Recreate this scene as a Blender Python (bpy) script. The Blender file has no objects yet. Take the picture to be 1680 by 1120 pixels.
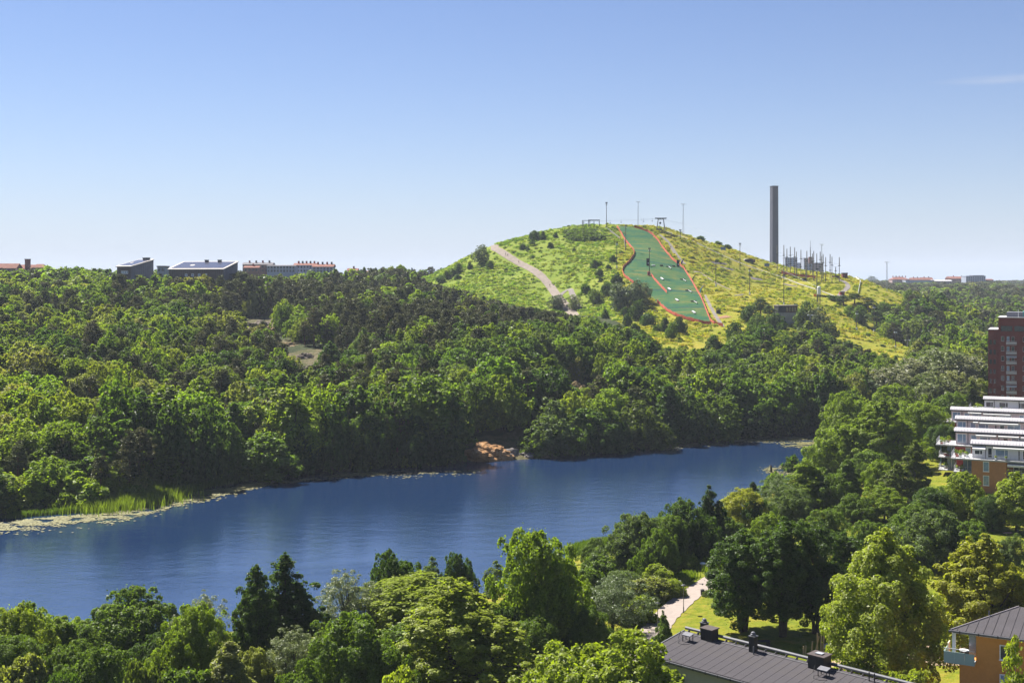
import bpy, bmesh, math, random
import numpy as np
from mathutils import Vector, Matrix

SC = bpy.context.scene
COL = SC.collection
R = math.radians
random.seed(7)
RNG = np.random.default_rng(11)

# ------------------------------------------------------------------ camera, light, sky
F, CX, HY, CAMZ = 2028.0, 840.0, 458.0, 50.0       # focal length in photo pixels, centre column, horizon row, eye height
cam_d = bpy.data.cameras.new('camera')
cam = bpy.data.objects.new('camera', cam_d)
COL.objects.link(cam)
cam.location = (0, 0, CAMZ)
cam.rotation_euler = (R(90), 0, 0)
cam_d.sensor_width = 36
cam_d.lens = 36 * F / 1680
cam_d.shift_y = -(560 - HY) / 1680
cam_d.clip_start = 0.5
cam_d.clip_end = 30000
SC.camera = cam

SUN_EL, SUN_AZ = R(52), R(-43)                       # azimuth measured clockwise from the view direction (+Y)
world = bpy.data.worlds.new('World')
SC.world = world
world.use_nodes = True
wn = world.node_tree
wn.nodes.clear()
sky = wn.nodes.new('ShaderNodeTexSky')
sky.sky_type = 'NISHITA'
sky.sun_disc = False
sky.sun_elevation = SUN_EL
sky.sun_rotation = SUN_AZ
sky.altitude = 50
sky.air_density = 1.0
sky.dust_density = 0.0
sky.ozone_density = 2.6
bg = wn.nodes.new('ShaderNodeBackground')
bg.inputs['Strength'].default_value = 0.05
wo = wn.nodes.new('ShaderNodeOutputWorld')
# a little less cyan than the clear model, and the pale summer haze that lies along the whole horizon
tint = wn.nodes.new('ShaderNodeMix'); tint.data_type = 'RGBA'; tint.blend_type = 'MULTIPLY'
tint.inputs[0].default_value = 1.0
tint.inputs[7].default_value = (0.70, 0.69, 0.83, 1)
wn.links.new(sky.outputs[0], tint.inputs[6])
geo_w = wn.nodes.new('ShaderNodeTexCoord')
sep_w = wn.nodes.new('ShaderNodeSeparateXYZ')
wn.links.new(geo_w.outputs['Generated'], sep_w.inputs[0])
el_w = wn.nodes.new('ShaderNodeMath'); el_w.operation = 'ABSOLUTE'
wn.links.new(sep_w.outputs['Z'], el_w.inputs[0])
ex_w = wn.nodes.new('ShaderNodeMath'); ex_w.operation = 'MULTIPLY'; ex_w.inputs[1].default_value = -1 / 0.06
wn.links.new(el_w.outputs[0], ex_w.inputs[0])
pw_w = wn.nodes.new('ShaderNodeMath'); pw_w.operation = 'EXPONENT'
wn.links.new(ex_w.outputs[0], pw_w.inputs[0])
band = wn.nodes.new('ShaderNodeMix'); band.data_type = 'RGBA'
band.inputs[7].default_value = (3.95, 4.75, 6.1, 1)
wn.links.new(pw_w.outputs[0], band.inputs[0])
wn.links.new(tint.outputs[2], band.inputs[6])
# one faint wisp of high cloud low in the sky
wis = wn.nodes.new('ShaderNodeVectorMath'); wis.operation = 'SUBTRACT'
wn.links.new(geo_w.outputs['Generated'], wis.inputs[0])
wis.inputs[1].default_value = (0.372, 0.915, 0.1485)
wsc = wn.nodes.new('ShaderNodeMapping')
wsc.inputs['Rotation'].default_value = (0, R(5), 0)
wsc.inputs['Scale'].default_value = (22, 8, 330)
wn.links.new(wis.outputs[0], wsc.inputs['Vector'])
wl = wn.nodes.new('ShaderNodeVectorMath'); wl.operation = 'LENGTH'
wn.links.new(wsc.outputs[0], wl.inputs[0])
wno = wn.nodes.new('ShaderNodeTexNoise'); wno.inputs['Scale'].default_value = 1.6; wno.inputs['Detail'].default_value = 6
wn.links.new(wsc.outputs[0], wno.inputs['Vector'])
wa = wn.nodes.new('ShaderNodeMath'); wa.operation = 'SUBTRACT'; wa.use_clamp = True
wa.inputs[0].default_value = 1.35
wn.links.new(wl.outputs['Value'], wa.inputs[1])
wm = wn.nodes.new('ShaderNodeMath'); wm.operation = 'MULTIPLY'
wn.links.new(wa.outputs[0], wm.inputs[0]); wn.links.new(wno.outputs['Fac'], wm.inputs[1])
wk = wn.nodes.new('ShaderNodeMath'); wk.operation = 'MULTIPLY'; wk.inputs[1].default_value = 0.55
wn.links.new(wm.outputs[0], wk.inputs[0])
cl = wn.nodes.new('ShaderNodeMix'); cl.data_type = 'RGBA'
cl.inputs[7].default_value = (4.6, 5.0, 5.9, 1)
wn.links.new(wk.outputs[0], cl.inputs[0])
wn.links.new(band.outputs[2], cl.inputs[6])
wn.links.new(cl.outputs[2], bg.inputs['Color'])
wn.links.new(bg.outputs[0], wo.inputs['Surface'])

sun_d = bpy.data.lights.new('sun', 'SUN')
sun_d.energy = 5.0
sun_d.angle = R(0.53)
sun_d.color = (1.0, 0.95, 0.87)
sun = bpy.data.objects.new('sun', sun_d)
COL.objects.link(sun)
to_sun = Vector((math.sin(SUN_AZ) * math.cos(SUN_EL), math.cos(SUN_AZ) * math.cos(SUN_EL), math.sin(SUN_EL)))
sun.rotation_euler = (-to_sun).to_track_quat('-Z', 'Y').to_euler()
sun.location = to_sun * 500

SC.view_settings.view_transform = 'Standard'
SC.view_settings.look = 'None'
SC.view_settings.gamma = 1
SC.view_settings.use_curve_mapping = False
SC.view_settings.exposure = 1.45
SC.render.engine = 'CYCLES'
SC.cycles.max_bounces = 9
SC.cycles.diffuse_bounces = 6
SC.cycles.glossy_bounces = 3
SC.cycles.transmission_bounces = 6
SC.cycles.volume_bounces = 0
SC.cycles.transparent_max_bounces = 4
SC.cycles.use_denoising = True
SC.cycles.denoiser = 'OPENIMAGEDENOISE'
SC.cycles.denoising_input_passes = 'RGB_ALBEDO_NORMAL'
SC.cycles.denoising_prefilter = 'ACCURATE'
SC.cycles.caustics_reflective = False
SC.cycles.caustics_refractive = False

# ------------------------------------------------------------------ materials
def new_mat(name):
    m = bpy.data.materials.new(name)
    m.use_nodes = True
    nt = m.node_tree
    nt.nodes.clear()
    out = nt.nodes.new('ShaderNodeOutputMaterial')
    return m, nt, out

def N(nt, typ, **kw):
    n = nt.nodes.new(typ)
    for k, v in kw.items():
        if k.startswith('i_'):
            n.inputs[k[2:].replace('_', ' ')].default_value = v
        else:
            setattr(n, k, v)
    return n

def ramp(nt, fac, stops):
    r = nt.nodes.new('ShaderNodeValToRGB')
    el = r.color_ramp.elements
    while len(el) < len(stops):
        el.new(0.5)
    for e, (p, c) in zip(el, stops):
        e.position = p
        e.color = (*c, 1) if len(c) == 3 else c
    nt.links.new(fac, r.inputs[0])
    return r.outputs[0]

def noise(nt, scale, detail=4, rough=0.6, coord='Object', vec=None, dist=0.0):
    n = nt.nodes.new('ShaderNodeTexNoise')
    n.inputs['Scale'].default_value = scale
    n.inputs['Detail'].default_value = detail
    n.inputs['Roughness'].default_value = rough
    n.inputs['Distortion'].default_value = dist
    if vec is None:
        tc = nt.nodes.new('ShaderNodeTexCoord')
        vec = tc.outputs[coord]
    nt.links.new(vec, n.inputs['Vector'])
    return n.outputs['Fac']

def mixc(nt, fac, a, b, mode='MIX'):
    m = nt.nodes.new('ShaderNodeMix')
    m.data_type = 'RGBA'
    m.blend_type = mode
    for s, v in ((m.inputs[0], fac), (m.inputs[6], a), (m.inputs[7], b)):
        if hasattr(v, 'is_linked') or hasattr(v, 'links'):
            nt.links.new(v, s)
        elif isinstance(v, (int, float)):
            s.default_value = v
        else:
            s.default_value = (*v, 1)
    return m.outputs[2]

def mth(nt, op, a, b=None, c=None):
    m = nt.nodes.new('ShaderNodeMath')
    m.operation = op
    for s, v in zip(m.inputs, (a, b, c)):
        if v is None:
            continue
        if isinstance(v, (int, float)):
            s.default_value = v
        else:
            nt.links.new(v, s)
    return m.outputs[0]

def plain(name, col, rough=0.7, var=0.25, scale=2.0, metal=0.0, spec=0.3, bump=0.0, bscale=20.0, coord='Object', stain=None):
    """Principled paint, stone or metal with two scales of tone variation and optional relief."""
    m, nt, out = new_mat(name)
    p = nt.nodes.new('ShaderNodeBsdfPrincipled')
    a = noise(nt, scale, 5, 0.65, coord)
    b = noise(nt, scale * 9, 3, 0.6, coord)
    f = mth(nt, 'ADD', mth(nt, 'MULTIPLY', a, 0.65), mth(nt, 'MULTIPLY', b, 0.35))
    lo = tuple(x * (1 - var) for x in col)
    hi = tuple(min(1, x * (1 + var)) for x in col)
    c = ramp(nt, f, [(0.3, lo), (0.7, hi)])
    if stain:
        s = noise(nt, scale * 0.45, 6, 0.7, coord, dist=0.6)
        c = mixc(nt, ramp(nt, s, [(0.52, (0, 0, 0)), (0.68, (1, 1, 1))]), c, stain)
    nt.links.new(c, p.inputs['Base Color'])
    p.inputs['Roughness'].default_value = rough
    p.inputs['Metallic'].default_value = metal
    p.inputs['Specular IOR Level'].default_value = spec
    if bump:
        bn = nt.nodes.new('ShaderNodeBump')
        bn.inputs['Strength'].default_value = bump
        bn.inputs['Distance'].default_value = 0.05
        nt.links.new(noise(nt, bscale, 4, 0.6, coord), bn.inputs['Height'])
        nt.links.new(bn.outputs[0], p.inputs['Normal'])
    nt.links.new(p.outputs[0], out.inputs['Surface'])
    return m

def leaf_mat(name, trans=0.38, gloss=0.05, spread=0.5, tcol=(1.25, 1.25, 0.5)):
    """Leaves: each tree's own tint, every leaf face a little different, light passing through."""
    m, nt, out = new_mat(name)
    at = N(nt, 'ShaderNodeAttribute', attribute_type='INSTANCER', attribute_name='tint')
    geo = nt.nodes.new('ShaderNodeNewGeometry')
    v = mth(nt, 'MULTIPLY_ADD', geo.outputs['Random Per Island'], spread, 1 - spread * 0.5)
    col = mixc(nt, 1.0, at.outputs['Color'], v, 'MULTIPLY')
    comb = nt.nodes.new('ShaderNodeCombineColor')
    for i in range(3):
        nt.links.new(v, comb.inputs[i])
    col = mixc(nt, 1.0, at.outputs['Color'], comb.outputs[0], 'MULTIPLY')
    d = nt.nodes.new('ShaderNodeBsdfDiffuse')
    t = nt.nodes.new('ShaderNodeBsdfTranslucent')
    g = nt.nodes.new('ShaderNodeBsdfGlossy')
    g.inputs['Roughness'].default_value = 0.45
    g.inputs['Color'].default_value = (1, 1, 1, 1)
    nt.links.new(col, d.inputs['Color'])
    nt.links.new(mixc(nt, 1.0, col, tcol, 'MULTIPLY'), t.inputs['Color'])
    m1 = nt.nodes.new('ShaderNodeMixShader')
    m1.inputs[0].default_value = trans
    nt.links.new(d.outputs[0], m1.inputs[1])
    nt.links.new(t.outputs[0], m1.inputs[2])
    m2 = nt.nodes.new('ShaderNodeMixShader')
    m2.inputs[0].default_value = gloss
    nt.links.new(m1.outputs[0], m2.inputs[1])
    nt.links.new(g.outputs[0], m2.inputs[2])
    nt.links.new(m2.outputs[0], out.inputs['Surface'])
    return m

# ------------------------------------------------------------------ object helpers
def link(o, parent=None):
    COL.objects.link(o)
    if parent is not None:
        o.parent = parent
    return o

def tag(o, label=None, cat=None, group=None, kind=None):
    if label: o['label'] = label
    if cat: o['category'] = cat
    if group: o['group'] = group
    if kind: o['kind'] = kind
    return o

def empty(name, loc=(0, 0, 0), rz=0.0, label=None, cat=None, group=None):
    o = bpy.data.objects.new(name, None)
    o.empty_display_size = 0.5
    o.location = loc
    o.rotation_euler = (0, 0, rz)
    COL.objects.link(o)
    return tag(o, label, cat, group)

def mesh_np(name, verts, quads=None, tris=None, mats=None, mat_idx=None, smooth=False):
    """A mesh straight from numpy arrays."""
    verts = np.asarray(verts, dtype=np.float32)
    me = bpy.data.meshes.new(name)
    nq = 0 if quads is None else len(quads)
    ntr = 0 if tris is None else len(tris)
    me.vertices.add(len(verts))
    me.vertices.foreach_set('co', verts.ravel())
    loops = []
    if nq: loops.append(np.asarray(quads, dtype=np.int32).ravel())
    if ntr: loops.append(np.asarray(tris, dtype=np.int32).ravel())
    loops = np.concatenate(loops) if loops else np.zeros(0, np.int32)
    me.loops.add(len(loops))
    me.loops.foreach_set('vertex_index', loops)
    me.polygons.add(nq + ntr)
    starts = np.concatenate([np.arange(nq, dtype=np.int32) * 4, nq * 4 + np.arange(ntr, dtype=np.int32) * 3])
    me.polygons.foreach_set('loop_start', starts)
    for m in mats or []:
        me.materials.append(m)
    if mat_idx is not None:
        me.polygons.foreach_set('material_index', np.asarray(mat_idx, dtype=np.int32))
    if smooth:
        me.polygons.foreach_set('use_smooth', np.ones(nq + ntr, dtype=bool))
    me.update(calc_edges=True)
    return me

class MB:
    """Collects boxes, bars, tubes and plates; build() links them as one mesh object."""
    def __init__(self):
        self.v, self.f = [], []
    def add(self, vs, fs):
        b = len(self.v)
        self.v += [tuple(p) for p in vs]
        self.f += [tuple(i + b for i in f) for f in fs]
        return self
    def hexa(self, p):            # eight points: bottom four ccw, then top four
        return self.add(p, [(3, 2, 1, 0), (4, 5, 6, 7), (0, 1, 5, 4), (1, 2, 6, 5), (2, 3, 7, 6), (3, 0, 4, 7)])
    def box(self, c, s, rz=0.0):
        x, y, z = s[0] / 2, s[1] / 2, s[2] / 2
        cs, sn = math.cos(rz), math.sin(rz)
        q = [(-x, -y), (x, -y), (x, y), (-x, y)]
        q = [(c[0] + a * cs - b * sn, c[1] + a * sn + b * cs) for a, b in q]
        return self.hexa([(a, b, c[2] - z) for a, b in q] + [(a, b, c[2] + z) for a, b in q])
    def span(self, lo, hi):
        return self.box([(a + b) / 2 for a, b in zip(lo, hi)], [b - a for a, b in zip(lo, hi)])
    def tube(self, a, b, r0, r1=None, n=8, caps=True):
        a, b = Vector(a), Vector(b)
        r1 = r0 if r1 is None else r1
        d = (b - a).normalized()
        u = d.orthogonal().normalized()
        w = d.cross(u)
        vs = []
        for p, r in ((a, r0), (b, r1)):
            for k in range(n):
                t = 2 * math.pi * k / n
                vs.append(p + (u * math.cos(t) + w * math.sin(t)) * r)
        fs = [(k, (k + 1) % n, n + (k + 1) % n, n + k) for k in range(n)]
        if caps:
            fs += [tuple(range(n - 1, -1, -1)), tuple(range(n, 2 * n))]
        return self.add(vs, fs)
    def path(self, pts, r, n=6):
        for a, b in zip(pts[:-1], pts[1:]):
            self.tube(a, b, r, r, n)
        return self
    def lathe(self, c, prof, n=12):
        vs = []
        for r, z in prof:
            for k in range(n):
                t = 2 * math.pi * k / n
                vs.append((c[0] + r * math.cos(t), c[1] + r * math.sin(t), c[2] + z))
        fs = []
        for j in range(len(prof) - 1):
            for k in range(n):
                fs.append((j * n + k, j * n + (k + 1) % n, (j + 1) * n + (k + 1) % n, (j + 1) * n + k))
        fs += [tuple(range(n - 1, -1, -1)), tuple(range((len(prof) - 1) * n, len(prof) * n))]
        return self.add(vs, fs)
    def prism(self, poly, lo, hi):   # polygon in xy, ccw, extruded in z
        n = len(poly)
        vs = [(x, y, lo) for x, y in poly] + [(x, y, hi) for x, y in poly]
        fs = [tuple(range(n - 1, -1, -1)), tuple(range(n, 2 * n))]
        fs += [(k, (k + 1) % n, n + (k + 1) % n, n + k) for k in range(n)]
        return self.add(vs, fs)
    def mesh(self, name, mat, bevel=0.0):
        me = bpy.data.meshes.new(name)
        me.from_pydata(self.v, [], self.f)
        if bevel:
            bm = bmesh.new()
            bm.from_mesh(me)
            bmesh.ops.bevel(bm, geom=list(bm.edges), offset=bevel, segments=1, affect='EDGES', clamp_overlap=True)
            bm.to_mesh(me)
            bm.free()
        me.materials.append(mat)
        me.update()
        return me
    def build(self, name, mat, parent=None, bevel=0.0, loc=None, rz=None):
        o = bpy.data.objects.new(name, self.mesh(name, mat, bevel))
        link(o, parent)
        if loc is not None: o.location = loc
        if rz is not None: o.rotation_euler = (0, 0, rz)
        return o

def shared(name, me, parent, loc=(0, 0, 0), rz=0.0, scale=None):
    o = bpy.data.objects.new(name, me)
    link(o, parent)
    o.location = loc
    o.rotation_euler = (0, 0, rz)
    if scale is not None: o.scale = scale
    return o

def copy_tree(o, parent=None):
    c = o.copy()
    COL.objects.link(c)
    if parent is not None:
        c.parent = parent
        c.matrix_parent_inverse = o.matrix_parent_inverse.copy()
    for ch in list(o.children):
        copy_tree(ch, c)
    return c

# ------------------------------------------------------------------ terrain
def XY(px, d):
    return ((px - CX) / F * d, d)

def smooth(a, b, x):
    t = np.clip((x - a) / (b - a), 0, 1)
    return t * t * (3 - 2 * t)

def row_d(y, z=0.0):               # distance at which height z shows at photo row y
    return (CAMZ - z) * F / (y - HY)

# (photo column, distance, ground height)
CTRL = []
far_shore = [(-500, 235), (-200, 248), (0, 259), (150, 267), (270, 284), (380, 301), (500, 317), (620, 325), (760, 336), (890, 347), (960, 350),
             (1040, 360), (1090, 376), (1160, 387), (1250, 393), (1330, 402)]
near_shore = [(1345, 385), (1322, 345), (1300, 312), (1250, 280), (1180, 257), (1090, 240), (990, 230), (940, 224), (860, 207), (760, 194), (600, 184),
              (400, 175), (0, 164), (-500, 150)]
for px, d in far_shore + near_shore:
    CTRL.append((px, d, 0.8))
for px in (-700, -300, 0, 200):
    CTRL += [(px, 300, 4), (px, 350, 9), (px, 420, 16), (px, 500, 24), (px, 600, 32.5), (px, 700, 37), (px, 850, 40), (px, 1100, 38), (px, 1600, 36)]
for px in (400, 560):
    CTRL += [(px, 345, 4), (px, 400, 10), (px, 480, 19), (px, 560, 26.5), (px, 650, 32), (px, 760, 36.5), (px, 900, 38), (px, 1100, 37), (px, 1600, 36)]
CTRL += [(700, 375, 6), (700, 420, 13), (700, 480, 20), (700, 560, 26), (700, 650, 32), (700, 740, 38), (700, 1000, 37), (700, 1600, 36)]
CTRL += [(830, 352, 4), (820, 400, 11), (820, 470, 19), (820, 550, 25), (820, 640, 31)]
CTRL += [(930, 390, 8), (930, 450, 15), (940, 520, 21), (940, 600, 27)]
CTRL += [(1040, 400, 5), (1050, 460, 11), (1060, 530, 19), (1160, 430, 4), (1160, 490, 11), (1160, 555, 20), (1260, 440, 5), (1270, 500, 10), (1280, 570, 18)]
CTRL += [(1380, 440, 6), (1380, 520, 10), (1390, 580, 15), (1480, 450, 6), (1480, 530, 9), (1600, 420, 5), (1600, 520, 8), (1720, 400, 5), (1720, 520, 9), (2000, 500, 9)]
def sil(px, y, d, lower=0.0):
    return (px, d, CAMZ + (HY - y) * d / F - lower)
CTRL += [sil(690, 458, 830, 4), sil(740, 437, 830, 3), sil(800, 405, 840), sil(870, 384, 850), sil(920, 375, 850), sil(1000, 372.5, 855), sil(1090, 376, 860),
         sil(1140, 392, 870), sil(1200, 408, 870), sil(1290, 440, 860), sil(1400, 457, 840), sil(1480, 488, 800), (1540, 770, 26)]
CTRL += [(950, 872, 84.8), (1000, 874, 84.6), (1050, 874, 84.0), (960, 852, 85.9)]
CTRL += [(1040, 856, 85.2), sil(1075, 415, 790), sil(1100, 460, 715), sil(1130, 500, 660), sil(1163, 532, 620)]
CTRL += [sil(860, 432, 790), sil(910, 470, 740), sil(940, 512, 690), sil(760, 490, 740), sil(960, 420, 780), sil(1000, 460, 710), sil(830, 470, 745), sil(1010, 400, 815)]
CTRL += [sil(1230, 470, 770), sil(1290, 500, 700), sil(1350, 521, 660), sil(1400, 545, 630), sil(1485, 580, 600), sil(1180, 450, 775), sil(1280, 462, 805), sil(1380, 480, 765), sil(1440, 500, 735)]
CTRL += [(800, 910, 60), (900, 920, 70), (1000, 930, 72), (1100, 935, 70), (1200, 940, 58), (1300, 930, 46), (1400, 920, 38), (1500, 880, 24), (900, 1040, 44), (1100, 1050, 42), (1300, 1050, 32)]
CTRL += [(1500, 680, 14), (1600, 620, 10), (1600, 760, 13), (1700, 700, 12), (1500, 960, 18), (1650, 900, 16), (1650, 1150, 24), (1450, 1150, 26), (1900, 900, 16), (1900, 1300, 26)]
CTRL += [(900, 1600, 34), (1200, 1600, 32), (1500, 1600, 30), (1800, 1700, 30), (100, 2400, 36), (600, 2400, 36), (1100, 2400, 33), (1600, 2400, 32)]
CTRL += [(1400, 330, 3), (1450, 290, 3), (1560, 300, 4), (1600, 265, 4.2), (1750, 300, 4.5), (1900, 350, 5), (1300, 260, 2.4), (1200, 225, 2.2), (1400, 220, 3), (1640, 230, 3.6),
         (1150, 180, 2.4), (1300, 150, 2.8), (1500, 140, 3.2), (1700, 140, 4), (1900, 140, 4.5), (1100, 120, 3), (840, 130, 2.4), (500, 130, 2.2), (100, 130, 2), (-300, 130, 2),
         (840, 60, 3), (0, 60, 3), (1700, 60, 4), (2200, 240, 5)]

cp = np.array([(*XY(px, d), z) for px, d, z in CTRL])
def _tps(r2):
    return 0.5 * r2 * np.log(r2 + 1e-9)
S_ = 300.0
_pts = cp[:, :2] / S_
_K = _tps(((_pts[:, None] - _pts[None]) ** 2).sum(-1)) + np.eye(len(_pts)) * 2e-4
_Pm = np.c_[np.ones(len(_pts)), _pts]
_A = np.block([[_K, _Pm], [_Pm.T, np.zeros((3, 3))]])
_w = np.linalg.solve(_A, np.r_[cp[:, 2], 0, 0, 0])

LAKE = np.array([XY(*p) for p in far_shore + near_shore])

def inside(poly, x, y):
    poly = np.asarray(poly)
    c = np.zeros(np.shape(x), bool)
    j = len(poly) - 1
    for i in range(len(poly)):
        xi, yi = poly[i]
        xj, yj = poly[j]
        hit = ((yi > y) != (yj > y)) & (x < (xj - xi) * (y - yi) / (yj - yi + 1e-12) + xi)
        c ^= hit
        j = i
    return c

def seg_dist(poly, x, y, closed=True):
    best = np.full(np.shape(x), 1e9)
    n = len(poly)
    for i in range(n if closed else n - 1):
        ax, ay = poly[i]
        bx, by = poly[(i + 1) % n]
        dx, dy = bx - ax, by - ay
        t = np.clip(((x - ax) * dx + (y - ay) * dy) / (dx * dx + dy * dy + 1e-12), 0, 1)
        best = np.minimum(best, np.hypot(x - ax - t * dx, y - ay - t * dy))
    return best

def lake_sd(x, y):
    """distance from the shore, negative over the lake, the shore a little ragged"""
    d = seg_dist(LAKE, x, y)
    d = np.where(inside(LAKE, x, y), -d, d)
    return d + 1.6 * np.sin(x * 0.13 + 1.3 * np.sin(y * 0.11)) + 0.9 * np.sin(y * 0.37 + x * 0.29)

def height_raw(x, y):
    x = np.asarray(x, float)
    y = np.asarray(y, float)
    sh = x.shape
    xf, yf = x.ravel(), y.ravel()
    out = np.empty(xf.size)
    for s in range(0, xf.size, 20000):
        q = np.c_[xf[s:s + 20000], yf[s:s + 20000]] / S_
        k = _tps(((q[:, None] - _pts[None]) ** 2).sum(-1))
        out[s:s + 20000] = k @ _w[:-3] + _w[-3] + q @ _w[-2:]
    far = smooth(1700, 2600, np.hypot(xf, yf))
    out = np.clip(out, 0.9, 92) * (1 - far) + 33 * far
    # hillocks of bare rock and small swells in the wood, calm near the eye
    wood = smooth(330, 420, yf)
    out += wood * (0.9 * np.sin(xf * 0.043 + 1.7 * np.sin(yf * 0.021)) + 0.7 * np.sin(yf * 0.057 + xf * 0.031))
    d = lake_sd(xf, yf)
    land = np.clip(out, 0.5, None) * smooth(-2, 26, d) + 0.5 * smooth(0, 4, d)
    z = np.where(d > 0, np.maximum(land, 0.06 + 0.05 * np.clip(d, 0, 4)), np.maximum(-3.5, d * 0.28))
    return z.reshape(sh)

def axis(lo, hi, fine_lo, fine_hi, step, grow):
    a = list(np.arange(fine_lo, fine_hi + 0.1, step))
    s, v = step, fine_hi
    while v < hi:
        s *= grow
        v += s
        a.append(min(v, hi))
    s, v = step, fine_lo
    while v > lo:
        s *= grow
        v -= s
        a.insert(0, max(v, lo))
    return np.array(a)

GX = axis(-6500, 6500, -420, 420, 4.0, 1.12)
GY = axis(-400, 9000, 60, 960, 4.0, 1.10)
MX, MY = np.meshgrid(GX, GY)
GZ = height_raw(MX, MY)

def H(x, y):
    """ground height, read off the same grid the ground mesh has"""
    x = np.asarray(x, float)
    y = np.asarray(y, float)
    i = np.clip(np.searchsorted(GX, x) - 1, 0, len(GX) - 2)
    j = np.clip(np.searchsorted(GY, y) - 1, 0, len(GY) - 2)
    u = (x - GX[i]) / (GX[i + 1] - GX[i])
    v = (y - GY[j]) / (GY[j + 1] - GY[j])
    return (GZ[j, i] * (1 - u) + GZ[j, i + 1] * u) * (1 - v) + (GZ[j + 1, i] * (1 - u) + GZ[j + 1, i + 1] * u) * v

_DS = np.concatenate([np.arange(70, 1000, 0.5), np.arange(1000, 4000, 4)])
def G(px, py, dmin=70):
    """the point of the ground that the photograph shows at pixel (px, py)"""
    x = (px - CX) / F * _DS
    z = CAMZ - (py - HY) / F * _DS
    h = np.maximum(H(x, _DS), 0)
    ok = (h >= z) & (_DS >= dmin)
    k = int(np.argmax(ok)) if ok.any() else len(_DS) - 1
    return Vector((x[k], _DS[k], h[k]))

def PT(px, py, d):
    return Vector(((px - CX) / F * d, d, CAMZ - (py - HY) / F * d))

# where the hill is meadow: (column, distance)
MEADOW = np.array([XY(*p) for p in [(672, 840), (700, 790), (722, 752), (790, 722), (860, 700), (935, 672), (1000, 640), (1040, 600), (1066, 540), (1120, 515), (1180, 530), (1235, 585), (1290, 596),
                                    (1340, 600), (1400, 585), (1470, 560), (1500, 580), (1512, 610), (1440, 660), (1430, 690), (1470, 735), (1490, 800), (1490, 860), (1400, 960), (1200, 1010), (900, 1000), (700, 920)]])
STRIP = np.array([XY(*p) for p in [(1575, 640), (1610, 600), (1640, 640), (1600, 690)]])
NEAR = np.array([XY(*p) for p in near_shore] + [(-900, 140), (-900, -300), (900, -300), (900, 430), XY(1500, 420), XY(1400, 400)])

def md(x, y):
    d = seg_dist(MEADOW, x, y)
    return np.where(inside(MEADOW, x, y), d, -d)

cov = np.zeros((MX.size, 4), np.float32)
mfx, mfy = MX.ravel(), MY.ravel()
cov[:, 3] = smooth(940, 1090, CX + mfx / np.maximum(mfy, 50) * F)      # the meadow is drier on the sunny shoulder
cov[:, 0] = smooth(-5, 5, md(mfx, mfy))
near_in = inside(NEAR, mfx, mfy)
cov[:, 1] = near_in
ROCKS = [(430, 531, 20), (505, 592, 19), (945, 645, 12), (800, 743, 10), (862, 738, 10), (396, 548, 9), (520, 608, 8), (470, 563, 9)]
for px, py, rad in ROCKS:
    g = G(px, py)
    dd = np.hypot(mfx - g.x, (mfy - g.y) * 0.6)
    cov[:, 2] = np.maximum(cov[:, 2], 1 - smooth(rad * 0.5, rad, dd))

nx, ny = len(GX), len(GY)
ii = np.arange(nx * ny).reshape(ny, nx)
quads = np.stack([ii[:-1, :-1], ii[:-1, 1:], ii[1:, 1:], ii[1:, :-1]], -1).reshape(-1, 4)

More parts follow.
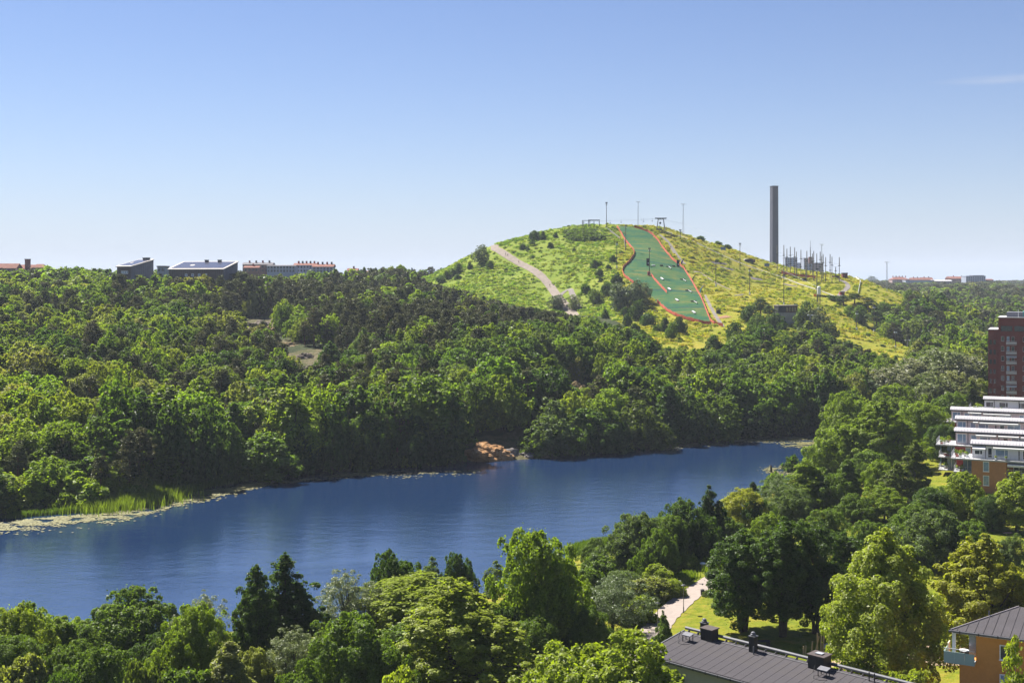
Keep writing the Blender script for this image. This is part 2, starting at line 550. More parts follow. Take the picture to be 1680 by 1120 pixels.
def ground_mat():
    m, nt, out = new_mat('ground cover')
    at = N(nt, 'ShaderNodeAttribute', attribute_type='GEOMETRY', attribute_name='cover')
    sep = nt.nodes.new('ShaderNodeSeparateColor')
    nt.links.new(at.outputs['Color'], sep.inputs[0])
    big, mid, fin = noise(nt, 0.016, 5, 0.65), noise(nt, 0.11, 6, 0.7), noise(nt, 0.8, 5, 0.7)
    meadow = ramp(nt, mth(nt, 'ADD', mth(nt, 'MULTIPLY', mid, 0.6), mth(nt, 'MULTIPLY', fin, 0.4)),
                  [(0.34, (0.105, 0.125, 0.010)), (0.45, (0.180, 0.190, 0.016)), (0.54, (0.25, 0.222, 0.026)), (0.66, (0.34, 0.255, 0.05))])
    meadow = mixc(nt, mth(nt, 'MULTIPLY', ramp(nt, big, [(0.42, (0, 0, 0)), (0.6, (1, 1, 1))]), 0.55), meadow, (0.190, 0.195, 0.015))
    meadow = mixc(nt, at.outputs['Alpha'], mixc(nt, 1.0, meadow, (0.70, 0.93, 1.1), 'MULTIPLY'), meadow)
    floor = ramp(nt, mid, [(0.35, (0.018, 0.026, 0.010)), (0.55, (0.035, 0.046, 0.016)), (0.7, (0.075, 0.068, 0.032))])
    lawn = ramp(nt, mth(nt, 'ADD', mth(nt, 'MULTIPLY', mid, 0.5), mth(nt, 'MULTIPLY', fin, 0.5)),
                [(0.36, (0.075, 0.108, 0.008)), (0.5, (0.142, 0.160, 0.012)), (0.64, (0.24, 0.185, 0.03))])
    rock = ramp(nt, mth(nt, 'ADD', mth(nt, 'MULTIPLY', mid, 0.5), mth(nt, 'MULTIPLY', fin, 0.5)),
                [(0.38, (0.04, 0.05, 0.018)), (0.5, (0.085, 0.075, 0.035)), (0.62, (0.16, 0.125, 0.085))])
    wob = mth(nt, 'SUBTRACT', mid, 0.5)
    def edge(s):
        return ramp(nt, mth(nt, 'ADD', s, mth(nt, 'MULTIPLY', wob, 0.9)), [(0.42, (0, 0, 0)), (0.58, (1, 1, 1))])
    c = mixc(nt, edge(sep.outputs[0]), floor, meadow)
    c = mixc(nt, sep.outputs[1], c, lawn)
    c = mixc(nt, edge(sep.outputs[2]), c, rock)
    p = nt.nodes.new('ShaderNodeBsdfPrincipled')
    p.inputs['Roughness'].default_value = 0.95
    p.inputs['Specular IOR Level'].default_value = 0.1
    nt.links.new(c, p.inputs['Base Color'])
    b = nt.nodes.new('ShaderNodeBump')
    b.inputs['Strength'].default_value = 1.0
    b.inputs['Distance'].default_value = 0.8
    nt.links.new(mth(nt, 'ADD', mid, mth(nt, 'MULTIPLY', fin, 0.5)), b.inputs['Height'])
    nt.links.new(b.outputs[0], p.inputs['Normal'])
    nt.links.new(p.outputs[0], out.inputs['Surface'])
    return m

me = mesh_np('ground', np.c_[mfx, mfy, GZ.ravel()], quads, mats=[ground_mat()], smooth=True)
ca = me.color_attributes.new('cover', 'FLOAT_COLOR', 'POINT')
ca.data.foreach_set('color', cov.ravel())
ground = link(bpy.data.objects.new('ground', me))
tag(ground, 'rolling ground of meadow, wood floor and lawn around the lake', kind='structure')

# ------------------------------------------------------------------ lake
def water_mat():
    m, nt, out = new_mat('lake water')
    p = nt.nodes.new('ShaderNodeBsdfPrincipled')
    p.inputs['Base Color'].default_value = (0.010, 0.027, 0.072, 1)
    p.inputs['Roughness'].default_value = 0.03
    p.inputs['IOR'].default_value = 3.6
    p.inputs['Specular IOR Level'].default_value = 0.5
    tc = nt.nodes.new('ShaderNodeTexCoord')
    mp = nt.nodes.new('ShaderNodeMapping')
    mp.inputs['Scale'].default_value = (0.75, 1.0, 1.0)
    mp.inputs['Rotation'].default_value = (0, 0, R(25))
    nt.links.new(tc.outputs['Object'], mp.inputs['Vector'])
    small = noise(nt, 1.7, 4, 0.65, vec=mp.outputs[0])
    wide = noise(nt, 0.32, 3, 0.5, vec=mp.outputs[0])
    # gusts: calmer and rougher patches drawn out along the lake
    mp2 = nt.nodes.new('ShaderNodeMapping')
    mp2.inputs['Scale'].default_value = (0.35, 1.0, 1.0)
    mp2.inputs['Rotation'].default_value = (0, 0, R(-20))
    nt.links.new(tc.outputs['Object'], mp2.inputs['Vector'])
    gust = noise(nt, 0.028, 4, 0.6, vec=mp2.outputs[0], dist=0.7)
    amp = ramp(nt, gust, [(0.30, (0.35,) * 3), (0.5, (0.85,) * 3), (0.68, (1.1,) * 3)])
    h = mth(nt, 'MULTIPLY', mth(nt, 'ADD', mth(nt, 'MULTIPLY', small, 0.42), mth(nt, 'MULTIPLY', wide, 0.75)), amp)
    b = nt.nodes.new('ShaderNodeBump')
    b.inputs['Strength'].default_value = 1.0
    b.inputs['Distance'].default_value = 0.12
    nt.links.new(h, b.inputs['Height'])
    nt.links.new(b.outputs[0], p.inputs['Normal'])
    nt.links.new(p.outputs[0], out.inputs['Surface'])
    return m

lx = np.linspace(-420, 240, 12)
ly = np.linspace(120, 430, 8)
lxx, lyy = np.meshgrid(lx, ly)
li = np.arange(lxx.size).reshape(lxx.shape)
lq = np.stack([li[:-1, :-1], li[:-1, 1:], li[1:, 1:], li[1:, :-1]], -1).reshape(-1, 4)
lake = link(bpy.data.objects.new('lake', mesh_np('lake', np.c_[lxx.ravel(), lyy.ravel(), np.zeros(lxx.size)], lq, mats=[water_mat()])))
tag(lake, 'blue rippled lake between the wooded shores', kind='structure')

# ------------------------------------------------------------------ trees: shapes
LEAF = leaf_mat('leaves', 0.50, 0.012, 0.6, (1.42, 1.55, 0.38))
LEAF_SILVER = leaf_mat('silver leaves', 0.34, 0.03, 0.6, (1.1, 1.15, 0.7))
NEEDLE = leaf_mat('needles', 0.22, 0.015, 0.5, (1.1, 1.1, 0.6))
BARK = plain('bark', (0.075, 0.06, 0.045), 0.95, 0.4, 1.2, bump=0.6, bscale=6)
PINE_BARK = plain('pine bark', (0.17, 0.09, 0.05), 0.95, 0.4, 1.2)
PALE_BARK = plain('pale bark', (0.30, 0.28, 0.24), 0.9, 0.35, 1.5)

def unit(v):
    return v / (np.linalg.norm(v, axis=-1, keepdims=True) + 1e-9)

def leaf_quads(c, n, s, rng, lw=0.68):
    """diamond leaf sprays: centre, normal and size each"""
    k = len(c)
    r = unit(rng.normal(size=(k, 3)))
    u = unit(np.cross(n, r))
    v = np.cross(n, u)
    a = (s * 0.62)[:, None]
    b = (s * 0.62 * lw)[:, None]
    bend = n * (s * 0.12)[:, None]
    vs = np.stack([c + u * a - bend, c + v * b + bend, c - u * a - bend, c - v * b + bend], 1).reshape(-1, 3)
    q = np.arange(k * 4).reshape(-1, 4)
    return vs, q

def tube_np(pts, rad, n=6):
    pts = np.asarray(pts, float)
    vs, qs = [], []
    for i, p in enumerate(pts):
        d = pts[min(i + 1, len(pts) - 1)] - pts[max(i - 1, 0)]
        d = d / (np.linalg.norm(d) + 1e-9)
        u = np.cross(d, [0.3, 1, 0.1]); u /= np.linalg.norm(u) + 1e-9
        w = np.cross(d, u)
        t = np.arange(n) * 2 * np.pi / n
        vs.append(p + (np.cos(t)[:, None] * u + np.sin(t)[:, None] * w) * rad[i])
    for i in range(len(pts) - 1):
        for k in range(n):
            qs.append((i * n + k, i * n + (k + 1) % n, (i + 1) * n + (k + 1) % n, (i + 1) * n + k))
    return np.concatenate(vs), np.array(qs)

class Wood:
    def __init__(self):
        self.v, self.q, self.n = [], [], 0
    def limb(self, pts, rad, n=6):
        v, q = tube_np(pts, rad, n)
        self.v.append(v); self.q.append(q + self.n); self.n += len(v)
    def get(self):
        return np.concatenate(self.v), np.concatenate(self.q)

PROFILES = {
    'round':  lambda t: np.sqrt(np.clip(1 - (2 * t - 0.86) ** 2 / 1.32, 0, 1)),
    'egg':    lambda t: np.clip(np.sin(np.pi * np.clip(t, 0, 1) ** 0.62), 0, 1) ** 0.75,
    'cone':   lambda t: (1 - t) ** 0.75 * np.clip(t * 7 + 0.45, 0, 1),
    'spire':  lambda t: (1 - t) ** 0.6 * np.clip(t * 4 + 0.35, 0, 1),
    'dome':   lambda t: np.sqrt(np.clip(1 - t ** 2.2, 0, 1)),
}

def make_tree(seed, h=16.0, r=5.5, base=0.16, profile='round', leaders=1, puffs=130, per=170, leaf=0.32, prad=0.21, flat=1.08, spread=0.7, droop=0.0, lw=0.68,
              fill=0.35, lobes=0.16, trunk=True, tr=0.024, ragged=0.25, upl=0.35):
    """returns (wood verts, wood quads, leaf verts, leaf quads): a trunk with limbs that end in leaf clumps spread through the crown"""
    rng = np.random.default_rng(seed)
    prof = PROFILES[profile]
    W = Wood()
    axes = []
    if leaders == 1:
        axes.append((np.zeros(2), base * h, h, r))
    else:
        for k in range(leaders):
            a = 2 * np.pi * (k + rng.uniform(-0.3, 0.3)) / leaders
            off = np.array([np.cos(a), np.sin(a)]) * r * rng.uniform(0.28, 0.55)
            if k == 0: off = off * 0.25
            axes.append((off, base * h * rng.uniform(0.8, 1.3), h * (1.0 if k == 0 else rng.uniform(0.66, 0.93)), r * rng.uniform(0.5, 0.68)))
    C, Rp = [], []
    wts = np.array([(a[2] - a[1]) * a[3] ** 1.3 for a in axes]); wts /= wts.sum()
    for (off, z0, z1, ra), wt in zip(axes, wts):
        k = max(6, int(puffs * wt * 1.7))
        ph = rng.uniform(0, 2 * np.pi, 3)
        # puffs stratified over the crown's skin, fewer inside
        t = (np.arange(k) + rng.uniform(0, 1, k)) / k
        t = t ** (1.0 if profile in ('round', 'egg', 'dome') else 1.35)
        fi = np.arange(k) * 2.39996 + rng.uniform(-0.5, 0.5, k)
        lob = 1 + lobes * (np.sin(2 * fi + ph[0] + 3 * t) + 0.6 * np.sin(5 * fi + ph[1] - 6 * t))
        rad = ra * prof(t) * lob
        rho = np.where(rng.uniform(size=k) < fill, rng.uniform(0.15, 0.75, k), rng.uniform(0.80, 1.0, k)) + np.where(rng.uniform(size=k) < 0.12, ragged, 0) * rng.uniform(0.3, 1, k)
        z = z0 + (z1 - z0) * t + rng.normal(0, 0.035 * h, k)
        c = np.stack([off[0] + rad * rho * np.cos(fi), off[1] + rad * rho * np.sin(fi), z - droop * rad * rho], 1)
        pr = ra * prad * 0.78 * rng.uniform(0.55, 1.45, k) * (0.6 + 0.5 * prof(t))
        c[:, 2] -= pr * 0.6 * (t > 0.9)
        C.append(c); Rp.append(pr)
        # the leader's own stem and limbs
        top = np.array([off[0], off[1], z0 + (z1 - z0) * 0.86])
        r0 = tr * h / math.sqrt(len(axes))
        b0 = np.array([off[0] * 0.15, off[1] * 0.15, -0.4])
        mid = b0 * 0.45 + top * 0.55 + np.r_[rng.normal(0, 0.02 * h, 2), 0]
        if trunk:
            W.limb([b0, b0 * 0.75 + mid * 0.25, mid, top], [r0 * 1.25, r0, r0 * 0.65, r0 * 0.12], 7)
            for j in rng.choice(k, min(k, 11), replace=False):
                s = rng.uniform(0.25, 0.62)
                st = b0 * (1 - s) + top * s if c[j, 2] > z0 + 0.2 * (z1 - z0) else b0 * 0.75 + top * 0.25
                st = np.array([st[0], st[1], min(st[2], c[j, 2] - 0.05 * h)])
                md_ = st * 0.5 + c[j] * 0.5 + np.array([0, 0, -0.02 * h])
                W.limb([st, md_, c[j]], [r0 * 0.42, r0 * 0.26, r0 * 0.07], 5)
    C, Rp = np.concatenate(C), np.concatenate(Rp)
    cen = np.array([0, 0, h * (base + 1) / 2 * 0.9])
    k = len(C)
    cnt = np.maximum(3, (per * 0.66 * (Rp / Rp.mean()) ** 1.6).astype(int))
    idx = np.repeat(np.arange(k), cnt)
    m = len(idx)
    d = unit(rng.normal(size=(m, 3)))
    outw = unit((C - cen) * np.array([1, 1, 0.8]))[idx]
    d = unit(d + outw * 0.55 + np.array([0, 0, 0.25]))
    off = d * (Rp[idx] * (1 - 0.5 * rng.uniform(size=m) ** 2.2))[:, None]
    off[:, 2] *= flat
    if droop:
        off[:, 2] -= droop * Rp[idx] * 2.2 * rng.uniform(0, 1, m) ** 1.5
    pos = C[idx] + off
    nrm = unit(d * 0.75 + outw * 0.35 + np.array([0, 0, upl]) + rng.normal(size=(m, 3)) * spread)
    sz = leaf * rng.uniform(0.6, 1.35, m)
    # loose sprays between the clumps
    e = int(m * 0.28)
    pk = rng.integers(0, k, e)
    p2 = C[pk] * 0.55 + C[rng.permutation(pk)] * 0.0 + C[np.clip(pk + rng.integers(-9, 10, e), 0, k - 1)] * 0.45 + rng.normal(size=(e, 3)) * Rp[pk][:, None] * 0.75
    pos = np.concatenate([pos, p2])
    nrm = np.concatenate([nrm, unit(rng.normal(size=(e, 3)) + np.array([0, 0, 0.3]))])
    sz = np.concatenate([sz, leaf * rng.uniform(0.6, 1.35, e)])
    lv, lq = leaf_quads(pos, nrm, sz, rng, lw)
    wv, wq = W.get() if W.n else (np.zeros((0, 3)), np.zeros((0, 4), int))
    return wv, wq, lv, lq

def make_pine(seed, h=16.0, r=3.2, puffs=46, per=130, leaf=0.34, base=0.42):
    """a Scots pine: bare reddish stem, flat irregular clouds of needles in the upper part"""
    rng = np.random.default_rng(seed)
    W = Wood()
    bend = rng.normal(0, 0.025 * h, 2)
    stem = lambda z: np.array([bend[0] * (z / h) ** 2, bend[1] * (z / h) ** 2, z])
    zs = np.array([-0.4, 0.25 * h, 0.55 * h, 0.8 * h, 0.97 * h])
    W.limb([stem(z) for z in zs], np.array([0.021, 0.017, 0.013, 0.008, 0.003]) * h, 6)
    C, Rp = [], []
    for k in range(puffs):
        t = (k + rng.uniform(0, 1)) / puffs
        z = h * (base + (0.98 - base) * t)
        fi = k * 2.39996 + rng.uniform(-0.7, 0.7)
        env = r * (np.clip(1.15 - t, 0.16, 1) ** 0.7) * (0.55 + 0.45 * min(1, t * 4))
        rho = env * rng.uniform(0.30, 1.08)
        s = stem(z)
        c = s + np.array([np.cos(fi) * rho, np.sin(fi) * rho, rng.uniform(-0.02, 0.05) * h])
        C.append(c); Rp.append(r * rng.uniform(0.24, 0.42) * (0.7 + 0.4 * (1 - t)))
        if k % 2 == 0:
            W.limb([stem(z - 0.03 * h), (stem(z) + c) / 2, c], [0.006 * h, 0.004 * h, 0.0015 * h], 4)
    C, Rp = np.array(C), np.array(Rp)
    cnt = np.maximum(4, (per * (Rp / Rp.mean()) ** 1.5).astype(int))
    idx = np.repeat(np.arange(len(C)), cnt)
    m = len(idx)
    d = unit(rng.normal(size=(m, 3)) + np.array([0, 0, 0.35]))
    off = d * (Rp[idx] * (1 - 0.6 * rng.uniform(size=m) ** 2))[:, None]
    off[:, 2] *= 0.62
    nrm = unit(d * 0.5 + np.array([0, 0, 0.45]) + rng.normal(size=(m, 3)) * 0.8)
    lv, lq = leaf_quads(C[idx] + off, nrm, leaf * rng.uniform(0.6, 1.3, m), rng, 0.42)
    return (*W.get(), lv, lq)

# name: (wood mesh, crown mesh, joined mesh, height, width)
TREE = {}
def register(key, parts, leafm, barkm, joined=True, split=True):
    wv, wq, lv, lq = parts
    hh = lv[:, 2].max()
    ww = np.percentile(lv[:, 0], 99) - np.percentile(lv[:, 0], 1)
    wm = mesh_np(key + ' wood', wv, wq, mats=[barkm], smooth=True) if split and len(wv) else None
    cm = mesh_np(key + ' crown', lv, lq, mats=[leafm]) if split else None
    jm = None
    if joined:
        jm = mesh_np(key + ' tree', np.concatenate([wv, lv]), np.concatenate([wq, lq + len(wv)]) if len(wq) else lq, mats=[barkm, leafm],
                     mat_idx=np.r_[np.zeros(len(wq), int), np.ones(len(lq), int)])
    TREE[key] = (wm, cm, jm, float(hh), float(ww))

def near_tree(*a, **k):
    a = list(a)
    # positional: seed, h, r, base, profile, leaders, puffs, per, leaf
    a[7] = int(a[7] * 1.55)
    a[8] = a[8] * 0.79
    return make_tree(*a, **k)
# near ones: the leaf sprays are small
for i in range(3):
    register(f'maple{i}', near_tree(10 + i, 16, 6.4, 0.14, 'round', 1 if i else 3, 150, 165, 0.34), LEAF, BARK, joined=False)
    register(f'alder{i}', near_tree(20 + i, 17, 5.0, 0.12, 'egg', 3 + i, 150, 150, 0.31, prad=0.25, ragged=0.4, lobes=0.22), LEAF, BARK, joined=False)
for i in range(2):
    register(f'linden{i}', near_tree(30 + i, 19, 7.0, 0.08, 'egg', 1 if i else 3, 210, 150, 0.33, prad=0.17, spread=0.45), LEAF, BARK, joined=False)
    register(f'willow{i}', near_tree(40 + i, 12, 5.5, 0.22, 'round', 3, 110, 95, 0.27, lw=0.35, fill=0.3, ragged=0.5, lobes=0.25), LEAF_SILVER, BARK, joined=False)
    register(f'ash{i}', near_tree(45 + i, 15, 6.0, 0.16, 'round', 2, 130, 115, 0.36, prad=0.23, ragged=0.5, lobes=0.22, upl=0.7, lw=0.5), LEAF, BARK, joined=False)
for i in range(3):
    register(f'wide{i}', near_tree(70 + i, 12, 7.4, 0.10, 'round', 2 + i, 170, 150, 0.33, prad=0.19, flat=1.2, ragged=0.35, lobes=0.2), LEAF, BARK, joined=False)
for i in range(3):
    register(f'tall{i}', near_tree(90 + i, 19, 5.4, 0.20, 'round', 2 + i, 150, 150, 0.31, prad=0.25, ragged=0.45, lobes=0.25, fill=0.3), LEAF, BARK, joined=False)
for i in range(2):
    register(f'ragged{i}', near_tree(97 + i, 18, 4.4, 0.10, 'egg', 3, 150, 150, 0.31, prad=0.27, ragged=0.6, lobes=0.3, fill=0.3), LEAF, BARK, joined=False)
register('weeper0', near_tree(50, 12, 5.0, 0.18, 'round', 2, 110, 150, 0.32, droop=0.32, lw=0.35), LEAF, BARK, joined=False)
register('birch0', near_tree(52, 17, 4.6, 0.12, 'egg', 2, 130, 140, 0.28, droop=0.28, fill=0.4, lw=0.6), LEAF, PALE_BARK, joined=False)
register('column0', near_tree(54, 15, 3.2, 0.08, 'cone', 1, 110, 130, 0.31, prad=0.3, ragged=0.4), LEAF, BARK, joined=False)
register('thin0', near_tree(56, 9, 2.6, 0.2, 'egg', 2, 40, 70, 0.25, prad=0.34, ragged=0.6), LEAF, PALE_BARK, joined=False)
for i in range(3):
    register(f'bush{i}', near_tree(60 + i, 4, 3.2, 0.02, 'dome', 1 + i, 70, 110, 0.27, prad=0.3, ragged=0.3, tr=0.01), LEAF, BARK, joined=False)
# middle distance
for i in range(4):
    register(f'mbroad{i}', make_tree(110 + i, 15, 5.2, 0.10, ('round', 'egg')[i % 2], 1 + (i % 3), 90, 62, 0.50, prad=0.24, ragged=0.3), LEAF, BARK)
for i in range(3):
    register(f'malder{i}', make_tree(120 + i, 18, 4.9, 0.06, 'egg', 3 + i, 100, 62, 0.50, prad=0.26, ragged=0.4, lobes=0.2), LEAF, BARK)
    register(f'mpine{i}', make_pine(130 + i, 16, 3.3, 46, 62, 0.50, (0.40, 0.5, 0.3)[i]), NEEDLE, PINE_BARK)
    register(f'mbush{i}', make_tree(140 + i, 5, 3.4, 0.02, 'dome', 1 + i, 55, 55, 0.42, prad=0.32, ragged=0.3, tr=0.01), LEAF, BARK)
for i in range(2):
    register(f'mwillow{i}', make_tree(150 + i, 13, 6.2, 0.06, 'round', 3, 90, 62, 0.48, lw=0.4, ragged=0.4, prad=0.24), LEAF_SILVER, BARK)
for i in range(3):
    register(f'mwide{i}', make_tree(160 + i, 12, 7.2, 0.08, 'round', 2 + i, 110, 62, 0.5, prad=0.2, flat=1.2, ragged=0.35, lobes=0.2), LEAF, BARK)
register('mbirch0', make_tree(152, 17, 4.4, 0.08, 'egg', 2, 100, 62, 0.45, droop=0.25, lw=0.6), LEAF, PALE_BARK)
register('mcolumn0', make_tree(154, 16, 3.4, 0.05, 'cone', 1, 90, 62, 0.46, prad=0.3, ragged=0.4), LEAF, BARK)
# far away, coarser
for i in range(4):
    register(f'fbroad{i}', make_tree(210 + i, 13, 4.8, 0.06, ('round', 'egg')[i % 2], 1 + (i % 3), 54, 22, 0.85, prad=0.27, ragged=0.3), LEAF, BARK, split=False)
    register(f'fpine{i}', make_pine(230 + i, 14.5, 3.1, 36, 22, 0.80, (0.4, 0.45, 0.3, 0.25)[i]), NEEDLE, PINE_BARK, split=False)
for i in range(2):
    register(f'fbush{i}', make_tree(240 + i, 3, 2.2, 0.0, 'dome', 1, 22, 16, 0.6, prad=0.36, tr=0.01), LEAF, BARK, split=False)
register('fcone0', make_tree(260, 15, 3.3, 0.04, 'cone', 1, 50, 22, 0.8, prad=0.32, ragged=0.4), LEAF, BARK, split=False)
register('tuft0', make_tree(250, 1.0, 1.0, 0.0, 'dome', 1, 12, 5, 0.5, prad=0.4, trunk=False), LEAF, BARK, split=False)
register('tuft1', make_tree(251, 0.7, 1.4, 0.0, 'dome', 1, 14, 5, 0.5, prad=0.4, trunk=False), LEAF, BARK, split=False)

TINT = {k: (v[0] * 1.80, v[1] * 1.53, v[2] * 1.5) for k, v in {
    'bright': (0.095, 0.150, 0.020), 'fresh': (0.115, 0.165, 0.022), 'mid': (0.062, 0.108, 0.020), 'dark': (0.036, 0.070, 0.016), 'deep': (0.026, 0.052, 0.014),
    'linden': (0.125, 0.172, 0.026), 'pale': (0.115, 0.145, 0.050), 'silver': (0.092, 0.130, 0.050), 'greysilver': (0.118, 0.145, 0.078), 'olive': (0.064, 0.096, 0.026), 'grey': (0.058, 0.094, 0.034),
    'pine': (0.046, 0.060, 0.024), 'yellow': (0.150, 0.180, 0.024), 'brown': (0.085, 0.075, 0.045),
}.items()}
def jitter(t, rng, a=0.14):
    k = 1 + rng.uniform(-a, a)
    return tuple(float(np.clip(c * k * (1 + rng.uniform(-a, a) * 0.5), 0.005, 0.5)) for c in t)

def put_tree(key, name, x, y, hgt, wid, tint, label=None, cat='tree', group=None, parts=True, rz=None, z=None):
    if wid / hgt > 1.25 * TREE[key][4] / TREE[key][3]:
        k_ = int(abs(x * 7 + y * 3)) % 3
        if key[:5] in ('maple', 'alder'): key = f'wide{k_}'
        elif key[:6] in ('mbroad', 'malder'): key = f'mwide{k_}'
    wm, cm, jm, h0, w0 = TREE[key]
    z = float(H(x, y)) if z is None else z
    rz = RNG.uniform(0, 6.283) if rz is None else rz
    s = (wid / w0, wid / w0, hgt / h0)
    t = TINT[tint] if isinstance(tint, str) else tint
    if parts and cm is not None:
        root = empty(name, (x, y, z), rz, label, cat, group)
        if wm is not None:
            tr = shared('trunk' if cat != 'bush' else 'stem', wm, root, scale=s)
        cr = shared('crown' if cat != 'bush' else 'foliage', cm, root, scale=s)
        cr['tint'] = t
        return root
    o = bpy.data.objects.new(name, jm)
    COL.objects.link(o)
    o.location = (x, y, z)
    o.rotation_euler = (0, 0, rz)
    o.scale = s
    o['tint'] = t
    return tag(o, label, cat, group)

def tree_px(key, name, px, top, wpx, d, tint, label, cat='tree', group=None, parts=True):
    """a tree whose top shows at (px, top), wpx wide, standing at distance d"""
    x, y = XY(px, d)
    z = float(H(x, y))
    zt = CAMZ - (top - HY) * d / F
    return put_tree(key, name, x, y, max(1.0, zt - z), wpx * d / F, tint, label, cat, group, parts)

# ------------------------------------------------------------------ masses of plants nobody could count
def scatter(name, keys, pts, label, sc, tints, which, rz):
    """one object: plants on points, each with its own size, turn and tint"""
    src = bpy.data.collections.new(name + ' kinds')
    for i, k in enumerate(keys):
        o = bpy.data.objects.new(f'{i:02d} {k}', TREE[k][2])
        src.objects.link(o)
    me = bpy.data.meshes.new(name)
    n = len(pts)
    me.vertices.add(n)
    me.vertices.foreach_set('co', np.asarray(pts, np.float32).ravel())
    a = me.attributes.new('tint', 'FLOAT_VECTOR', 'POINT'); a.data.foreach_set('vector', np.asarray(tints, np.float32).ravel())
    a = me.attributes.new('size', 'FLOAT_VECTOR', 'POINT'); a.data.foreach_set('vector', np.asarray(sc, np.float32).ravel())
    a = me.attributes.new('turn', 'FLOAT', 'POINT'); a.data.foreach_set('value', np.asarray(rz, np.float32))
    a = me.attributes.new('which', 'INT', 'POINT'); a.data.foreach_set('value', np.asarray(which, np.int32))
    o = link(bpy.data.objects.new(name, me))
    ng = bpy.data.node_groups.new(name, 'GeometryNodeTree')
    ng.interface.new_socket('Geometry', in_out='INPUT', socket_type='NodeSocketGeometry')
    ng.interface.new_socket('Geometry', in_out='OUTPUT', socket_type='NodeSocketGeometry')
    gi, go = ng.nodes.new('NodeGroupInput'), ng.nodes.new('NodeGroupOutput')
    ci = ng.nodes.new('GeometryNodeCollectionInfo')
    ci.inputs['Collection'].default_value = src
    ci.inputs['Separate Children'].default_value = True
    ci.inputs['Reset Children'].default_value = True
    def attr(nm, typ):
        q = ng.nodes.new('GeometryNodeInputNamedAttribute')
        q.data_type = typ
        q.inputs['Name'].default_value = nm
        return q.outputs['Attribute']
    ip = ng.nodes.new('GeometryNodeInstanceOnPoints')
    ip.inputs['Pick Instance'].default_value = True
    ng.links.new(gi.outputs[0], ip.inputs['Points'])
    ng.links.new(ci.outputs[0], ip.inputs['Instance'])
    ng.links.new(attr('which', 'INT'), ip.inputs['Instance Index'])
    ng.links.new(attr('size', 'FLOAT_VECTOR'), ip.inputs['Scale'])
    cx = ng.nodes.new('ShaderNodeCombineXYZ')
    ng.links.new(attr('turn', 'FLOAT'), cx.inputs['Z'])
    er = ng.nodes.new('FunctionNodeEulerToRotation')
    ng.links.new(cx.outputs[0], er.inputs[0])
    ng.links.new(er.outputs[0], ip.inputs['Rotation'])
    ng.links.new(ip.outputs[0], go.inputs[0])
    md_ = o.modifiers.new('plants', 'NODES')
    md_.node_group = ng
    return tag(o, label, kind='stuff')

def poisson(x0, x1, y0, y1, r, rng):
    """jittered grid points about r apart"""
    gx = np.arange(x0, x1, r)
    gy = np.arange(y0, y1, r)
    a, b = np.meshgrid(gx, gy)
    a = a + (np.arange(len(gy)) % 2)[:, None] * r * 0.5
    return (a + rng.uniform(-0.38, 0.38, a.shape) * r).ravel(), (b + rng.uniform(-0.38, 0.38, a.shape) * r).ravel()

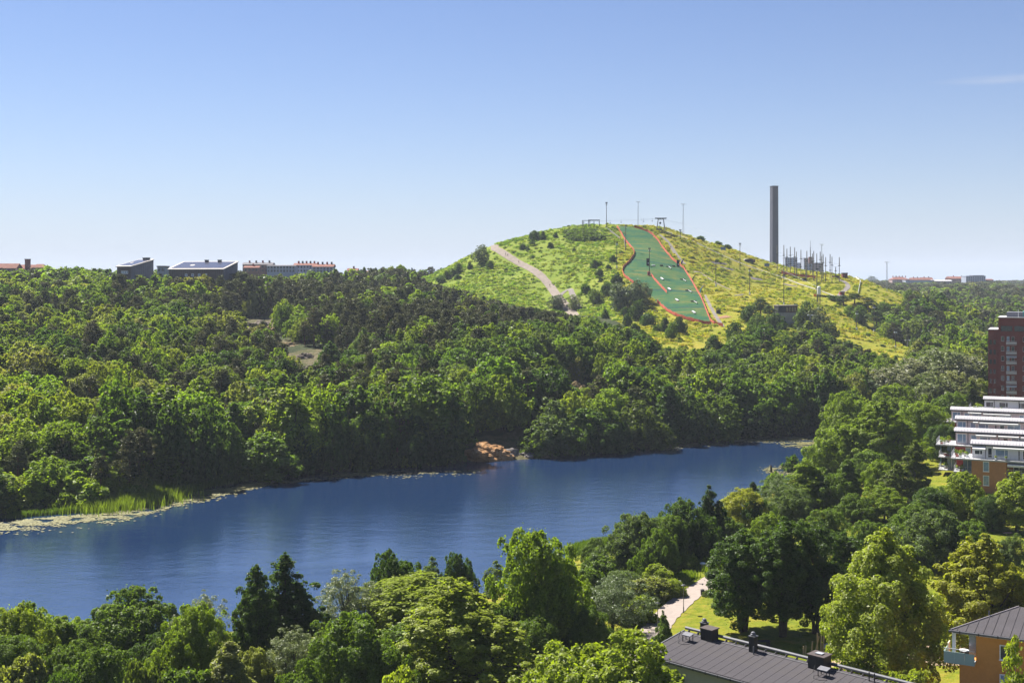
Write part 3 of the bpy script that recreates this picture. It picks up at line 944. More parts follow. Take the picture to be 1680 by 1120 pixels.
# ------------------------------------------------------------------ trees standing near, on this side of the lake
FORE = [
 # key, name, column, top row, width, distance, tint, label
 ('maple1', 'maple_tree', 18, 990, 125, 152, 'fresh', 'yellow green maple at the frame edge, nearest the lower corner with the cream flowers'),
 ('alder0', 'alder_tree', 50, 982, 60, 160, 'bright', 'spiky bright tree top rising behind the yellow green maple in the corner'),
 ('alder1', 'alder_tree', 100, 1006, 105, 158, 'bright', 'bright green tree between the corner maple and the big dark alder'),
 ('ash0', 'ash_tree', 150, 1012, 60, 170, 'grey', 'thin grey green tree top against the water beside the big dark alder'),
 ('alder2', 'alder_tree', 215, 958, 150, 160, 'mid', 'broad dark alder with three ragged tops, next to the silver topped tree'),
 ('willow1', 'willow_tree', 330, 968, 90, 158, 'silver', 'pale silver willow crown poking out above a green tree, between two dark alders'),
 ('alder0', 'alder_tree', 318, 985, 115, 148, 'bright', 'bright green tree in front of the pale silver willow crown'),
 ('bush1', 'elder_bush', 38, 1064, 100, 132, 'pale', 'elder bush dotted with cream flower heads at the lower corner'),
 ('maple2', 'maple_tree', 165, 1052, 110, 136, 'mid', 'mid green low tree below the big dark alder'),
 ('bush2', 'olive_bush', 228, 1076, 75, 126, 'olive', 'small olive bush at the lower edge beneath the big dark alder'),
 ('column0', 'young_tree', 375, 1050, 95, 133, 'pale', 'small cone shaped pale green tree at the foot of the twin topped alder'),
 ('bush0', 'low_bush', 100, 1085, 90, 128, 'dark', 'dark green low bush between the elder bush and the mid green low tree'),
 ('bush1', 'low_bush', 300, 1085, 110, 130, 'mid', 'green low bush at the lower edge between olive bush and cone shaped tree'),
 ('ragged1', 'alder_tree', 472, 905, 84, 158, 'dark', 'tall twin topped alder, the higher top, standing alone against the blue water'),
 ('ragged0', 'alder_tree', 417, 924, 68, 153, 'dark', 'lower of the two alders of the tall pair standing against the water'),
 ('willow0', 'willow_tree', 480, 1022, 100, 140, 'silver', 'silver green willow bush at the foot of the tall alder pair'),
 ('willow0', 'willow_tree', 572, 930, 115, 164, 'silver', 'airy silvery willow with its dark limbs showing against the water'),
 ('alder2', 'alder_tree', 640, 899, 95, 170, 'dark', 'dark alder close behind the airy silvery willow'),
 ('thin0', 'young_tree', 707, 911, 36, 182, 'grey', 'slim grey green young tree alone against the water'),
 ('alder0', 'alder_tree', 752, 902, 58, 182, 'dark', 'small dark tree top against water between the slim young tree and great maple'),
 ('thin0', 'young_tree', 812, 918, 42, 184, 'grey', 'slim tree top just beside the great maple, at its lake side'),
 ('ash1', 'ash_tree', 690, 938, 210, 162, 'fresh', 'wide vivid yellow green ash behind the flowering linden'),
 ('linden0', 'linden_tree', 752, 946, 215, 140, 'linden', 'large flowering linden with pale yellow green clumps below the vivid ash'),
 ('maple0', 'maple_tree', 585, 1002, 180, 136, 'mid', 'dark rounded maple in front of the airy silvery willow'),
 ('bush2', 'low_bush', 662, 1090, 120, 122, 'linden', 'pale yellow green bush at the lower edge below the flowering linden'),
 ('maple0', 'maple_tree', 882, 858, 165, 154, 'bright', 'great dense maple with visible trunks, tallest tree against the open water'),
 ('alder1', 'alder_tree', 935, 905, 70, 168, 'bright', 'tree leaning out from behind the great maple towards the reedy bank'),
 ('willow1', 'willow_tree', 1003, 936, 125, 164, 'grey', 'grey green rounded willow between the great maple and the path'),
 ('maple2', 'maple_tree', 1030, 1026, 270, 118, 'fresh', 'big bright yellow green maple in front of the dark grey roof'),
 ('bush0', 'low_bush', 905, 1070, 60, 132, 'dark', 'narrow dark bush beside the small grey hip roof'),
 ('alder0', 'alder_tree', 1090, 1000, 35, 148, 'mid', 'few leafy twigs by the lamp post at the near end of the path'),
 # the row of dark trees beyond the long roof
 ('tall1', 'dark_maple_tree', 1218, 866, 126, 165, 'dark', 'dark maple nearest the path in the row behind the long grey roof'),
 ('tall0', 'dark_maple_tree', 1284, 846, 112, 162, 'dark', 'tallest dark maple, second from the path behind the long grey roof'),
 ('tall2', 'dark_maple_tree', 1338, 854, 100, 163, 'deep', 'third dark maple from the path behind the long grey roof'),
 ('tall0', 'dark_maple_tree', 1386, 872, 84, 172, 'dark', 'fourth dark maple from the path, beside the great yellow linden'),
 ('linden1', 'linden_tree', 1452, 860, 205, 138, 'linden', 'great yellow green flowering linden between the playground and the orange house'),
 ('linden0', 'linden_tree', 1622, 872, 150, 152, 'yellow', 'yellow flowering linden standing behind the orange house'),
 ('linden1', 'linden_tree', 1702, 918, 110, 150, 'yellow', 'part of a yellow linden cut by the frame edge behind the orange house'),
 ('bush1', 'low_bush', 1500, 1086, 100, 124, 'linden', 'light green bush at the foot of the great yellow linden'),
 ('thin0', 'young_birch', 1668, 1040, 75, 97, 'linden', 'thin yellow green young birch in front of the orange house wall'),
]
for key, nm, px, top, w, d, tint, lab in FORE:
    tree_px(key, nm, px, top, w, d, tint, lab, 'bush' if 'bush' in nm else 'tree')

BANK = [
 ('alder1', 'alder_tree', 1042, 838, 115, 203, 'grey', 'grey green tree at the near bank beside the reeds, closest to open water'),
 ('maple1', 'alder_tree', 1100, 836, 75, 206, 'mid', 'green tree behind the grey green bank tree, towards the yellow willow'),
 ('alder0', 'alder_tree', 1125, 815, 90, 209, 'dark', 'dark tree with cone top on the near bank, lake side of the path'),
 ('alder2', 'alder_tree', 1166, 794, 62, 216, 'deep', 'narrow dark alder just beside the yellow weeping willow'),
 ('weeper0', 'weeping_willow', 1214, 797, 92, 224, 'yellow', 'yellow weeping willow on the near bank'),
 ('column0', 'alder_tree', 1236, 789, 28, 262, 'deep', 'tiny dark tree top peeping over the yellow weeping willow'),
 ('willow1', 'alder_tree', 1280, 776, 70, 250, 'mid', 'loose feathery tree near the dark post in the water'),
 ('column0', 'bank_tree', 1322, 753, 80, 258, 'bright', 'cone shaped bright green tree on the bank near the lake end'),
 ('column0', 'bank_tree', 1390, 752, 52, 262, 'mid', 'narrow dark cone shaped tree next to the bright cone shaped one'),
 ('maple0', 'bank_tree', 1378, 690, 100, 306, 'bright', 'bright green tree leaning over the far end of the lake'),
 ('alder1', 'bank_tree', 1385, 640, 90, 362, 'bright', 'tall tree at the lake end, above the bright leaning tree'),
 ('linden0', 'great_maple', 1452, 652, 102, 300, 'bright', 'great evenly rounded bright green maple beside the terraced flats'),
 ('maple1', 'bank_tree', 1512, 650, 85, 322, 'bright', 'light green tree between the great rounded maple and the terraced flats'),
 ('birch0', 'birch_tree', 1497, 722, 85, 254, 'olive', 'grey olive birch in front of the terraced flats'),
 ('maple2', 'round_maple', 1576, 770, 98, 234, 'fresh', 'round bright green maple right in front of the orange brick flats'),
 ('ash1', 'bank_tree', 1668, 768, 78, 224, 'fresh', 'bright tree cut by the frame edge in front of the orange brick flats'),
 ('ash0', 'bank_tree', 1452, 792, 78, 236, 'bright', 'bright tree below the grey olive birch'),
 ('maple0', 'bank_tree', 1398, 808, 70, 238, 'mid', 'mid green tree between the bright tree and the cone shaped one'),
 ('alder0', 'bank_tree', 1352, 832, 80, 214, 'mid', 'mid green tree behind the row of dark maples'),
 ('maple1', 'bank_tree', 1425, 738, 80, 284, 'mid', 'mid green tree at the foot of the great rounded maple'),
 ('alder2', 'bank_tree', 1300, 800, 66, 236, 'grey', 'grey green tree below the bright cone shaped tree'),
 ('maple2', 'bank_tree', 1195, 848, 70, 214, 'mid', 'mid green tree below the yellow weeping willow'),
 ('alder1', 'bank_tree', 1150, 872, 75, 208, 'dark', 'dark tree shading the far end of the visible path'),
 ('alder0', 'bank_tree', 1255, 838, 70, 206, 'bright', 'tree between the weeping willow and the tallest dark maple'),
 ('maple1', 'bank_tree', 1535, 832, 135, 198, 'grey', 'grey green broad tree behind the great yellow linden'),
 ('maple0', 'bank_tree', 1592, 852, 100, 196, 'mid', 'green tree between the two yellow lindens, below the round maple'),
 ('alder1', 'bank_tree', 1480, 842, 80, 206, 'mid', 'green tree just behind the top of the great yellow linden'),
 ('maple2', 'bank_tree', 1428, 850, 75, 200, 'mid', 'green tree between the dark maples and the great yellow linden'),
 ('ash0', 'bank_tree', 1660, 872, 60, 190, 'grey', 'grey green tree on the lawn edge behind the yellow linden'),
 ('alder2', 'bank_tree', 1400, 700, 70, 318, 'mid', 'mid green tree between the leaning tree and the great rounded maple'),
 ('maple2', 'bank_tree', 1408, 655, 80, 372, 'mid', 'dense tree behind the great rounded maple'),
 ('maple0', 'bank_tree', 1466, 628, 90, 400, 'bright', 'bright broad tree above the great rounded maple'),
 ('alder0', 'bank_tree', 1556, 640, 80, 360, 'mid', 'tree behind the topmost terraced flats'),
 ('birch0', 'bank_tree', 1590, 622, 70, 385, 'olive', 'olive tree beside the red brick tower'),
 ('maple1', 'bank_tree', 1545, 690, 60, 310, 'dark', 'dark tree shaded beside the balconies of the terraced flats'),
 ('maple1', 'bank_tree', 1528, 792, 72, 226, 'dark', 'dark green tree between the grey olive birch and the round maple'),
 ('alder0', 'bank_tree', 1448, 752, 66, 262, 'bright', 'bright green tree just in front of the great rounded maple'),
 ('ash0', 'bank_tree', 1500, 818, 70, 214, 'mid', 'mid green tree below the grey olive birch, over the great yellow linden'),
 ('maple2', 'bank_tree', 1628, 806, 50, 226, 'dark', 'dark tree at the foot of the orange brown flats'),
 ('alder2', 'bank_tree', 1345, 765, 70, 258, 'mid', 'mid green tree between the two cone shaped bank trees'),
 ('maple0', 'bank_tree', 1240, 815, 66, 222, 'dark', 'dark tree between the weeping willow and the feathery tree'),
 ('alder1', 'bank_tree', 1080, 862, 70, 196, 'mid', 'mid green tree lake side of the bright round path bush'),
 ('maple1', 'bank_tree', 975, 880, 50, 214, 'mid', 'mid green bushy tree right behind the reeds of the near bank'),
 ('alder1', 'bank_tree', 1520, 612, 80, 430, 'mid', 'green tree below the silver willows'),
]
for key, nm, px, top, w, d, tint, lab in BANK:
    tree_px(key, nm, px, top, w, d, tint, lab)

BUSHES = [
 ('bush0', 1122, 900, 56, 204, 'fresh', 'bright yellow green bush by the path, nearest the litter bin'),
 ('bush1', 1080, 922, 56, 191, 'fresh', 'bright round bush lake side of the path beside the white notice board'),
 ('bush2', 1058, 945, 90, 182, 'pale', 'pale green low thicket along the path'),
 ('bush0', 1103, 944, 44, 185, 'fresh', 'small yellow green bush right beside the white notice board'),
 ('bush1', 1050, 974, 70, 171, 'fresh', 'vivid green thicket at the near end of the path'),
 ('bush2', 1150, 898, 50, 212, 'mid', 'green bush behind the table at the path'),
 ('bush1', 985, 905, 75, 200, 'mid', 'green bush at the water in front of the reeds'),
 ('bush0', 1022, 930, 70, 190, 'grey', 'grey green bush between the rounded willow and the bright path bush'),
 ('bush2', 960, 930, 60, 190, 'mid', 'green bush beside the great maple, near the reeds'),
 ('bush1', 1000, 965, 80, 176, 'mid', 'green bush in front of the rounded grey green willow'),
 ('bush0', 1166, 966, 26, 184, 'olive', 'small olive shrub on the lawn side of the path'),
 ('bush2', 1205, 930, 66, 188, 'mid', 'shaded bush under the dark maple nearest the path'),
 ('bush0', 1185, 905, 40, 216, 'dark', 'dark bush beyond the picnic table'),
]
for key, px, top, w, d, tint, lab in BUSHES:
    tree_px(key, 'bush', px, top, w, d, tint, lab, 'bush')

# leafy edge of the water behind the nearest trees, and hidden trees that carry the row on outside the frame
rng = np.random.default_rng(5)
HUE0 = {'dark': 'dark green', 'mid': 'mid green', 'pale': 'pale green'}
FILL = [(270, 1030, 90, 150, 'dark', 'below the pale silver willow crown'), (540, 1030, 90, 150, 'mid', 'under the airy silvery willow'), (830, 985, 90, 150, 'dark', 'at the lake side foot of the great maple'),
        (960, 985, 70, 150, 'mid', 'between the great maple and the rounded willow'), (420, 1060, 80, 138, 'pale', 'below the tall alder pair'), (700, 1010, 120, 150, 'mid', 'hidden behind the flowering linden'),
        (130, 1045, 80, 146, 'mid', 'below the bright tree beside the corner maple'), (20, 1035, 90, 143, 'mid', 'under the yellow green corner maple'), (500, 1075, 90, 128, 'mid', 'in front of the silver green willow bush'), (880, 1000, 90, 146, 'mid', 'in front of the great maple trunks')]
for i, (px, top, w, d, tint, where) in enumerate(FILL):
    tree_px(['alder0', 'maple1', 'alder2', 'maple2'][i % 4], 'understory_tree', px, top, w, d, tint, f'{HUE0[tint]} low tree {where}')

# ------------------------------------------------------------------ the wood across the lake
rng = np.random.default_rng(21)
SOLO_SPOTS = []      # (column, top row, width, distance, key, tint)
SHORE = [
 # along the far water's edge, hand placed
 (12, 770, 90, 268, 'mbush0', 'fresh'), (75, 748, 85, 274, 'mbroad1', 'bright'), (130, 772, 80, 272, 'mbush1', 'fresh'), (175, 762, 75, 278, 'mbroad0', 'bright'), (215, 752, 55, 282, 'mbroad2', 'pale'),
 (30, 686, 95, 292, 'mbroad3', 'fresh'), (95, 690, 80, 290, 'mbroad0', 'bright'), (140, 705, 60, 290, 'malder0', 'fresh'), (192, 672, 36, 296, 'mcolumn0', 'mid'),
 (190, 622, 90, 300, 'malder0', 'mid'), (238, 640, 80, 296, 'malder1', 'dark'), (285, 655, 85, 294, 'malder2', 'dark'), (335, 662, 75, 300, 'malder0', 'dark'), (375, 690, 60, 306, 'malder1', 'mid'),
 (440, 708, 115, 308, 'mbroad2', 'mid'), (405, 655, 90, 322, 'mbroad0', 'mid'), (478, 640, 80, 326, 'malder2', 'mid'), (520, 628, 90, 330, 'mbroad1', 'bright'), (545, 660, 70, 322, 'malder0', 'dark'),
 (590, 630, 90, 330, 'mbroad3', 'mid'), (622, 655, 70, 328, 'malder1', 'dark'), (655, 640, 75, 334, 'malder2', 'dark'), (700, 612, 125, 338, 'mbroad0', 'mid'), (735, 640, 78, 338, 'mbroad1', 'dark'),
 (680, 680, 60, 330, 'malder0', 'deep'), (720, 690, 70, 332, 'malder1', 'deep'), (500, 690, 60, 318, 'malder1', 'dark'),
 (790, 636, 60, 385, 'mbroad1', 'mid'), (815, 655, 55, 380, 'mpine0', 'pine'), (842, 648, 50, 388, 'mpine1', 'pine'), (796, 684, 50, 372, 'mwillow0', 'grey'),
 (905, 680, 85, 350, 'malder1', 'grey'), (880, 700, 60, 349, 'mbush1', 'mid'), (950, 668, 85, 356, 'malder2', 'mid'), (985, 670, 70, 356, 'malder0', 'dark'), (1010, 690, 60, 358, 'mbush2', 'dark'),
 (1045, 655, 85, 364, 'mbroad2', 'olive'), (1075, 690, 60, 366, 'mbroad1', 'olive'), (1098, 628, 50, 376, 'mcolumn0', 'dark'), (1130, 640, 70, 380, 'malder0', 'dark'), (1165, 640, 75, 384, 'malder1', 'mid'),
 (1180, 672, 60, 386, 'mbush0', 'bright'), (1205, 612, 80, 396, 'mbroad3', 'mid'), (1245, 620, 85, 396, 'malder2', 'mid'), (1290, 612, 80, 402, 'mbroad0', 'mid'), (1325, 632, 70, 406, 'malder0', 'dark'), (1225, 665, 60, 392, 'malder1', 'deep'),
 (1270, 670, 60, 396, 'malder0', 'deep'), (1310, 675, 55, 402, 'malder1', 'deep'), (1350, 650, 60, 412, 'malder2', 'dark'),
]
ORD = ['first', 'second', 'third', 'fourth', 'fifth', 'sixth', 'seventh', 'eighth', 'ninth', 'tenth', 'eleventh', 'twelfth', 'thirteenth', 'fourteenth', 'fifteenth', 'sixteenth', 'seventeenth', 'eighteenth',
       'nineteenth', 'twentieth'] + ['twenty-' + w for w in ('first', 'second', 'third', 'fourth', 'fifth', 'sixth', 'seventh', 'eighth', 'ninth')] + ['thirtieth'] + ['thirty-' + w for w in ('first', 'second', 'third', 'fourth', 'fifth')]
HUE = {'fresh': 'yellow green', 'bright': 'bright green', 'mid': 'mid green', 'dark': 'dark green', 'deep': 'deep green', 'olive': 'olive', 'pale': 'pale green', 'grey': 'grey green', 'pine': 'dark', 'silver': 'silver'}  # deep is the darkest leaf tint
west = sorted([s for s in SHORE if s[0] < 770], key=lambda s: -s[0])
east = sorted([s for s in SHORE if s[0] >= 770], key=lambda s: s[0])
for seq, way in ((west, 'towards the reed bed'), (east, 'towards the lake end')):
    for k, (px, top, w, d, key, tint) in enumerate(seq):
        kind = 'pine' if 'pine' in key else 'bush' if 'bush' in key else 'tree'
        nm = {'pine': 'pine_tree', 'bush': 'shore_bush', 'tree': 'shore_tree'}[kind]
        tree_px(key, nm, px, top, w, d, jitter(TINT[tint], rng, 0.08), f'{HUE[tint]} {kind} on far shore, {ORD[k]} from orange rock {way}', 'bush' if kind == 'bush' else 'tree')

# openings in the wood: bare rock, the two wooden buildings
CLEAR = [(G(px, py), rad) for px, py, rad in ROCKS]
CLEAR = [(c.x, c.y, rad * 0.62, c.z) for c, rad in CLEAR]
BUILDING_CLEAR = [(*XY(212, 646), 9), (*XY(235, 648), 9), (*XY(300, 648), 9), (*XY(330, 648), 9), (*XY(360, 648), 9), (*XY(385, 650), 8), (*XY(1294, 615), 9)]

def wood_points(y0, y1, r, seed, margin=45):
    g = np.random.default_rng(seed)
    x, y = poisson(-0.50 * y1 - margin, 0.50 * y1 + margin, y0, y1, r, g)
    keep = np.abs(x) < 0.44 * y + margin
    x, y = x[keep], y[keep]
    sd = lake_sd(x, y)
    ok = (sd > 3) & ~inside(NEAR, x, y) & (md(x, y) < -1.5) & ~inside(STRIP, x, y)
    for cx, cy, rad, cz in CLEAR:
        # the opening and the ground just in front of it, which would hide it
        ok &= ~((np.hypot(x - cx * y / cy, (y - cy) * 0.5) < rad) | ((np.abs(x - cx * y / cy) < rad * 0.8) & (y < cy) & (y > cy - 26)))
    for cx, cy, rad in BUILDING_CLEAR:
        ok &= np.hypot(x - cx, y - cy) > rad
    px_ = CX + x / y * F
    ok &= ~((px_ > 1428) & (px_ < 1612) & (y > 392) & (y < 455))
    ok &= ~((px_ > 1335) & (px_ < 1500) & (y < 640) & (y > 505) & (md(x, y) > -30))
    return x[ok], y[ok]

def value_noise(x, y, s, seed):
    g = np.random.default_rng(seed)
    tab = g.uniform(size=(64, 64))
    u, v = x / s, y / s
    i, j = np.floor(u).astype(int), np.floor(v).astype(int)
    fu, fv = u - i, v - j
    fu, fv = fu * fu * (3 - 2 * fu), fv * fv * (3 - 2 * fv)
    T = lambda a, b: tab[a % 64, b % 64]
    return (T(i, j) * (1 - fu) + T(i + 1, j) * fu) * (1 - fv) + (T(i, j + 1) * (1 - fu) + T(i + 1, j + 1) * fu) * fv

xa, ya = wood_points(255, 660, 7.2, 31)
xb, yb = wood_points(660, 1120, 8.0, 32)
xc, yc = wood_points(1120, 2600, 15, 33)
WX, WY = np.r_[xa, xb, xc], np.r_[ya, yb, yc]
WZ = H(WX, WY)
n = len(WX)
WPX = CX + WX / WY * F
u = rng.uniform(size=n)
# how likely a pine stands here
pp = np.where(WPX < 330, np.where(WY > 600, 0.30, 0.12), 0.62)
pp = np.where((WPX > 330) & (WPX < 960) & (WY < 400), 0.10, pp)
pp = np.where((WPX > 330) & (WPX < 960) & (WY > 430) & (WY < 700), 0.78, pp)
pp = np.where((WPX > 560) & (WY < 480), 0.22, pp)
pp = np.where((WPX > 940) & (WY < 620), 0.13, pp)
pp = np.where((WPX > 1300) & (WY > 640), 0.50, pp)
pp = np.where((WPX > 1300) & (WY > 1000), 0.75, pp)
pp = np.clip(pp + (value_noise(WX, WY, 45, 3) - 0.5) * 0.8, 0.02, 0.97)
IS_PINE = u < pp
vn = value_noise(WX, WY, 26, 4)
hgt = np.where(IS_PINE, rng.uniform(11.5, 17, n), rng.uniform(8.0, 16, n) + 4.0 * (vn - 0.3))
sdw = lake_sd(WX, WY)
hgt = np.where((sdw < 26) & ~IS_PINE & (WPX > 180), hgt + 3.5, hgt)
hgt = np.where((WPX < 190) & (WY < 290), hgt * 0.62, hgt)
mdw = md(WX, WY)
hgt = np.where((mdw > -14), hgt * 0.62, hgt)
hgt = np.where((WPX > 165) & (WPX < 425) & (WY > 585) & (WY < 640), hgt * 1.3, hgt)
# stunted pines about the bare rocks
for cx, cy, rad, cz in CLEAR:
    hgt = np.where((np.hypot(WX - cx, WY - cy) < rad * 2.4), hgt * 0.75, hgt)
# the wood keeps below the sight lines to the meadow, the gravel track and the rocky openings
CAPX = [690, 740, 800, 860, 900, 940, 980, 1000, 1060, 1075, 1110, 1160, 1190, 1215, 1240, 1275, 1310, 1330, 1345, 1375, 1400, 1440, 1490, 1520]
CAPY = [462, 472, 491, 505, 511, 518, 522, 530, 545, 560, 570, 574, 570, 535, 520, 545, 545, 525, 530, 545, 563, 577, 592, 560]
caprow = np.interp(WPX, CAPX, CAPY) + rng.uniform(-4, 5, n)
infront = (WPX > 690) & (WPX < 1500) & (WY < np.where(WPX > 1370, 592, 745)) & (WY > 405) & (mdw < 0)
hcap = np.where(infront, CAMZ - (caprow - HY) * WY / F - WZ, 99)
for (rx, ry, rw) in ((428, 524, 46), (396, 538, 26), (445, 538, 24), (500, 578, 40), (512, 598, 36), (472, 561, 34), (945, 630, 70), (868, 722, 30), (800, 736, 70)):
    dc = G(rx, ry + 4, 240).y
    m_ = (np.abs(WPX - rx) < rw * 0.5) & (WY < dc) & (WY > dc - 130)
    hcap = np.where(m_, np.minimum(hcap, CAMZ - (ry + rng.uniform(-1, 9, n) - HY) * WY / F - WZ), hcap)
hgt = np.minimum(hgt, hcap)
hgt = np.where((WPX < 165) & (WY > 640) & (WY < 800), hgt * 1.12, hgt)
GONE = hgt < 1.8
hgt = np.maximum(hgt, 1.8)
wid = np.where(IS_PINE, hgt * rng.uniform(0.34, 0.50, n), hgt * rng.uniform(0.65, 1.0, n))
names = ['bright', 'mid', 'dark', 'pale', 'olive', 'fresh', 'grey']
base_p = np.array([0.24, 0.32, 0.16, 0.07, 0.08, 0.06, 0.07])
tsel = rng.choice(len(names), n, p=base_p)
tsel = np.where((value_noise(WX, WY, 60, 9) > 0.62) & (WPX < 420), rng.choice([0, 5, 3], n), tsel)
tints = np.array([TINT[k] for k in names])[tsel]
tints = np.where(IS_PINE[:, None], np.array(TINT['pine']), tints)
tints = tints * (1 + rng.uniform(-0.16, 0.16, (n, 1))) * (1 + rng.uniform(-0.06, 0.06, (n, 3)))
wtop = HY + (CAMZ - WZ - hgt) * F / WY
wbot = HY + (CAMZ - WZ) * F / WY

# which of them show: near ones hide those behind
cover = np.full(1680, 2000.0)
for px, top, w, d, *_ in SHORE:
    a, b = int(max(0, px - w * 0.4)), int(min(1680, px + w * 0.4))
    if b > a: cover[a:b] = np.minimum(cover[a:b], top + w * 0.12)
seen = np.zeros(n)
for k in np.argsort(WY):
    if GONE[k]: continue
    hw = wid[k] * F / WY[k] / 2
    a, b = int(max(0, WPX[k] - hw)), int(min(1680, WPX[k] + hw))
    if b - a < 1: continue
    xs = (np.arange(a, b) + 0.5 - WPX[k]) / hw
    top = wtop[k] + (wbot[k] - wtop[k]) * 0.32 * xs ** 2
    gain = np.clip(np.minimum(cover[a:b], wbot[k]) - top, 0, None)
    seen[k] = gain.sum()
    cover[a:b] = np.minimum(cover[a:b], top + 1.5)

def zone(k):
    px, d = WPX[k], WY[k]
    if d < 420 and px < 780: return 'wood just above the shore trees', 'towards the reed bed'
    if px < 330: return 'slope below the wooden buildings', ''
    if px > 1300 and d > 600: return 'valley beyond the grass ridge', ''
    if px > 1330: return 'wood around the silver willows', ''
    if px > 900: return 'wood below the ski slope', ''
    if d < 640:
        if px < 470: return 'pine wood below the wooden buildings', ''
        if px < 570: return ('pine wood just below the bare rocks' if d < 470 else 'pine wood just above the bare rocks'), ''
        if px < 690: return ('lower' if d < 500 else 'upper') + ' pine wood beyond the bare rocks', ''
        if px < 800: return ('lower' if d < 500 else 'upper') + ' pine wood straight below the hill flank', ''
        return ('lower' if d < 500 else 'upper') + ' pine wood between gravel track and orange shore rock', ''
    return 'upper wood below the horizon houses', ''

hue_of = [HUE[k] for k in names]
order = np.argsort(-seen)
solo = np.zeros(n, bool)
cnt = {'pine': 0, 'tree': 0}
LIM = {'pine': 285, 'tree': 262}
for k in order:
    kind = 'pine' if IS_PINE[k] else 'tree'
    if WY[k] > 900 or cnt[kind] >= LIM[kind] or not (-10 < WPX[k] < 1690) or seen[k] < 15:
        continue
    cnt[kind] += 1
    solo[k] = True
    zn, _ = zone(k)
    big = 'tall' if hgt[k] > (14.2 if kind == 'pine' else 13.5) else 'small' if hgt[k] < 10.5 else 'middling'
    form = 'broad' if wid[k] / hgt[k] > (0.42 if kind == 'pine' else 0.83) else 'slender'
    if kind == 'pine':
        key, nm, lab = ('mpine%d' % rng.integers(3)) if WY[k] < 640 else ('fpine%d' % rng.integers(4)), 'pine_tree', f'{big} {form} dark pine in {zn}'
    else:
        hue = hue_of[tsel[k]]
        key = (['mbroad0', 'mbroad1', 'mbroad2', 'mbroad3', 'malder0', 'malder1', 'mbirch0', 'mwide1'][rng.integers(8)]) if WY[k] < 640 else ('fbroad%d' % rng.integers(4))
        nm, lab = 'broadleaf_tree', f'{big} {form} {hue} tree in {zn}'
    put_tree(key, nm, WX[k], WY[k], hgt[k], wid[k], tuple(float(v) for v in tints[k]), lab, 'tree', lab.split(' in ')[0] + 's in ' + zn, parts=WY[k] < 430)

rest = ~solo & ~GONE
FK = ['fbroad0', 'fbroad1', 'fbroad2', 'fbroad3', 'fpine0', 'fpine1', 'fpine2', 'fpine3', 'mbroad0', 'mbroad1', 'mbroad2', 'malder0', 'mpine0', 'mpine1', 'mpine2', 'mbirch0', 'mcolumn0', 'fcone0']
which = np.where(IS_PINE, 4 + rng.integers(0, 4, n), rng.integers(0, 4, n))
which = np.where(WY < 560, np.where(IS_PINE, 12 + rng.integers(0, 3, n), 8 + rng.integers(0, 4, n)), which)
odd = ~IS_PINE & (rng.uniform(size=n) < 0.16)
which = np.where(odd, np.where(WY < 560, 15 + rng.integers(0, 2, n), 17), which)
wid = np.where(odd, hgt * 0.45, wid)
h0 = np.array([TREE[k][3] for k in FK])[which]
w0 = np.array([TREE[k][4] for k in FK])[which]
farw = np.where(WY > 1120, 1.9, 1.0)
sc = np.stack([wid / w0 * farw, wid / w0 * farw, hgt / h0 * np.where(WY > 1120, 0.9, 1)], 1)
scatter('distant_forest', FK, np.stack([WX, WY, WZ], 1)[rest], 'unbroken wood of pines and leafy trees across the lake', sc[rest], tints[rest], which[rest], rng.uniform(0, 6.28, n)[rest])

# undergrowth along the far waterline and among the trunks
ux, uy = poisson(-190, 130, 245, 420, 3.0, rng)
sdu = lake_sd(ux, uy)
ok = (sdu > 0.8) & (sdu < 11) & ~inside(NEAR, ux, uy)
for px, py, rad in ROCKS[3:5]:
    g = G(px, py)
    ok &= np.hypot(ux - g.x, uy - g.y) > rad * 0.9
ux, uy = ux[ok], uy[ok]
m = len(ux)
s = rng.uniform(0.45, 1.1, m)
tt = np.array([TINT[k] for k in ('mid', 'bright', 'dark', 'grey')])[rng.integers(0, 4, m)] * rng.uniform(0.8, 1.15, (m, 1))
scatter('waterside_undergrowth', ['fbush0', 'fbush1'], np.stack([ux, uy, H(ux, uy) - 0.1], 1), 'leafy undergrowth along the far waterline', np.stack([s, s, s * 1.1], 1), tt, rng.integers(0, 2, m), rng.uniform(0, 6.28, m))

# silver willows in the valley beside the tower
for px, top, w, d, t in [(1462, 598, 80, 424, 'greysilver'), (1500, 584, 80, 436, 'greysilver'), (1543, 568, 92, 444, 'silver'), (1588, 580, 84, 440, 'greysilver'), (1428, 612, 60, 420, 'grey'), (1566, 606, 76, 420, 'pale'), (1522, 606, 70, 418, 'silver')]:
    tree_px('mwillow%d' % (px % 2), 'willow_tree', px, top, w, d, t, 'broad silver grey willow in the clump between the ski hill foot and the red tower', group='silver willows beside the red tower', parts=False)

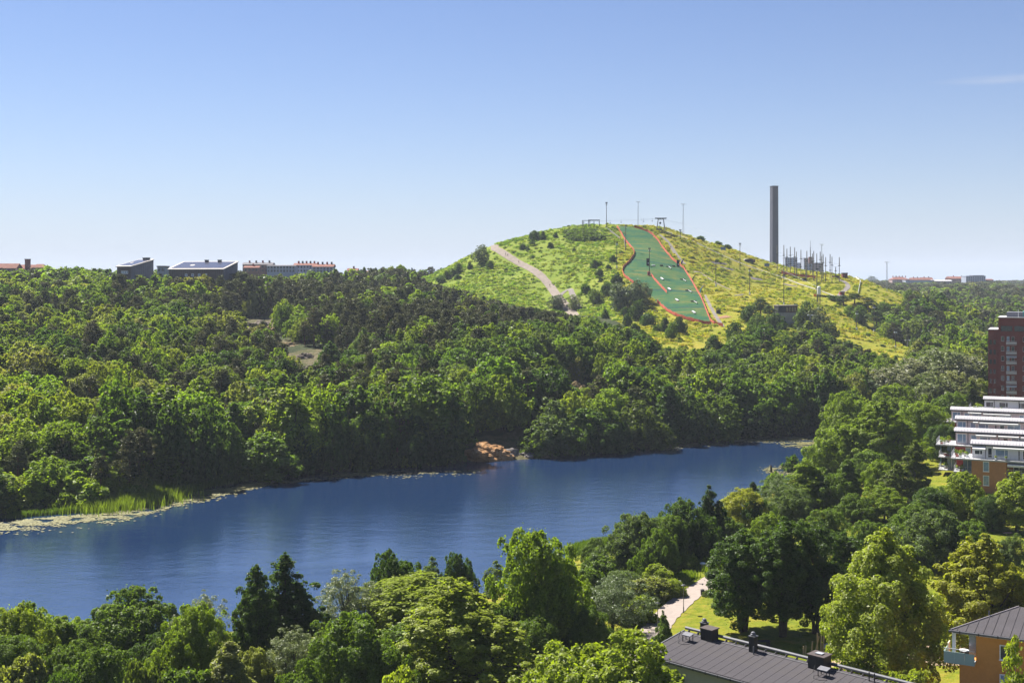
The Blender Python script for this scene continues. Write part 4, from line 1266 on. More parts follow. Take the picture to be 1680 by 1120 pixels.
# ------------------------------------------------------------------ bushes and small trees on the hill: (column, base row, width, height, tint)
HILL = [
 (877, 392, 17, 16, 'dark', 'mbush0'), (891, 392, 11, 13, 'mid', 'mcolumn0'), (874, 402, 12, 10, 'dark', 'mbush1'), (788, 432, 25, 32, 'grey', 'mwillow0'), (752, 448, 14, 17, 'grey', 'mbroad0'), (743, 452, 14, 14, 'mid', 'mbush0'),
 (771, 440, 12, 11, 'dark', 'mbush1'), (804, 440, 13, 13, 'mid', 'mbush2'), (733, 458, 13, 15, 'dark', 'mbroad2'), (722, 464, 15, 14, 'mid', 'mbroad1'), (751, 458, 10, 9, 'dark', 'mbush0'), (831, 445, 7, 6, 'dark', 'mbush1'),
 (911, 389, 10, 8, 'dark', 'mbush1'), (903, 406, 11, 9, 'dark', 'mbush2'), (857, 408, 11, 10, 'mid', 'mbush0'), (866, 412, 9, 7, 'dark', 'mbush1'), (942, 413, 7, 6, 'dark', 'mbush2'), (973, 383, 12, 9, 'dark', 'mbush0'),
 (976, 438, 21, 14, 'mid', 'mbush1'), (1006, 431, 13, 13, 'dark', 'mbush2'), (998, 441, 9, 8, 'dark', 'mbush0'), (1013, 463, 20, 17, 'dark', 'mbush1'), (984, 454, 15, 14, 'mid', 'mbush2'), (996, 483, 20, 22, 'dark', 'mbush0'),
 (975, 497, 26, 24, 'mid', 'mbroad0'), (985, 462, 9, 8, 'dark', 'mbush1'), (960, 480, 17, 15, 'mid', 'mbush2'), (1016, 508, 34, 46, 'grey', 'mwillow1'), (1040, 505, 36, 48, 'grey', 'mwillow0'), (1056, 498, 26, 36, 'silver', 'mwillow1'),
 (1046, 524, 26, 34, 'dark', 'mbroad1'), (1063, 534, 24, 24, 'dark', 'mbush0'), (1029, 537, 18, 24, 'dark', 'mbroad3'), (992, 522, 14, 18, 'mid', 'mbush1'), (1042, 544, 16, 14, 'dark', 'mbush2'), (1026, 518, 16, 16, 'deep', 'mbush0'),
 (1091, 546, 20, 26, 'mid', 'mcolumn0'), (1102, 556, 22, 28, 'mid', 'mbroad2'), (1115, 548, 22, 30, 'dark', 'malder0'), (1078, 545, 14, 14, 'mid', 'mbush1'), (940, 508, 22, 26, 'pale', 'mwillow0'), (915, 505, 26, 22, 'grey', 'mwillow1'),
 (1229, 528, 26, 30, 'dark', 'malder1'), (1248, 522, 28, 34, 'dark', 'mpine0'), (1262, 530, 22, 30, 'dark', 'mpine1'), (1243, 546, 32, 32, 'mid', 'mbroad0'), (1272, 553, 42, 40, 'dark', 'mbroad1'), (1205, 562, 30, 34, 'dark', 'malder2'),
 (1213, 570, 18, 26, 'mid', 'mbush0'), (1248, 566, 26, 26, 'mid', 'mbush1'), (1232, 590, 30, 34, 'brown', 'mbroad2'), (1200, 596, 24, 24, 'silver', 'mwillow0'), (1172, 585, 34, 36, 'dark', 'mbroad3'), (1275, 592, 36, 34, 'mid', 'mbroad0'),
 (1322, 545, 34, 52, 'grey', 'malder0'), (1342, 552, 36, 50, 'grey', 'mwillow1'), (1362, 562, 30, 34, 'grey', 'malder1'), (1318, 572, 30, 40, 'dark', 'mpine2'), (1340, 585, 34, 44, 'dark', 'mpine0'), (1364, 594, 32, 38, 'dark', 'mpine1'),
 (1388, 594, 26, 30, 'dark', 'mpine2'), (1300, 596, 30, 30, 'mid', 'mbush2'), (1346, 604, 30, 26, 'mid', 'mbush1'), (1310, 520, 14, 16, 'mid', 'mbush0'), (1408, 594, 24, 22, 'dark', 'mbroad1'), (1430, 600, 24, 18, 'mid', 'mbroad2'),
 (1149, 394, 14, 8, 'dark', 'mbush0'), (1162, 398, 13, 8, 'dark', 'mbush1'), (1178, 403, 14, 8, 'mid', 'mbush2'), (1193, 408, 14, 8, 'dark', 'mbush0'), (1206, 410, 12, 6, 'dark', 'mbush1'), (1216, 413, 10, 6, 'mid', 'mbush2'),
 (1425, 456, 22, 10, 'dark', 'mbush0'), (1440, 460, 18, 9, 'mid', 'mbush1'), (1430, 452, 18, 14, 'dark', 'mpine0'), (1459, 466, 14, 8, 'mid', 'mbush2'),
]
def hill_place(px, row):
    zone_ = 'between the ski slope and the gravel track'
    if px < 820: zone_ = 'on the hill flank outside the gravel track'
    elif row < 416 and px < 1000: zone_ = 'on the upper hill below the top shed'
    elif 990 < px < 1065 and row > 495: zone_ = 'in the clump at the edge of the ski slope'
    elif px < 1000: pass
    elif 1065 <= px <= 1130 and row > 535: zone_ = 'in the meadow below the ski slope'
    elif 1140 < px < 1225 and row < 420: zone_ = 'along the ridge between lift tower and chimney'
    elif 1160 < px < 1290: zone_ = 'beside the concrete bunker, ski slope side'
    elif px < 1380 and row > 535: zone_ = 'beside the concrete bunker, away from the slope'
    elif row < 470: zone_ = 'on the ridge beyond the rope course'
    elif px > 1290: zone_ = 'beyond the grass ridge that runs down to the valley'
    return zone_
hc = {}
for px, row, w, h, tint, key in HILL:
    kind = 'pine' if 'pine' in key else 'bush' if 'bush' in key else 'tree'
    zn = hill_place(px, row)
    hue = HUE.get(tint, {'brown': 'brownish', 'greysilver': 'silver'}.get(tint, tint))
    lab = f'{hue} {kind} {zn}'
    g = G(px, row, 450)
    sct = g.y / F
    o = put_tree(key, {'pine': 'pine_tree', 'bush': 'hill_bush', 'tree': 'hill_tree'}[kind], g.x, g.y, h * sct, w * sct, jitter(TINT[tint], rng, 0.1), lab, 'bush' if kind == 'bush' else 'tree', None, parts=False)
    hc.setdefault(lab, []).append(o)
for lab, os_ in hc.items():
    if len(os_) > 1:
        for o in os_: o['group'] = lab.replace(' bush ', ' bushes ').replace(' tree ', ' trees ').replace(' pine ', ' pines ')

for k, (px, top, w, d, tint, key) in enumerate([(1350, 487, 20, 745, 'dark', 'mbush1'), (1368, 484, 24, 735, 'dark', 'mbroad0'), (1384, 484, 24, 725, 'dark', 'mpine0'), (1402, 481, 28, 730, 'dark', 'mpine1'), (1424, 487, 26, 725, 'dark', 'mpine2'),
        (1445, 494, 26, 722, 'mid', 'malder2'), (1466, 498, 26, 725, 'dark', 'mpine0'), (1486, 512, 30, 710, 'mid', 'mbroad2'), (1412, 500, 30, 690, 'mid', 'mbroad0'), (1438, 508, 30, 680, 'dark', 'mpine1'), (1460, 524, 32, 665, 'dark', 'mbroad3'), (1394, 500, 22, 700, 'bright', 'mbroad1')]):
    kind = 'pine' if 'pine' in key else 'bush' if 'bush' in key else 'tree'
    tree_px(key, {'pine': 'pine_tree', 'bush': 'hill_bush', 'tree': 'hill_tree'}[kind], px, top, w, d, jitter(TINT[tint], rng, 0.1), f'{HUE[tint]} {kind} rising behind the grass ridge, {ORD[k]} of that row', 'bush' if kind == 'bush' else 'tree', parts=False)

# low scrub and tufts all over the meadow
mx_, my_ = poisson(-150, 260, 540, 900, 2.2, rng)
mm = md(mx_, my_)
ok = (mm > 0.5) & (rng.uniform(size=len(mx_)) < (0.15 + 0.75 * value_noise(mx_, my_, 22, 14)) * np.where(mx_ / my_ * F + CX > 1110, 0.6, 1.0))
MEADOW_XY = np.stack([mx_[ok], my_[ok]], 1)

# ------------------------------------------------------------------ sheets laid on the ground: tracks, the mat of the ski slope
def densify(pts, step):
    out = []
    for a, b in zip(pts[:-1], pts[1:]):
        L = math.hypot(b[0] - a[0], b[1] - a[1])
        k = max(1, int(L / step))
        out += [(a[0] + (b[0] - a[0]) * i / k, a[1] + (b[1] - a[1]) * i / k) for i in range(k)]
    out.append(tuple(pts[-1]))
    return out

def smooth_line(pts, it=2):
    p = [tuple(q) for q in pts]
    for _ in range(it):
        q = [p[0]]
        for a, b in zip(p[:-1], p[1:]):
            q += [(a[0] * .75 + b[0] * .25, a[1] * .75 + b[1] * .25), (a[0] * .25 + b[0] * .75, a[1] * .25 + b[1] * .75)]
        q.append(p[-1])
        p = q
    return p

def strip(name, line, width, lift, mat, label, across=5, seed=0, step=2.0):
    """a ribbon that follows the ground; width may be a pair for its two ends"""
    g = np.random.default_rng(seed)
    line = densify(smooth_line(line), step)
    n_ = len(line)
    w0, w1 = width if isinstance(width, tuple) else (width, width)
    vs = []
    for i, (x, y) in enumerate(line):
        a, b = line[max(i - 1, 0)], line[min(i + 1, n_ - 1)]
        dx, dy = b[0] - a[0], b[1] - a[1]
        L = math.hypot(dx, dy) + 1e-9
        nx_, ny_ = -dy / L, dx / L
        w = (w0 + (w1 - w0) * i / max(1, n_ - 1)) * (1 + g.uniform(-0.08, 0.08))
        for k in range(across):
            t = (k / (across - 1) - 0.5) * w
            vs.append((x + nx_ * t, y + ny_ * t))
    vs = np.array(vs)
    z = H(vs[:, 0], vs[:, 1]) + lift
    idx = np.arange(n_ * across).reshape(n_, across)
    q = np.stack([idx[:-1, 1:], idx[:-1, :-1], idx[1:, :-1], idx[1:, 1:]], -1).reshape(-1, 4)
    o = link(bpy.data.objects.new(name, mesh_np(name, np.c_[vs, z], q, mats=[mat], smooth=True)))
    return tag(o, label, kind='structure')

def gxy(pts, dmin=450):
    return [(lambda g: (g.x, g.y))(G(px, py, dmin)) for px, py in pts]

gravel = plain('pale gravel', (0.20, 0.165, 0.135), 0.95, 0.3, 0.35, bump=0.4, bscale=3)
grey_gravel = plain('grey gravel', (0.17, 0.15, 0.135), 0.95, 0.35, 0.3, bump=0.4, bscale=3)
path_mat = plain('park path', (0.27, 0.225, 0.195), 0.95, 0.14, 0.7, bump=0.2, bscale=8, stain=(0.225, 0.19, 0.165))
sand_mat = plain('worn sandy earth', (0.32, 0.235, 0.155), 0.97, 0.25, 0.5)
earth_mat = plain('bare earth', (0.26, 0.14, 0.075), 0.97, 0.3, 0.3)
concrete = plain('concrete', (0.30, 0.29, 0.28), 0.85, 0.2, 0.5, stain=(0.2, 0.195, 0.19))

TRACKS = []
def track(name, px, width, mat, label, lift=0.22, seed=0):
    ln = gxy(px)
    TRACKS.append((ln, (max(width) if isinstance(width, tuple) else width) * 0.5 + 0.8))
    return strip(name, ln, width, lift, mat, label, 4, seed)

track('gravel_track', [(801, 403.5), (808, 407), (818, 411), (830, 419), (845, 428), (862, 437), (880, 447), (893, 459), (903, 470), (911, 482), (918, 492), (928, 502), (938, 512), (944, 518)], (3.6, 5.2), gravel, 'pale gravel track winding down the hill flank', seed=1)
track('gravel_track', [(916, 489), (926, 478), (936, 474), (938, 482), (944, 495), (950, 508)], (2.4, 3.6), grey_gravel, 'short side track branching from the pale gravel track', seed=2)
track('gravel_track', [(1082, 386), (1090, 391), (1098, 400), (1105, 411), (1112, 422), (1122, 433)], (1.8, 3.4), grey_gravel, 'grey track beside the upper ski slope', seed=3)
track('gravel_track', [(1156, 484), (1166, 505), (1176, 522), (1186, 536)], (1.5, 2.0), grey_gravel, 'grey track beside the lower ski slope', seed=4)
track('gravel_track', [(1136, 447), (1148, 446), (1160, 455), (1172, 463), (1185, 470), (1200, 476)], (1.8, 1.2), gravel, 'thin trail crossing the meadow', seed=5)
track('gravel_track', [(1376, 459), (1385, 462), (1391, 467), (1391, 472), (1385, 478), (1379, 482), (1377, 488)], (2.6, 3.4), grey_gravel, 'grey path curving past the rope course', seed=6)
track('lift_track', [(1092, 380), (1110, 386), (1130, 393), (1150, 402), (1180, 417), (1210, 430), (1250, 444), (1290, 456), (1330, 472), (1360, 483), (1384, 492)], 1.5, plain('pale lift track', (0.27, 0.255, 0.20), 0.9, 0.2, 0.4), 'pale straight lift track running down the ridge', seed=7)
for i, (a, b, w) in enumerate([((1168, 431), (1192, 433), 2.2), ((1182, 438), (1203, 443), 3.0), ((1232, 456), (1250, 459), 5.0), ((1286, 466), (1308, 470), 3.0), ((1205, 485), (1220, 483), 1.6)]):
    track('bare_patch', [a, ((a[0] + b[0]) / 2, (a[1] + b[1]) / 2 + 0.6), b], (w, w * 0.6), plain('purple grey earth', (0.13, 0.11, 0.115), 0.95, 0.3, 0.4), 'purplish bare patch in the meadow beside the ski slope', 0.2, 20 + i)
track('bare_patch', [(1171, 520), (1182, 522), (1196, 519)], (3, 4), earth_mat, 'brown bare patch at the foot of the ski slope', 0.2, 31)
track('bare_patch', [(1284, 545), (1294, 556), (1306, 570)], (5, 7), earth_mat, 'orange brown bare earth below the concrete bunker', 0.25, 32)

# the green mat
LEFT = [(1012, 374), (1018, 382), (1023, 392), (1031, 402), (1040, 413), (1041, 419), (1034, 430), (1022, 441), (1021, 448), (1024, 455), (1036, 464), (1050, 474), (1061, 482), (1078, 497), (1092, 510), (1105, 518), (1122, 524), (1147, 531), (1166, 534)]
RIGHT = [(1040, 374.5), (1055, 378.5), (1068, 384), (1080, 397), (1091, 413), (1104, 428), (1117, 438), (1121, 441), (1135, 463), (1150, 490), (1158, 510), (1167, 532)]
def resample(poly, k):
    p = np.array(poly)
    s = np.r_[0, np.cumsum(np.hypot(*np.diff(p, axis=0).T))]
    t = np.linspace(0, s[-1], k)
    return np.c_[np.interp(t, s, p[:, 0]), np.interp(t, s, p[:, 1])]
lw_ = np.array(gxy(LEFT))
rw_ = np.array(gxy(RIGHT))
# pair the two edges by how far down the slope they are
ys = np.linspace(max(lw_[0, 1], rw_[0, 1]) + 3, min(lw_[-1, 1], rw_[-1, 1]), 90)
lx_ = np.interp(-ys, -lw_[:, 1], lw_[:, 0])
rx_ = np.interp(-ys, -rw_[:, 1], rw_[:, 0])
us = np.linspace(0, 1, 22)
sx = lx_[:, None] * (1 - us) + rx_[:, None] * us
sy = np.repeat(ys[:, None], 22, 1)
sz = H(sx, sy) + 0.4
si = np.arange(sx.size).reshape(sx.shape)
sq = np.stack([si[:-1, :-1], si[1:, :-1], si[1:, 1:], si[:-1, 1:]], -1).reshape(-1, 4)
def mat_slope():
    m, nt, out = new_mat('green ski mat')
    p = nt.nodes.new('ShaderNodeBsdfPrincipled')
    tc = nt.nodes.new('ShaderNodeTexCoord')
    mp = nt.nodes.new('ShaderNodeMapping')
    mp.inputs['Scale'].default_value = (0.22, 1.0, 0.2)
    mp.inputs['Rotation'].default_value = (0, 0, R(-8))
    nt.links.new(tc.outputs['Object'], mp.inputs['Vector'])
    streak = noise(nt, 0.16, 6, 0.7, vec=mp.outputs[0], dist=0.5)
    blot = noise(nt, 0.045, 6, 0.7, dist=0.5)
    fine = noise(nt, 0.5, 5, 0.7)
    f = mth(nt, 'ADD', mth(nt, 'ADD', mth(nt, 'MULTIPLY', streak, 0.48), mth(nt, 'MULTIPLY', blot, 0.32)), mth(nt, 'MULTIPLY', fine, 0.2))
    c = ramp(nt, f, [(0.40, (0.004, 0.050, 0.030)), (0.46, (0.012, 0.076, 0.030)), (0.51, (0.038, 0.090, 0.020)), (0.58, (0.100, 0.108, 0.026))])
    # the seams where lengths of mat meet, darker and a little wavy
    sep = nt.nodes.new('ShaderNodeSeparateXYZ')
    nt.links.new(tc.outputs['Object'], sep.inputs[0])
    yy = mth(nt, 'ADD', mth(nt, 'ADD', sep.outputs['Y'], mth(nt, 'MULTIPLY', sep.outputs['X'], 0.10)), mth(nt, 'MULTIPLY', fine, 2.0))
    for yc, w in ((767.0, 1.4), (701.5, 1.8), (663.0, 1.8)):
        b = mth(nt, 'LESS_THAN', mth(nt, 'ABSOLUTE', mth(nt, 'SUBTRACT', yy, yc)), w)
        c = mixc(nt, mth(nt, 'MULTIPLY', b, 0.75), c, (0.004, 0.045, 0.034))
    nt.links.new(c, p.inputs['Base Color'])
    p.inputs['Roughness'].default_value = 0.9
    p.inputs['Specular IOR Level'].default_value = 0.15
    bn = nt.nodes.new('ShaderNodeBump')
    bn.inputs['Distance'].default_value = 0.4
    bn.inputs['Strength'].default_value = 0.6
    nt.links.new(f, bn.inputs['Height'])
    nt.links.new(bn.outputs[0], p.inputs['Normal'])
    nt.links.new(p.outputs[0], out.inputs['Surface'])
    return m
slope = link(bpy.data.objects.new('ski_slope', mesh_np('ski_slope', np.c_[sx.ravel(), sy.ravel(), sz.ravel()], sq, mats=[mat_slope()], smooth=True)))
tag(slope, 'green dry ski slope of worn plastic matting down the hill', kind='structure')
SLOPE_POLYS = [np.r_[np.c_[lx_ - 0.8, ys], np.c_[rx_ + 0.8, ys][::-1]]]

# ------------------------------------------------------------------ scrub over the meadow, clear of tracks and mat
def plant_meadow():
    x, y = MEADOW_XY[:, 0], MEADOW_XY[:, 1]
    ok = np.ones(len(x), bool)
    for ln, w in TRACKS:
        ok &= seg_dist(ln, x, y, False) > w
    for poly in SLOPE_POLYS:
        ok &= ~inside(poly, x, y)
    x, y = x[ok], y[ok]
    m = len(x)
    g = np.random.default_rng(77)
    wh = g.choice(4, m, p=[0.51, 0.474, 0.008, 0.008])
    s = np.where(wh < 2, g.uniform(0.5, 1.5, m), g.uniform(0.3, 0.7, m))
    pal = np.array([(0.27, 0.285, 0.022), (0.205, 0.240, 0.017), (0.33, 0.295, 0.03), (0.14, 0.175, 0.015), (0.36, 0.295, 0.05)])
    vn_ = value_noise(x, y, 30, 15)
    t = np.where((vn_ > 0.42)[:, None], pal[g.choice(5, m, p=[0.38, 0.14, 0.3, 0.04, 0.14])], pal[g.choice(5, m, p=[0.4, 0.33, 0.12, 0.13, 0.02])])
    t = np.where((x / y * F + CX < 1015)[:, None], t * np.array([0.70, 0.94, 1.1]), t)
    t = np.where((wh >= 2)[:, None], np.array([TINT['dark']]), t) * g.uniform(0.85, 1.15, (m, 1))
    scatter('meadow_scrub', ['tuft0', 'tuft1', 'fbush0', 'fbush1'], np.stack([x, y, H(x, y) - 0.05], 1), 'tufts of tall grass and low scrub over the hill meadow', np.stack([s * 1.1, s * 1.1, s * g.uniform(0.4, 0.85, m)], 1), t, wh, g.uniform(0, 6.28, m))
plant_meadow()
# the dense dark thicket below the top shed
g_ = np.random.default_rng(8)
tx, ty = [], []
for _ in range(120):
    px, py = g_.uniform(929, 988), g_.uniform(380, 397)
    if py < 394 - abs(px - 955) * 0.1 + 2 and py > 379 + max(0, px - 960) * 0.3:
        q = G(px, py, 450); tx.append(q.x); ty.append(q.y)
tx, ty = np.array(tx), np.array(ty)
s = g_.uniform(0.7, 1.2, len(tx))
scatter('dark_thicket', ['fbush0', 'fbush1'], np.stack([tx, ty, H(tx, ty) - 0.1], 1), 'dense dark green thicket near the hilltop', np.stack([s * 1.2, s * 1.2, s * 0.8], 1),
        np.array([TINT['mid']]) * g_.uniform(0.75, 1.1, (len(tx), 1)), g_.integers(0, 2, len(tx)), g_.uniform(0, 6.28, len(tx)))

# ------------------------------------------------------------------ safety nets along the slope
net_mat = plain('orange red safety net', (0.50, 0.105, 0.06), 0.8, 0.4, 0.8)
post_mat = plain('weathered post', (0.22, 0.18, 0.14), 0.9, 0.3, 2)
def safety_net(pts, label, h=1.75, step=6.0):
    ln = densify(gxy(pts), step)
    # even spacing
    p = np.array(ln)
    s_ = np.r_[0, np.cumsum(np.hypot(*np.diff(p, axis=0).T))]
    k = max(2, int(s_[-1] / step) + 1)
    t = np.linspace(0, s_[-1], k)
    p = np.c_[np.interp(t, s_, p[:, 0]), np.interp(t, s_, p[:, 1])]
    z = H(p[:, 0], p[:, 1]) + 0.3
    root = empty('safety_net_fence', (p[0, 0], p[0, 1], z[0]), 0, label, 'fence')
    o0 = np.array([p[0, 0], p[0, 1], z[0]])
    pm = MB().tube((0, 0, -0.6), (0, 0, h + 0.15), 0.07, 0.06, 6).mesh('net post', post_mat)
    for i in range(k):
        shared('post', pm, root, (p[i, 0] - o0[0], p[i, 1] - o0[1], z[i] - o0[2]))
    for i in range(k - 1):
        a, b = np.array([*p[i], z[i]]) - o0, np.array([*p[i + 1], z[i + 1]]) - o0
        d = b - a
        nrm = np.array([-d[1], d[0], 0]); nrm /= np.linalg.norm(nrm) + 1e-9
        w = nrm * 0.04
        m_ = (a + b) / 2
        up = np.array([0, 0, 1])
        mb = MB()
        for s0, s1 in ((a, m_), (m_, b)):
            d0 = 0.12 if s1 is m_ else 0.0
            d1 = 0.12 if s1 is m_ else 0.0
            sag_ = 0.15 + 0.5 * (math.sin(i * 12.9898) * 43758.5 % 1)
            top0 = h - (0.0 if s0 is a else sag_)
            top1 = h - (0.0 if s1 is b else sag_)
            mb.hexa([tuple(s0 - w + up * 0.1), tuple(s1 - w + up * 0.1), tuple(s1 + w + up * 0.1), tuple(s0 + w + up * 0.1),
                     tuple(s0 - w + up * top0), tuple(s1 - w + up * top1), tuple(s1 + w + up * top1), tuple(s0 + w + up * top0)])
        mb.build('net_panel', net_mat, root)
safety_net(LEFT[:13], 'orange red safety net along the curved edge of the upper ski slope')
safety_net(LEFT[13:], 'orange red safety net round the bottom edge of the ski slope')
safety_net([(1041, 374.5)] + RIGHT[1:] + [(1176, 534), (1186, 537)], 'long orange red safety net along the straight edge of the ski slope')
safety_net([(1068, 453), (1075, 462), (1084, 472), (1094, 482)], 'short orange red safety net standing in the middle of the ski slope')
safety_net([(1291, 567), (1302, 571), (1317, 578)], 'short orange red safety net among trees below the concrete bunker')
safety_net([(1282, 450), (1296, 453), (1310, 455), (1326, 456.5), (1338, 458)], 'low orange net fence along the foot of the rope course', 2.0)

# ------------------------------------------------------------------ what stands on the hill
wood_d = plain('dark creosoted wood', (0.06, 0.05, 0.042), 0.9, 0.3, 1.5)
wood_g = plain('grey wood', (0.20, 0.18, 0.16), 0.9, 0.3, 1.2)
steel = plain('galvanised steel', (0.36, 0.37, 0.38), 0.5, 0.15, 1.5, metal=0.6)
dark_m = plain('dark painted metal', (0.035, 0.037, 0.042), 0.6, 0.3, 1.5)
black = plain('black rubber pad', (0.014, 0.014, 0.016), 0.7, 0.3, 2)
white = plain('white paint', (0.78, 0.78, 0.76), 0.5, 0.06, 2)
lamp_m = plain('lamp glass', (0.62, 0.64, 0.66), 0.25, 0.08, 3)
red_br = plain('dull red pad', (0.30, 0.055, 0.045), 0.7, 0.25, 2)

def base_at(px, py, dmin=450):
    return G(px, py, dmin)

_pole_cache = {}
def floodlight(px, base, top, kind, label, group=None):
    g = base_at(px, base)
    h = (base - top) * g.y / F
    root = empty('floodlight_mast' if kind == 'mast' else 'floodlight_pole', tuple(g), 0, label, 'light pole', group)
    if kind == 'mast':                                  # slim lattice mast with a crossbar of lamps
        mb = MB()
        for sx_, sy_ in ((-1, -1), (1, -1), (1, 1), (-1, 1)):
            mb.tube((0.42 * sx_, 0.42 * sy_, -0.5), (0.22 * sx_, 0.22 * sy_, h - 0.3), 0.06, 0.05, 4)
        n_ = int(h / 1.4)
        for k in range(n_):
            z0, z1 = h * k / n_, h * (k + 1) / n_ - 0.3
            r0, r1 = 0.42 - 0.2 * k / n_, 0.42 - 0.2 * (k + 1) / n_
            s0 = 1 if k % 2 else -1
            mb.tube((-r0 * s0, -r0, z0), (r1 * s0, -r1, z1), 0.03, 0.03, 4)
            mb.tube((-r0 * s0, r0, z0), (r1 * s0, r1, z1), 0.03, 0.03, 4)
            mb.tube((r0, -r0 * s0, z0), (r1, r1 * s0, z1), 0.03, 0.03, 4)
        mb.build('lattice_mast', steel, root)
        MB().box((0, 0, h), (2.9, 0.25, 0.16)).build('crossbar', steel, root)
        for dx in (-1.25, -0.5, 0.5, 1.25):
            MB().box((dx, -0.18, h - 0.02), (0.55, 0.45, 0.42)).build('floodlight', lamp_m, root, 0.05)
    elif kind == 'double':
        MB().tube((0, 0, -0.5), (0, 0, h), 0.16, 0.10, 8).build('pole', steel, root)
        MB().box((0, 0, h), (2.2, 0.14, 0.12)).build('crossbar', steel, root)
        for dx in (-1.0, 1.0):
            MB().box((dx, -0.15, h - 0.1), (0.7, 0.5, 0.45)).build('floodlight', lamp_m, root, 0.06)
    else:
        MB().tube((0, 0, -0.5), (0, 0, h), 0.24, 0.15, 8).build('pole', wood_d, root)
        MB().box((0, 0, h - 0.9), (1.0, 0.16, 0.16)).build('crossbar', dark_m, root)
        for dx, dz in ((-0.42, -0.3), (0.42, -0.3), (-0.42, -1.5), (0.42, -1.5)):
            MB().box((dx, -0.25, h + dz), (0.62, 0.5, 0.6)).build('floodlight', dark_m if dz > -1 else lamp_m, root, 0.06)
        if kind == 'box':
            MB().box((0, -0.25, 0.9), (0.75, 0.6, 1.4)).build('switch_box', plain('pale grey box', (0.5, 0.52, 0.54), 0.6), root, 0.04)
    return root

for px, base, top, kind, lab in [
    (995, 374, 332, 'pole', 'tall dark floodlight pole beside the lift gantry on the hilltop'),
    (1026.5, 411, 369, 'pole', 'dark floodlight pole at the curved upper edge of the ski slope'),
    (1012, 441, 397, 'box', 'dark floodlight pole among bushes, meadow side of the curved net'),
    (1065.5, 450, 407, 'pole', 'dark floodlight pole standing in the ski slope beside the black board'),
    (1116, 394, 377, 'pole', 'short dark pole beside the lift track near the hilltop'),
    (1174.5, 470, 428, 'box', 'dark floodlight pole in the meadow nearest the cyan flag'),
    (1214, 443, 399, 'pole', 'dark floodlight pole close to the lift track, between the two blue signs'),
    (1230, 484, 440, 'box', 'dark floodlight pole in the meadow below the round roofed shelter'),
    (1286, 501, 450, 'box', 'dark floodlight pole just above the concrete bunker'),
    (1340.5, 497, 440, 'pole', 'dark floodlight pole beside the white tank'),
    (1047, 373.5, 331, 'mast', 'slim lattice mast at the very top of the ski slope'),
    (1121, 385, 335, 'mast', 'slim lattice mast rising from the ridge beyond the lift tower'),
    (1236, 421, 372, 'mast', 'slim lattice mast between the lift track and the chimney'),
    (1348, 448, 401, 'mast', 'slim lattice mast behind the rope course'),
    (1455, 478, 430, 'mast', 'slim lattice mast alone on the low end of the ridge'),
    (1528, 502, 466, 'double', 'thin grey mast rising from the valley pines'),
    (1329, 562, 517, 'double', 'lamp pole with two white lamps among the trees by the bunker'),
    (1405.5, 542, 510, 'box', 'floodlight pole on the grass ridge nearest the bunker trees'),
    (1434, 546, 500, 'box', 'floodlight pole in the trees behind the grass ridge'),
    (1469, 572, 540, 'box', 'floodlight pole near the low end of the grass ridge'),
    (1489, 572, 558, 'double', 'small white lamp post at the low end of the grass ridge'),
]:
    floodlight(px, base, top, kind, lab)

# gantry of the lift's top station
g = base_at(970, 373.6)
W_ = lambda px0, px1: (px1 - px0) * g.y / F
root = empty('lift_gantry', tuple(g), 0, 'dark steel lift gantry on the hilltop with a row of wheels', 'ski lift')
for k, (px, h0) in enumerate([(955.5, 4.6), (958, 4.4), (965.5, 5.0), (968, 5.0), (974.5, 4.4), (983.5, 4.6)]):
    MB().box((W_(970, px), (k % 2) * 2.0, h0 / 2 - 0.4), (0.42, 0.42, h0 + 0.8)).build('post', dark_m, root)
MB().box((W_(970, 961), 0.0, 4.8), (W_(955, 967), 0.35, 0.35)).build('beam', dark_m, root)
MB().box((W_(970, 974.5), 0.0, 5.15), (W_(965, 984), 0.5, 0.4)).build('beam', dark_m, root)
for k in range(7):
    MB().tube((W_(970, 966.5 + k * 2.7), -0.5, 4.75), (W_(970, 966.5 + k * 2.7), -0.3, 4.75), 0.42, 0.42, 10).build('wheel', steel, root)
for k, px in enumerate((940, 944.5, 949, 952)):
    gg = base_at(px, 374)
    r_ = empty('turnstile', tuple(gg), 0, 'small hoop barrier beside the lift gantry', 'barrier', 'hoop barriers beside the lift gantry')
    MB().path([(-0.7, 0, -0.2), (-0.7, 0, 1.4), (0.7, 0, 1.7 - 0.4 * (k % 2)), (0.7, 0, -0.2)], 0.07, 6).build('hoop', steel, r_)

# lift tower of two leaning legs
g = base_at(1084, 375.5)
s = g.y / F
root = empty('lift_tower', tuple(g), 0, 'grey lift tower with two legs and two wheel heads', 'ski lift')
for sgn, x0, x1 in ((-1, -6.5, -4.0), (1, 7.0, 4.2)):
    MB().tube((x0 * s, 0, -1), (x1 * s, 0, 17 * s), 0.42, 0.3, 8).build('leg', steel, root)
    MB().box((x1 * s, 0, 17.6 * s), (11 * s, 0.5, 0.45)).build('crossarm', dark_m, root)
    for k in range(4):
        MB().tube((x1 * s + (k - 1.5) * 2.6 * s, -0.5, 16.7 * s), (x1 * s + (k - 1.5) * 2.6 * s, -0.3, 16.7 * s), 0.38, 0.38, 10).build('wheel', dark_m, root)
MB().box((0, 0, 15.6 * s), (8.4 * s, 0.3, 0.4)).build('tie_beam', steel, root)
MB().tube((-0.8 * s, -0.4, 9.6 * s), (-0.8 * s, 0.4, 9.6 * s), 0.7, 0.7, 12).build('return_wheel', dark_m, root)
MB().tube((-1.4 * s, 0, 0), (-1.2 * s, 0, 13 * s), 0.12, 0.12, 6).build('strut', steel, root)

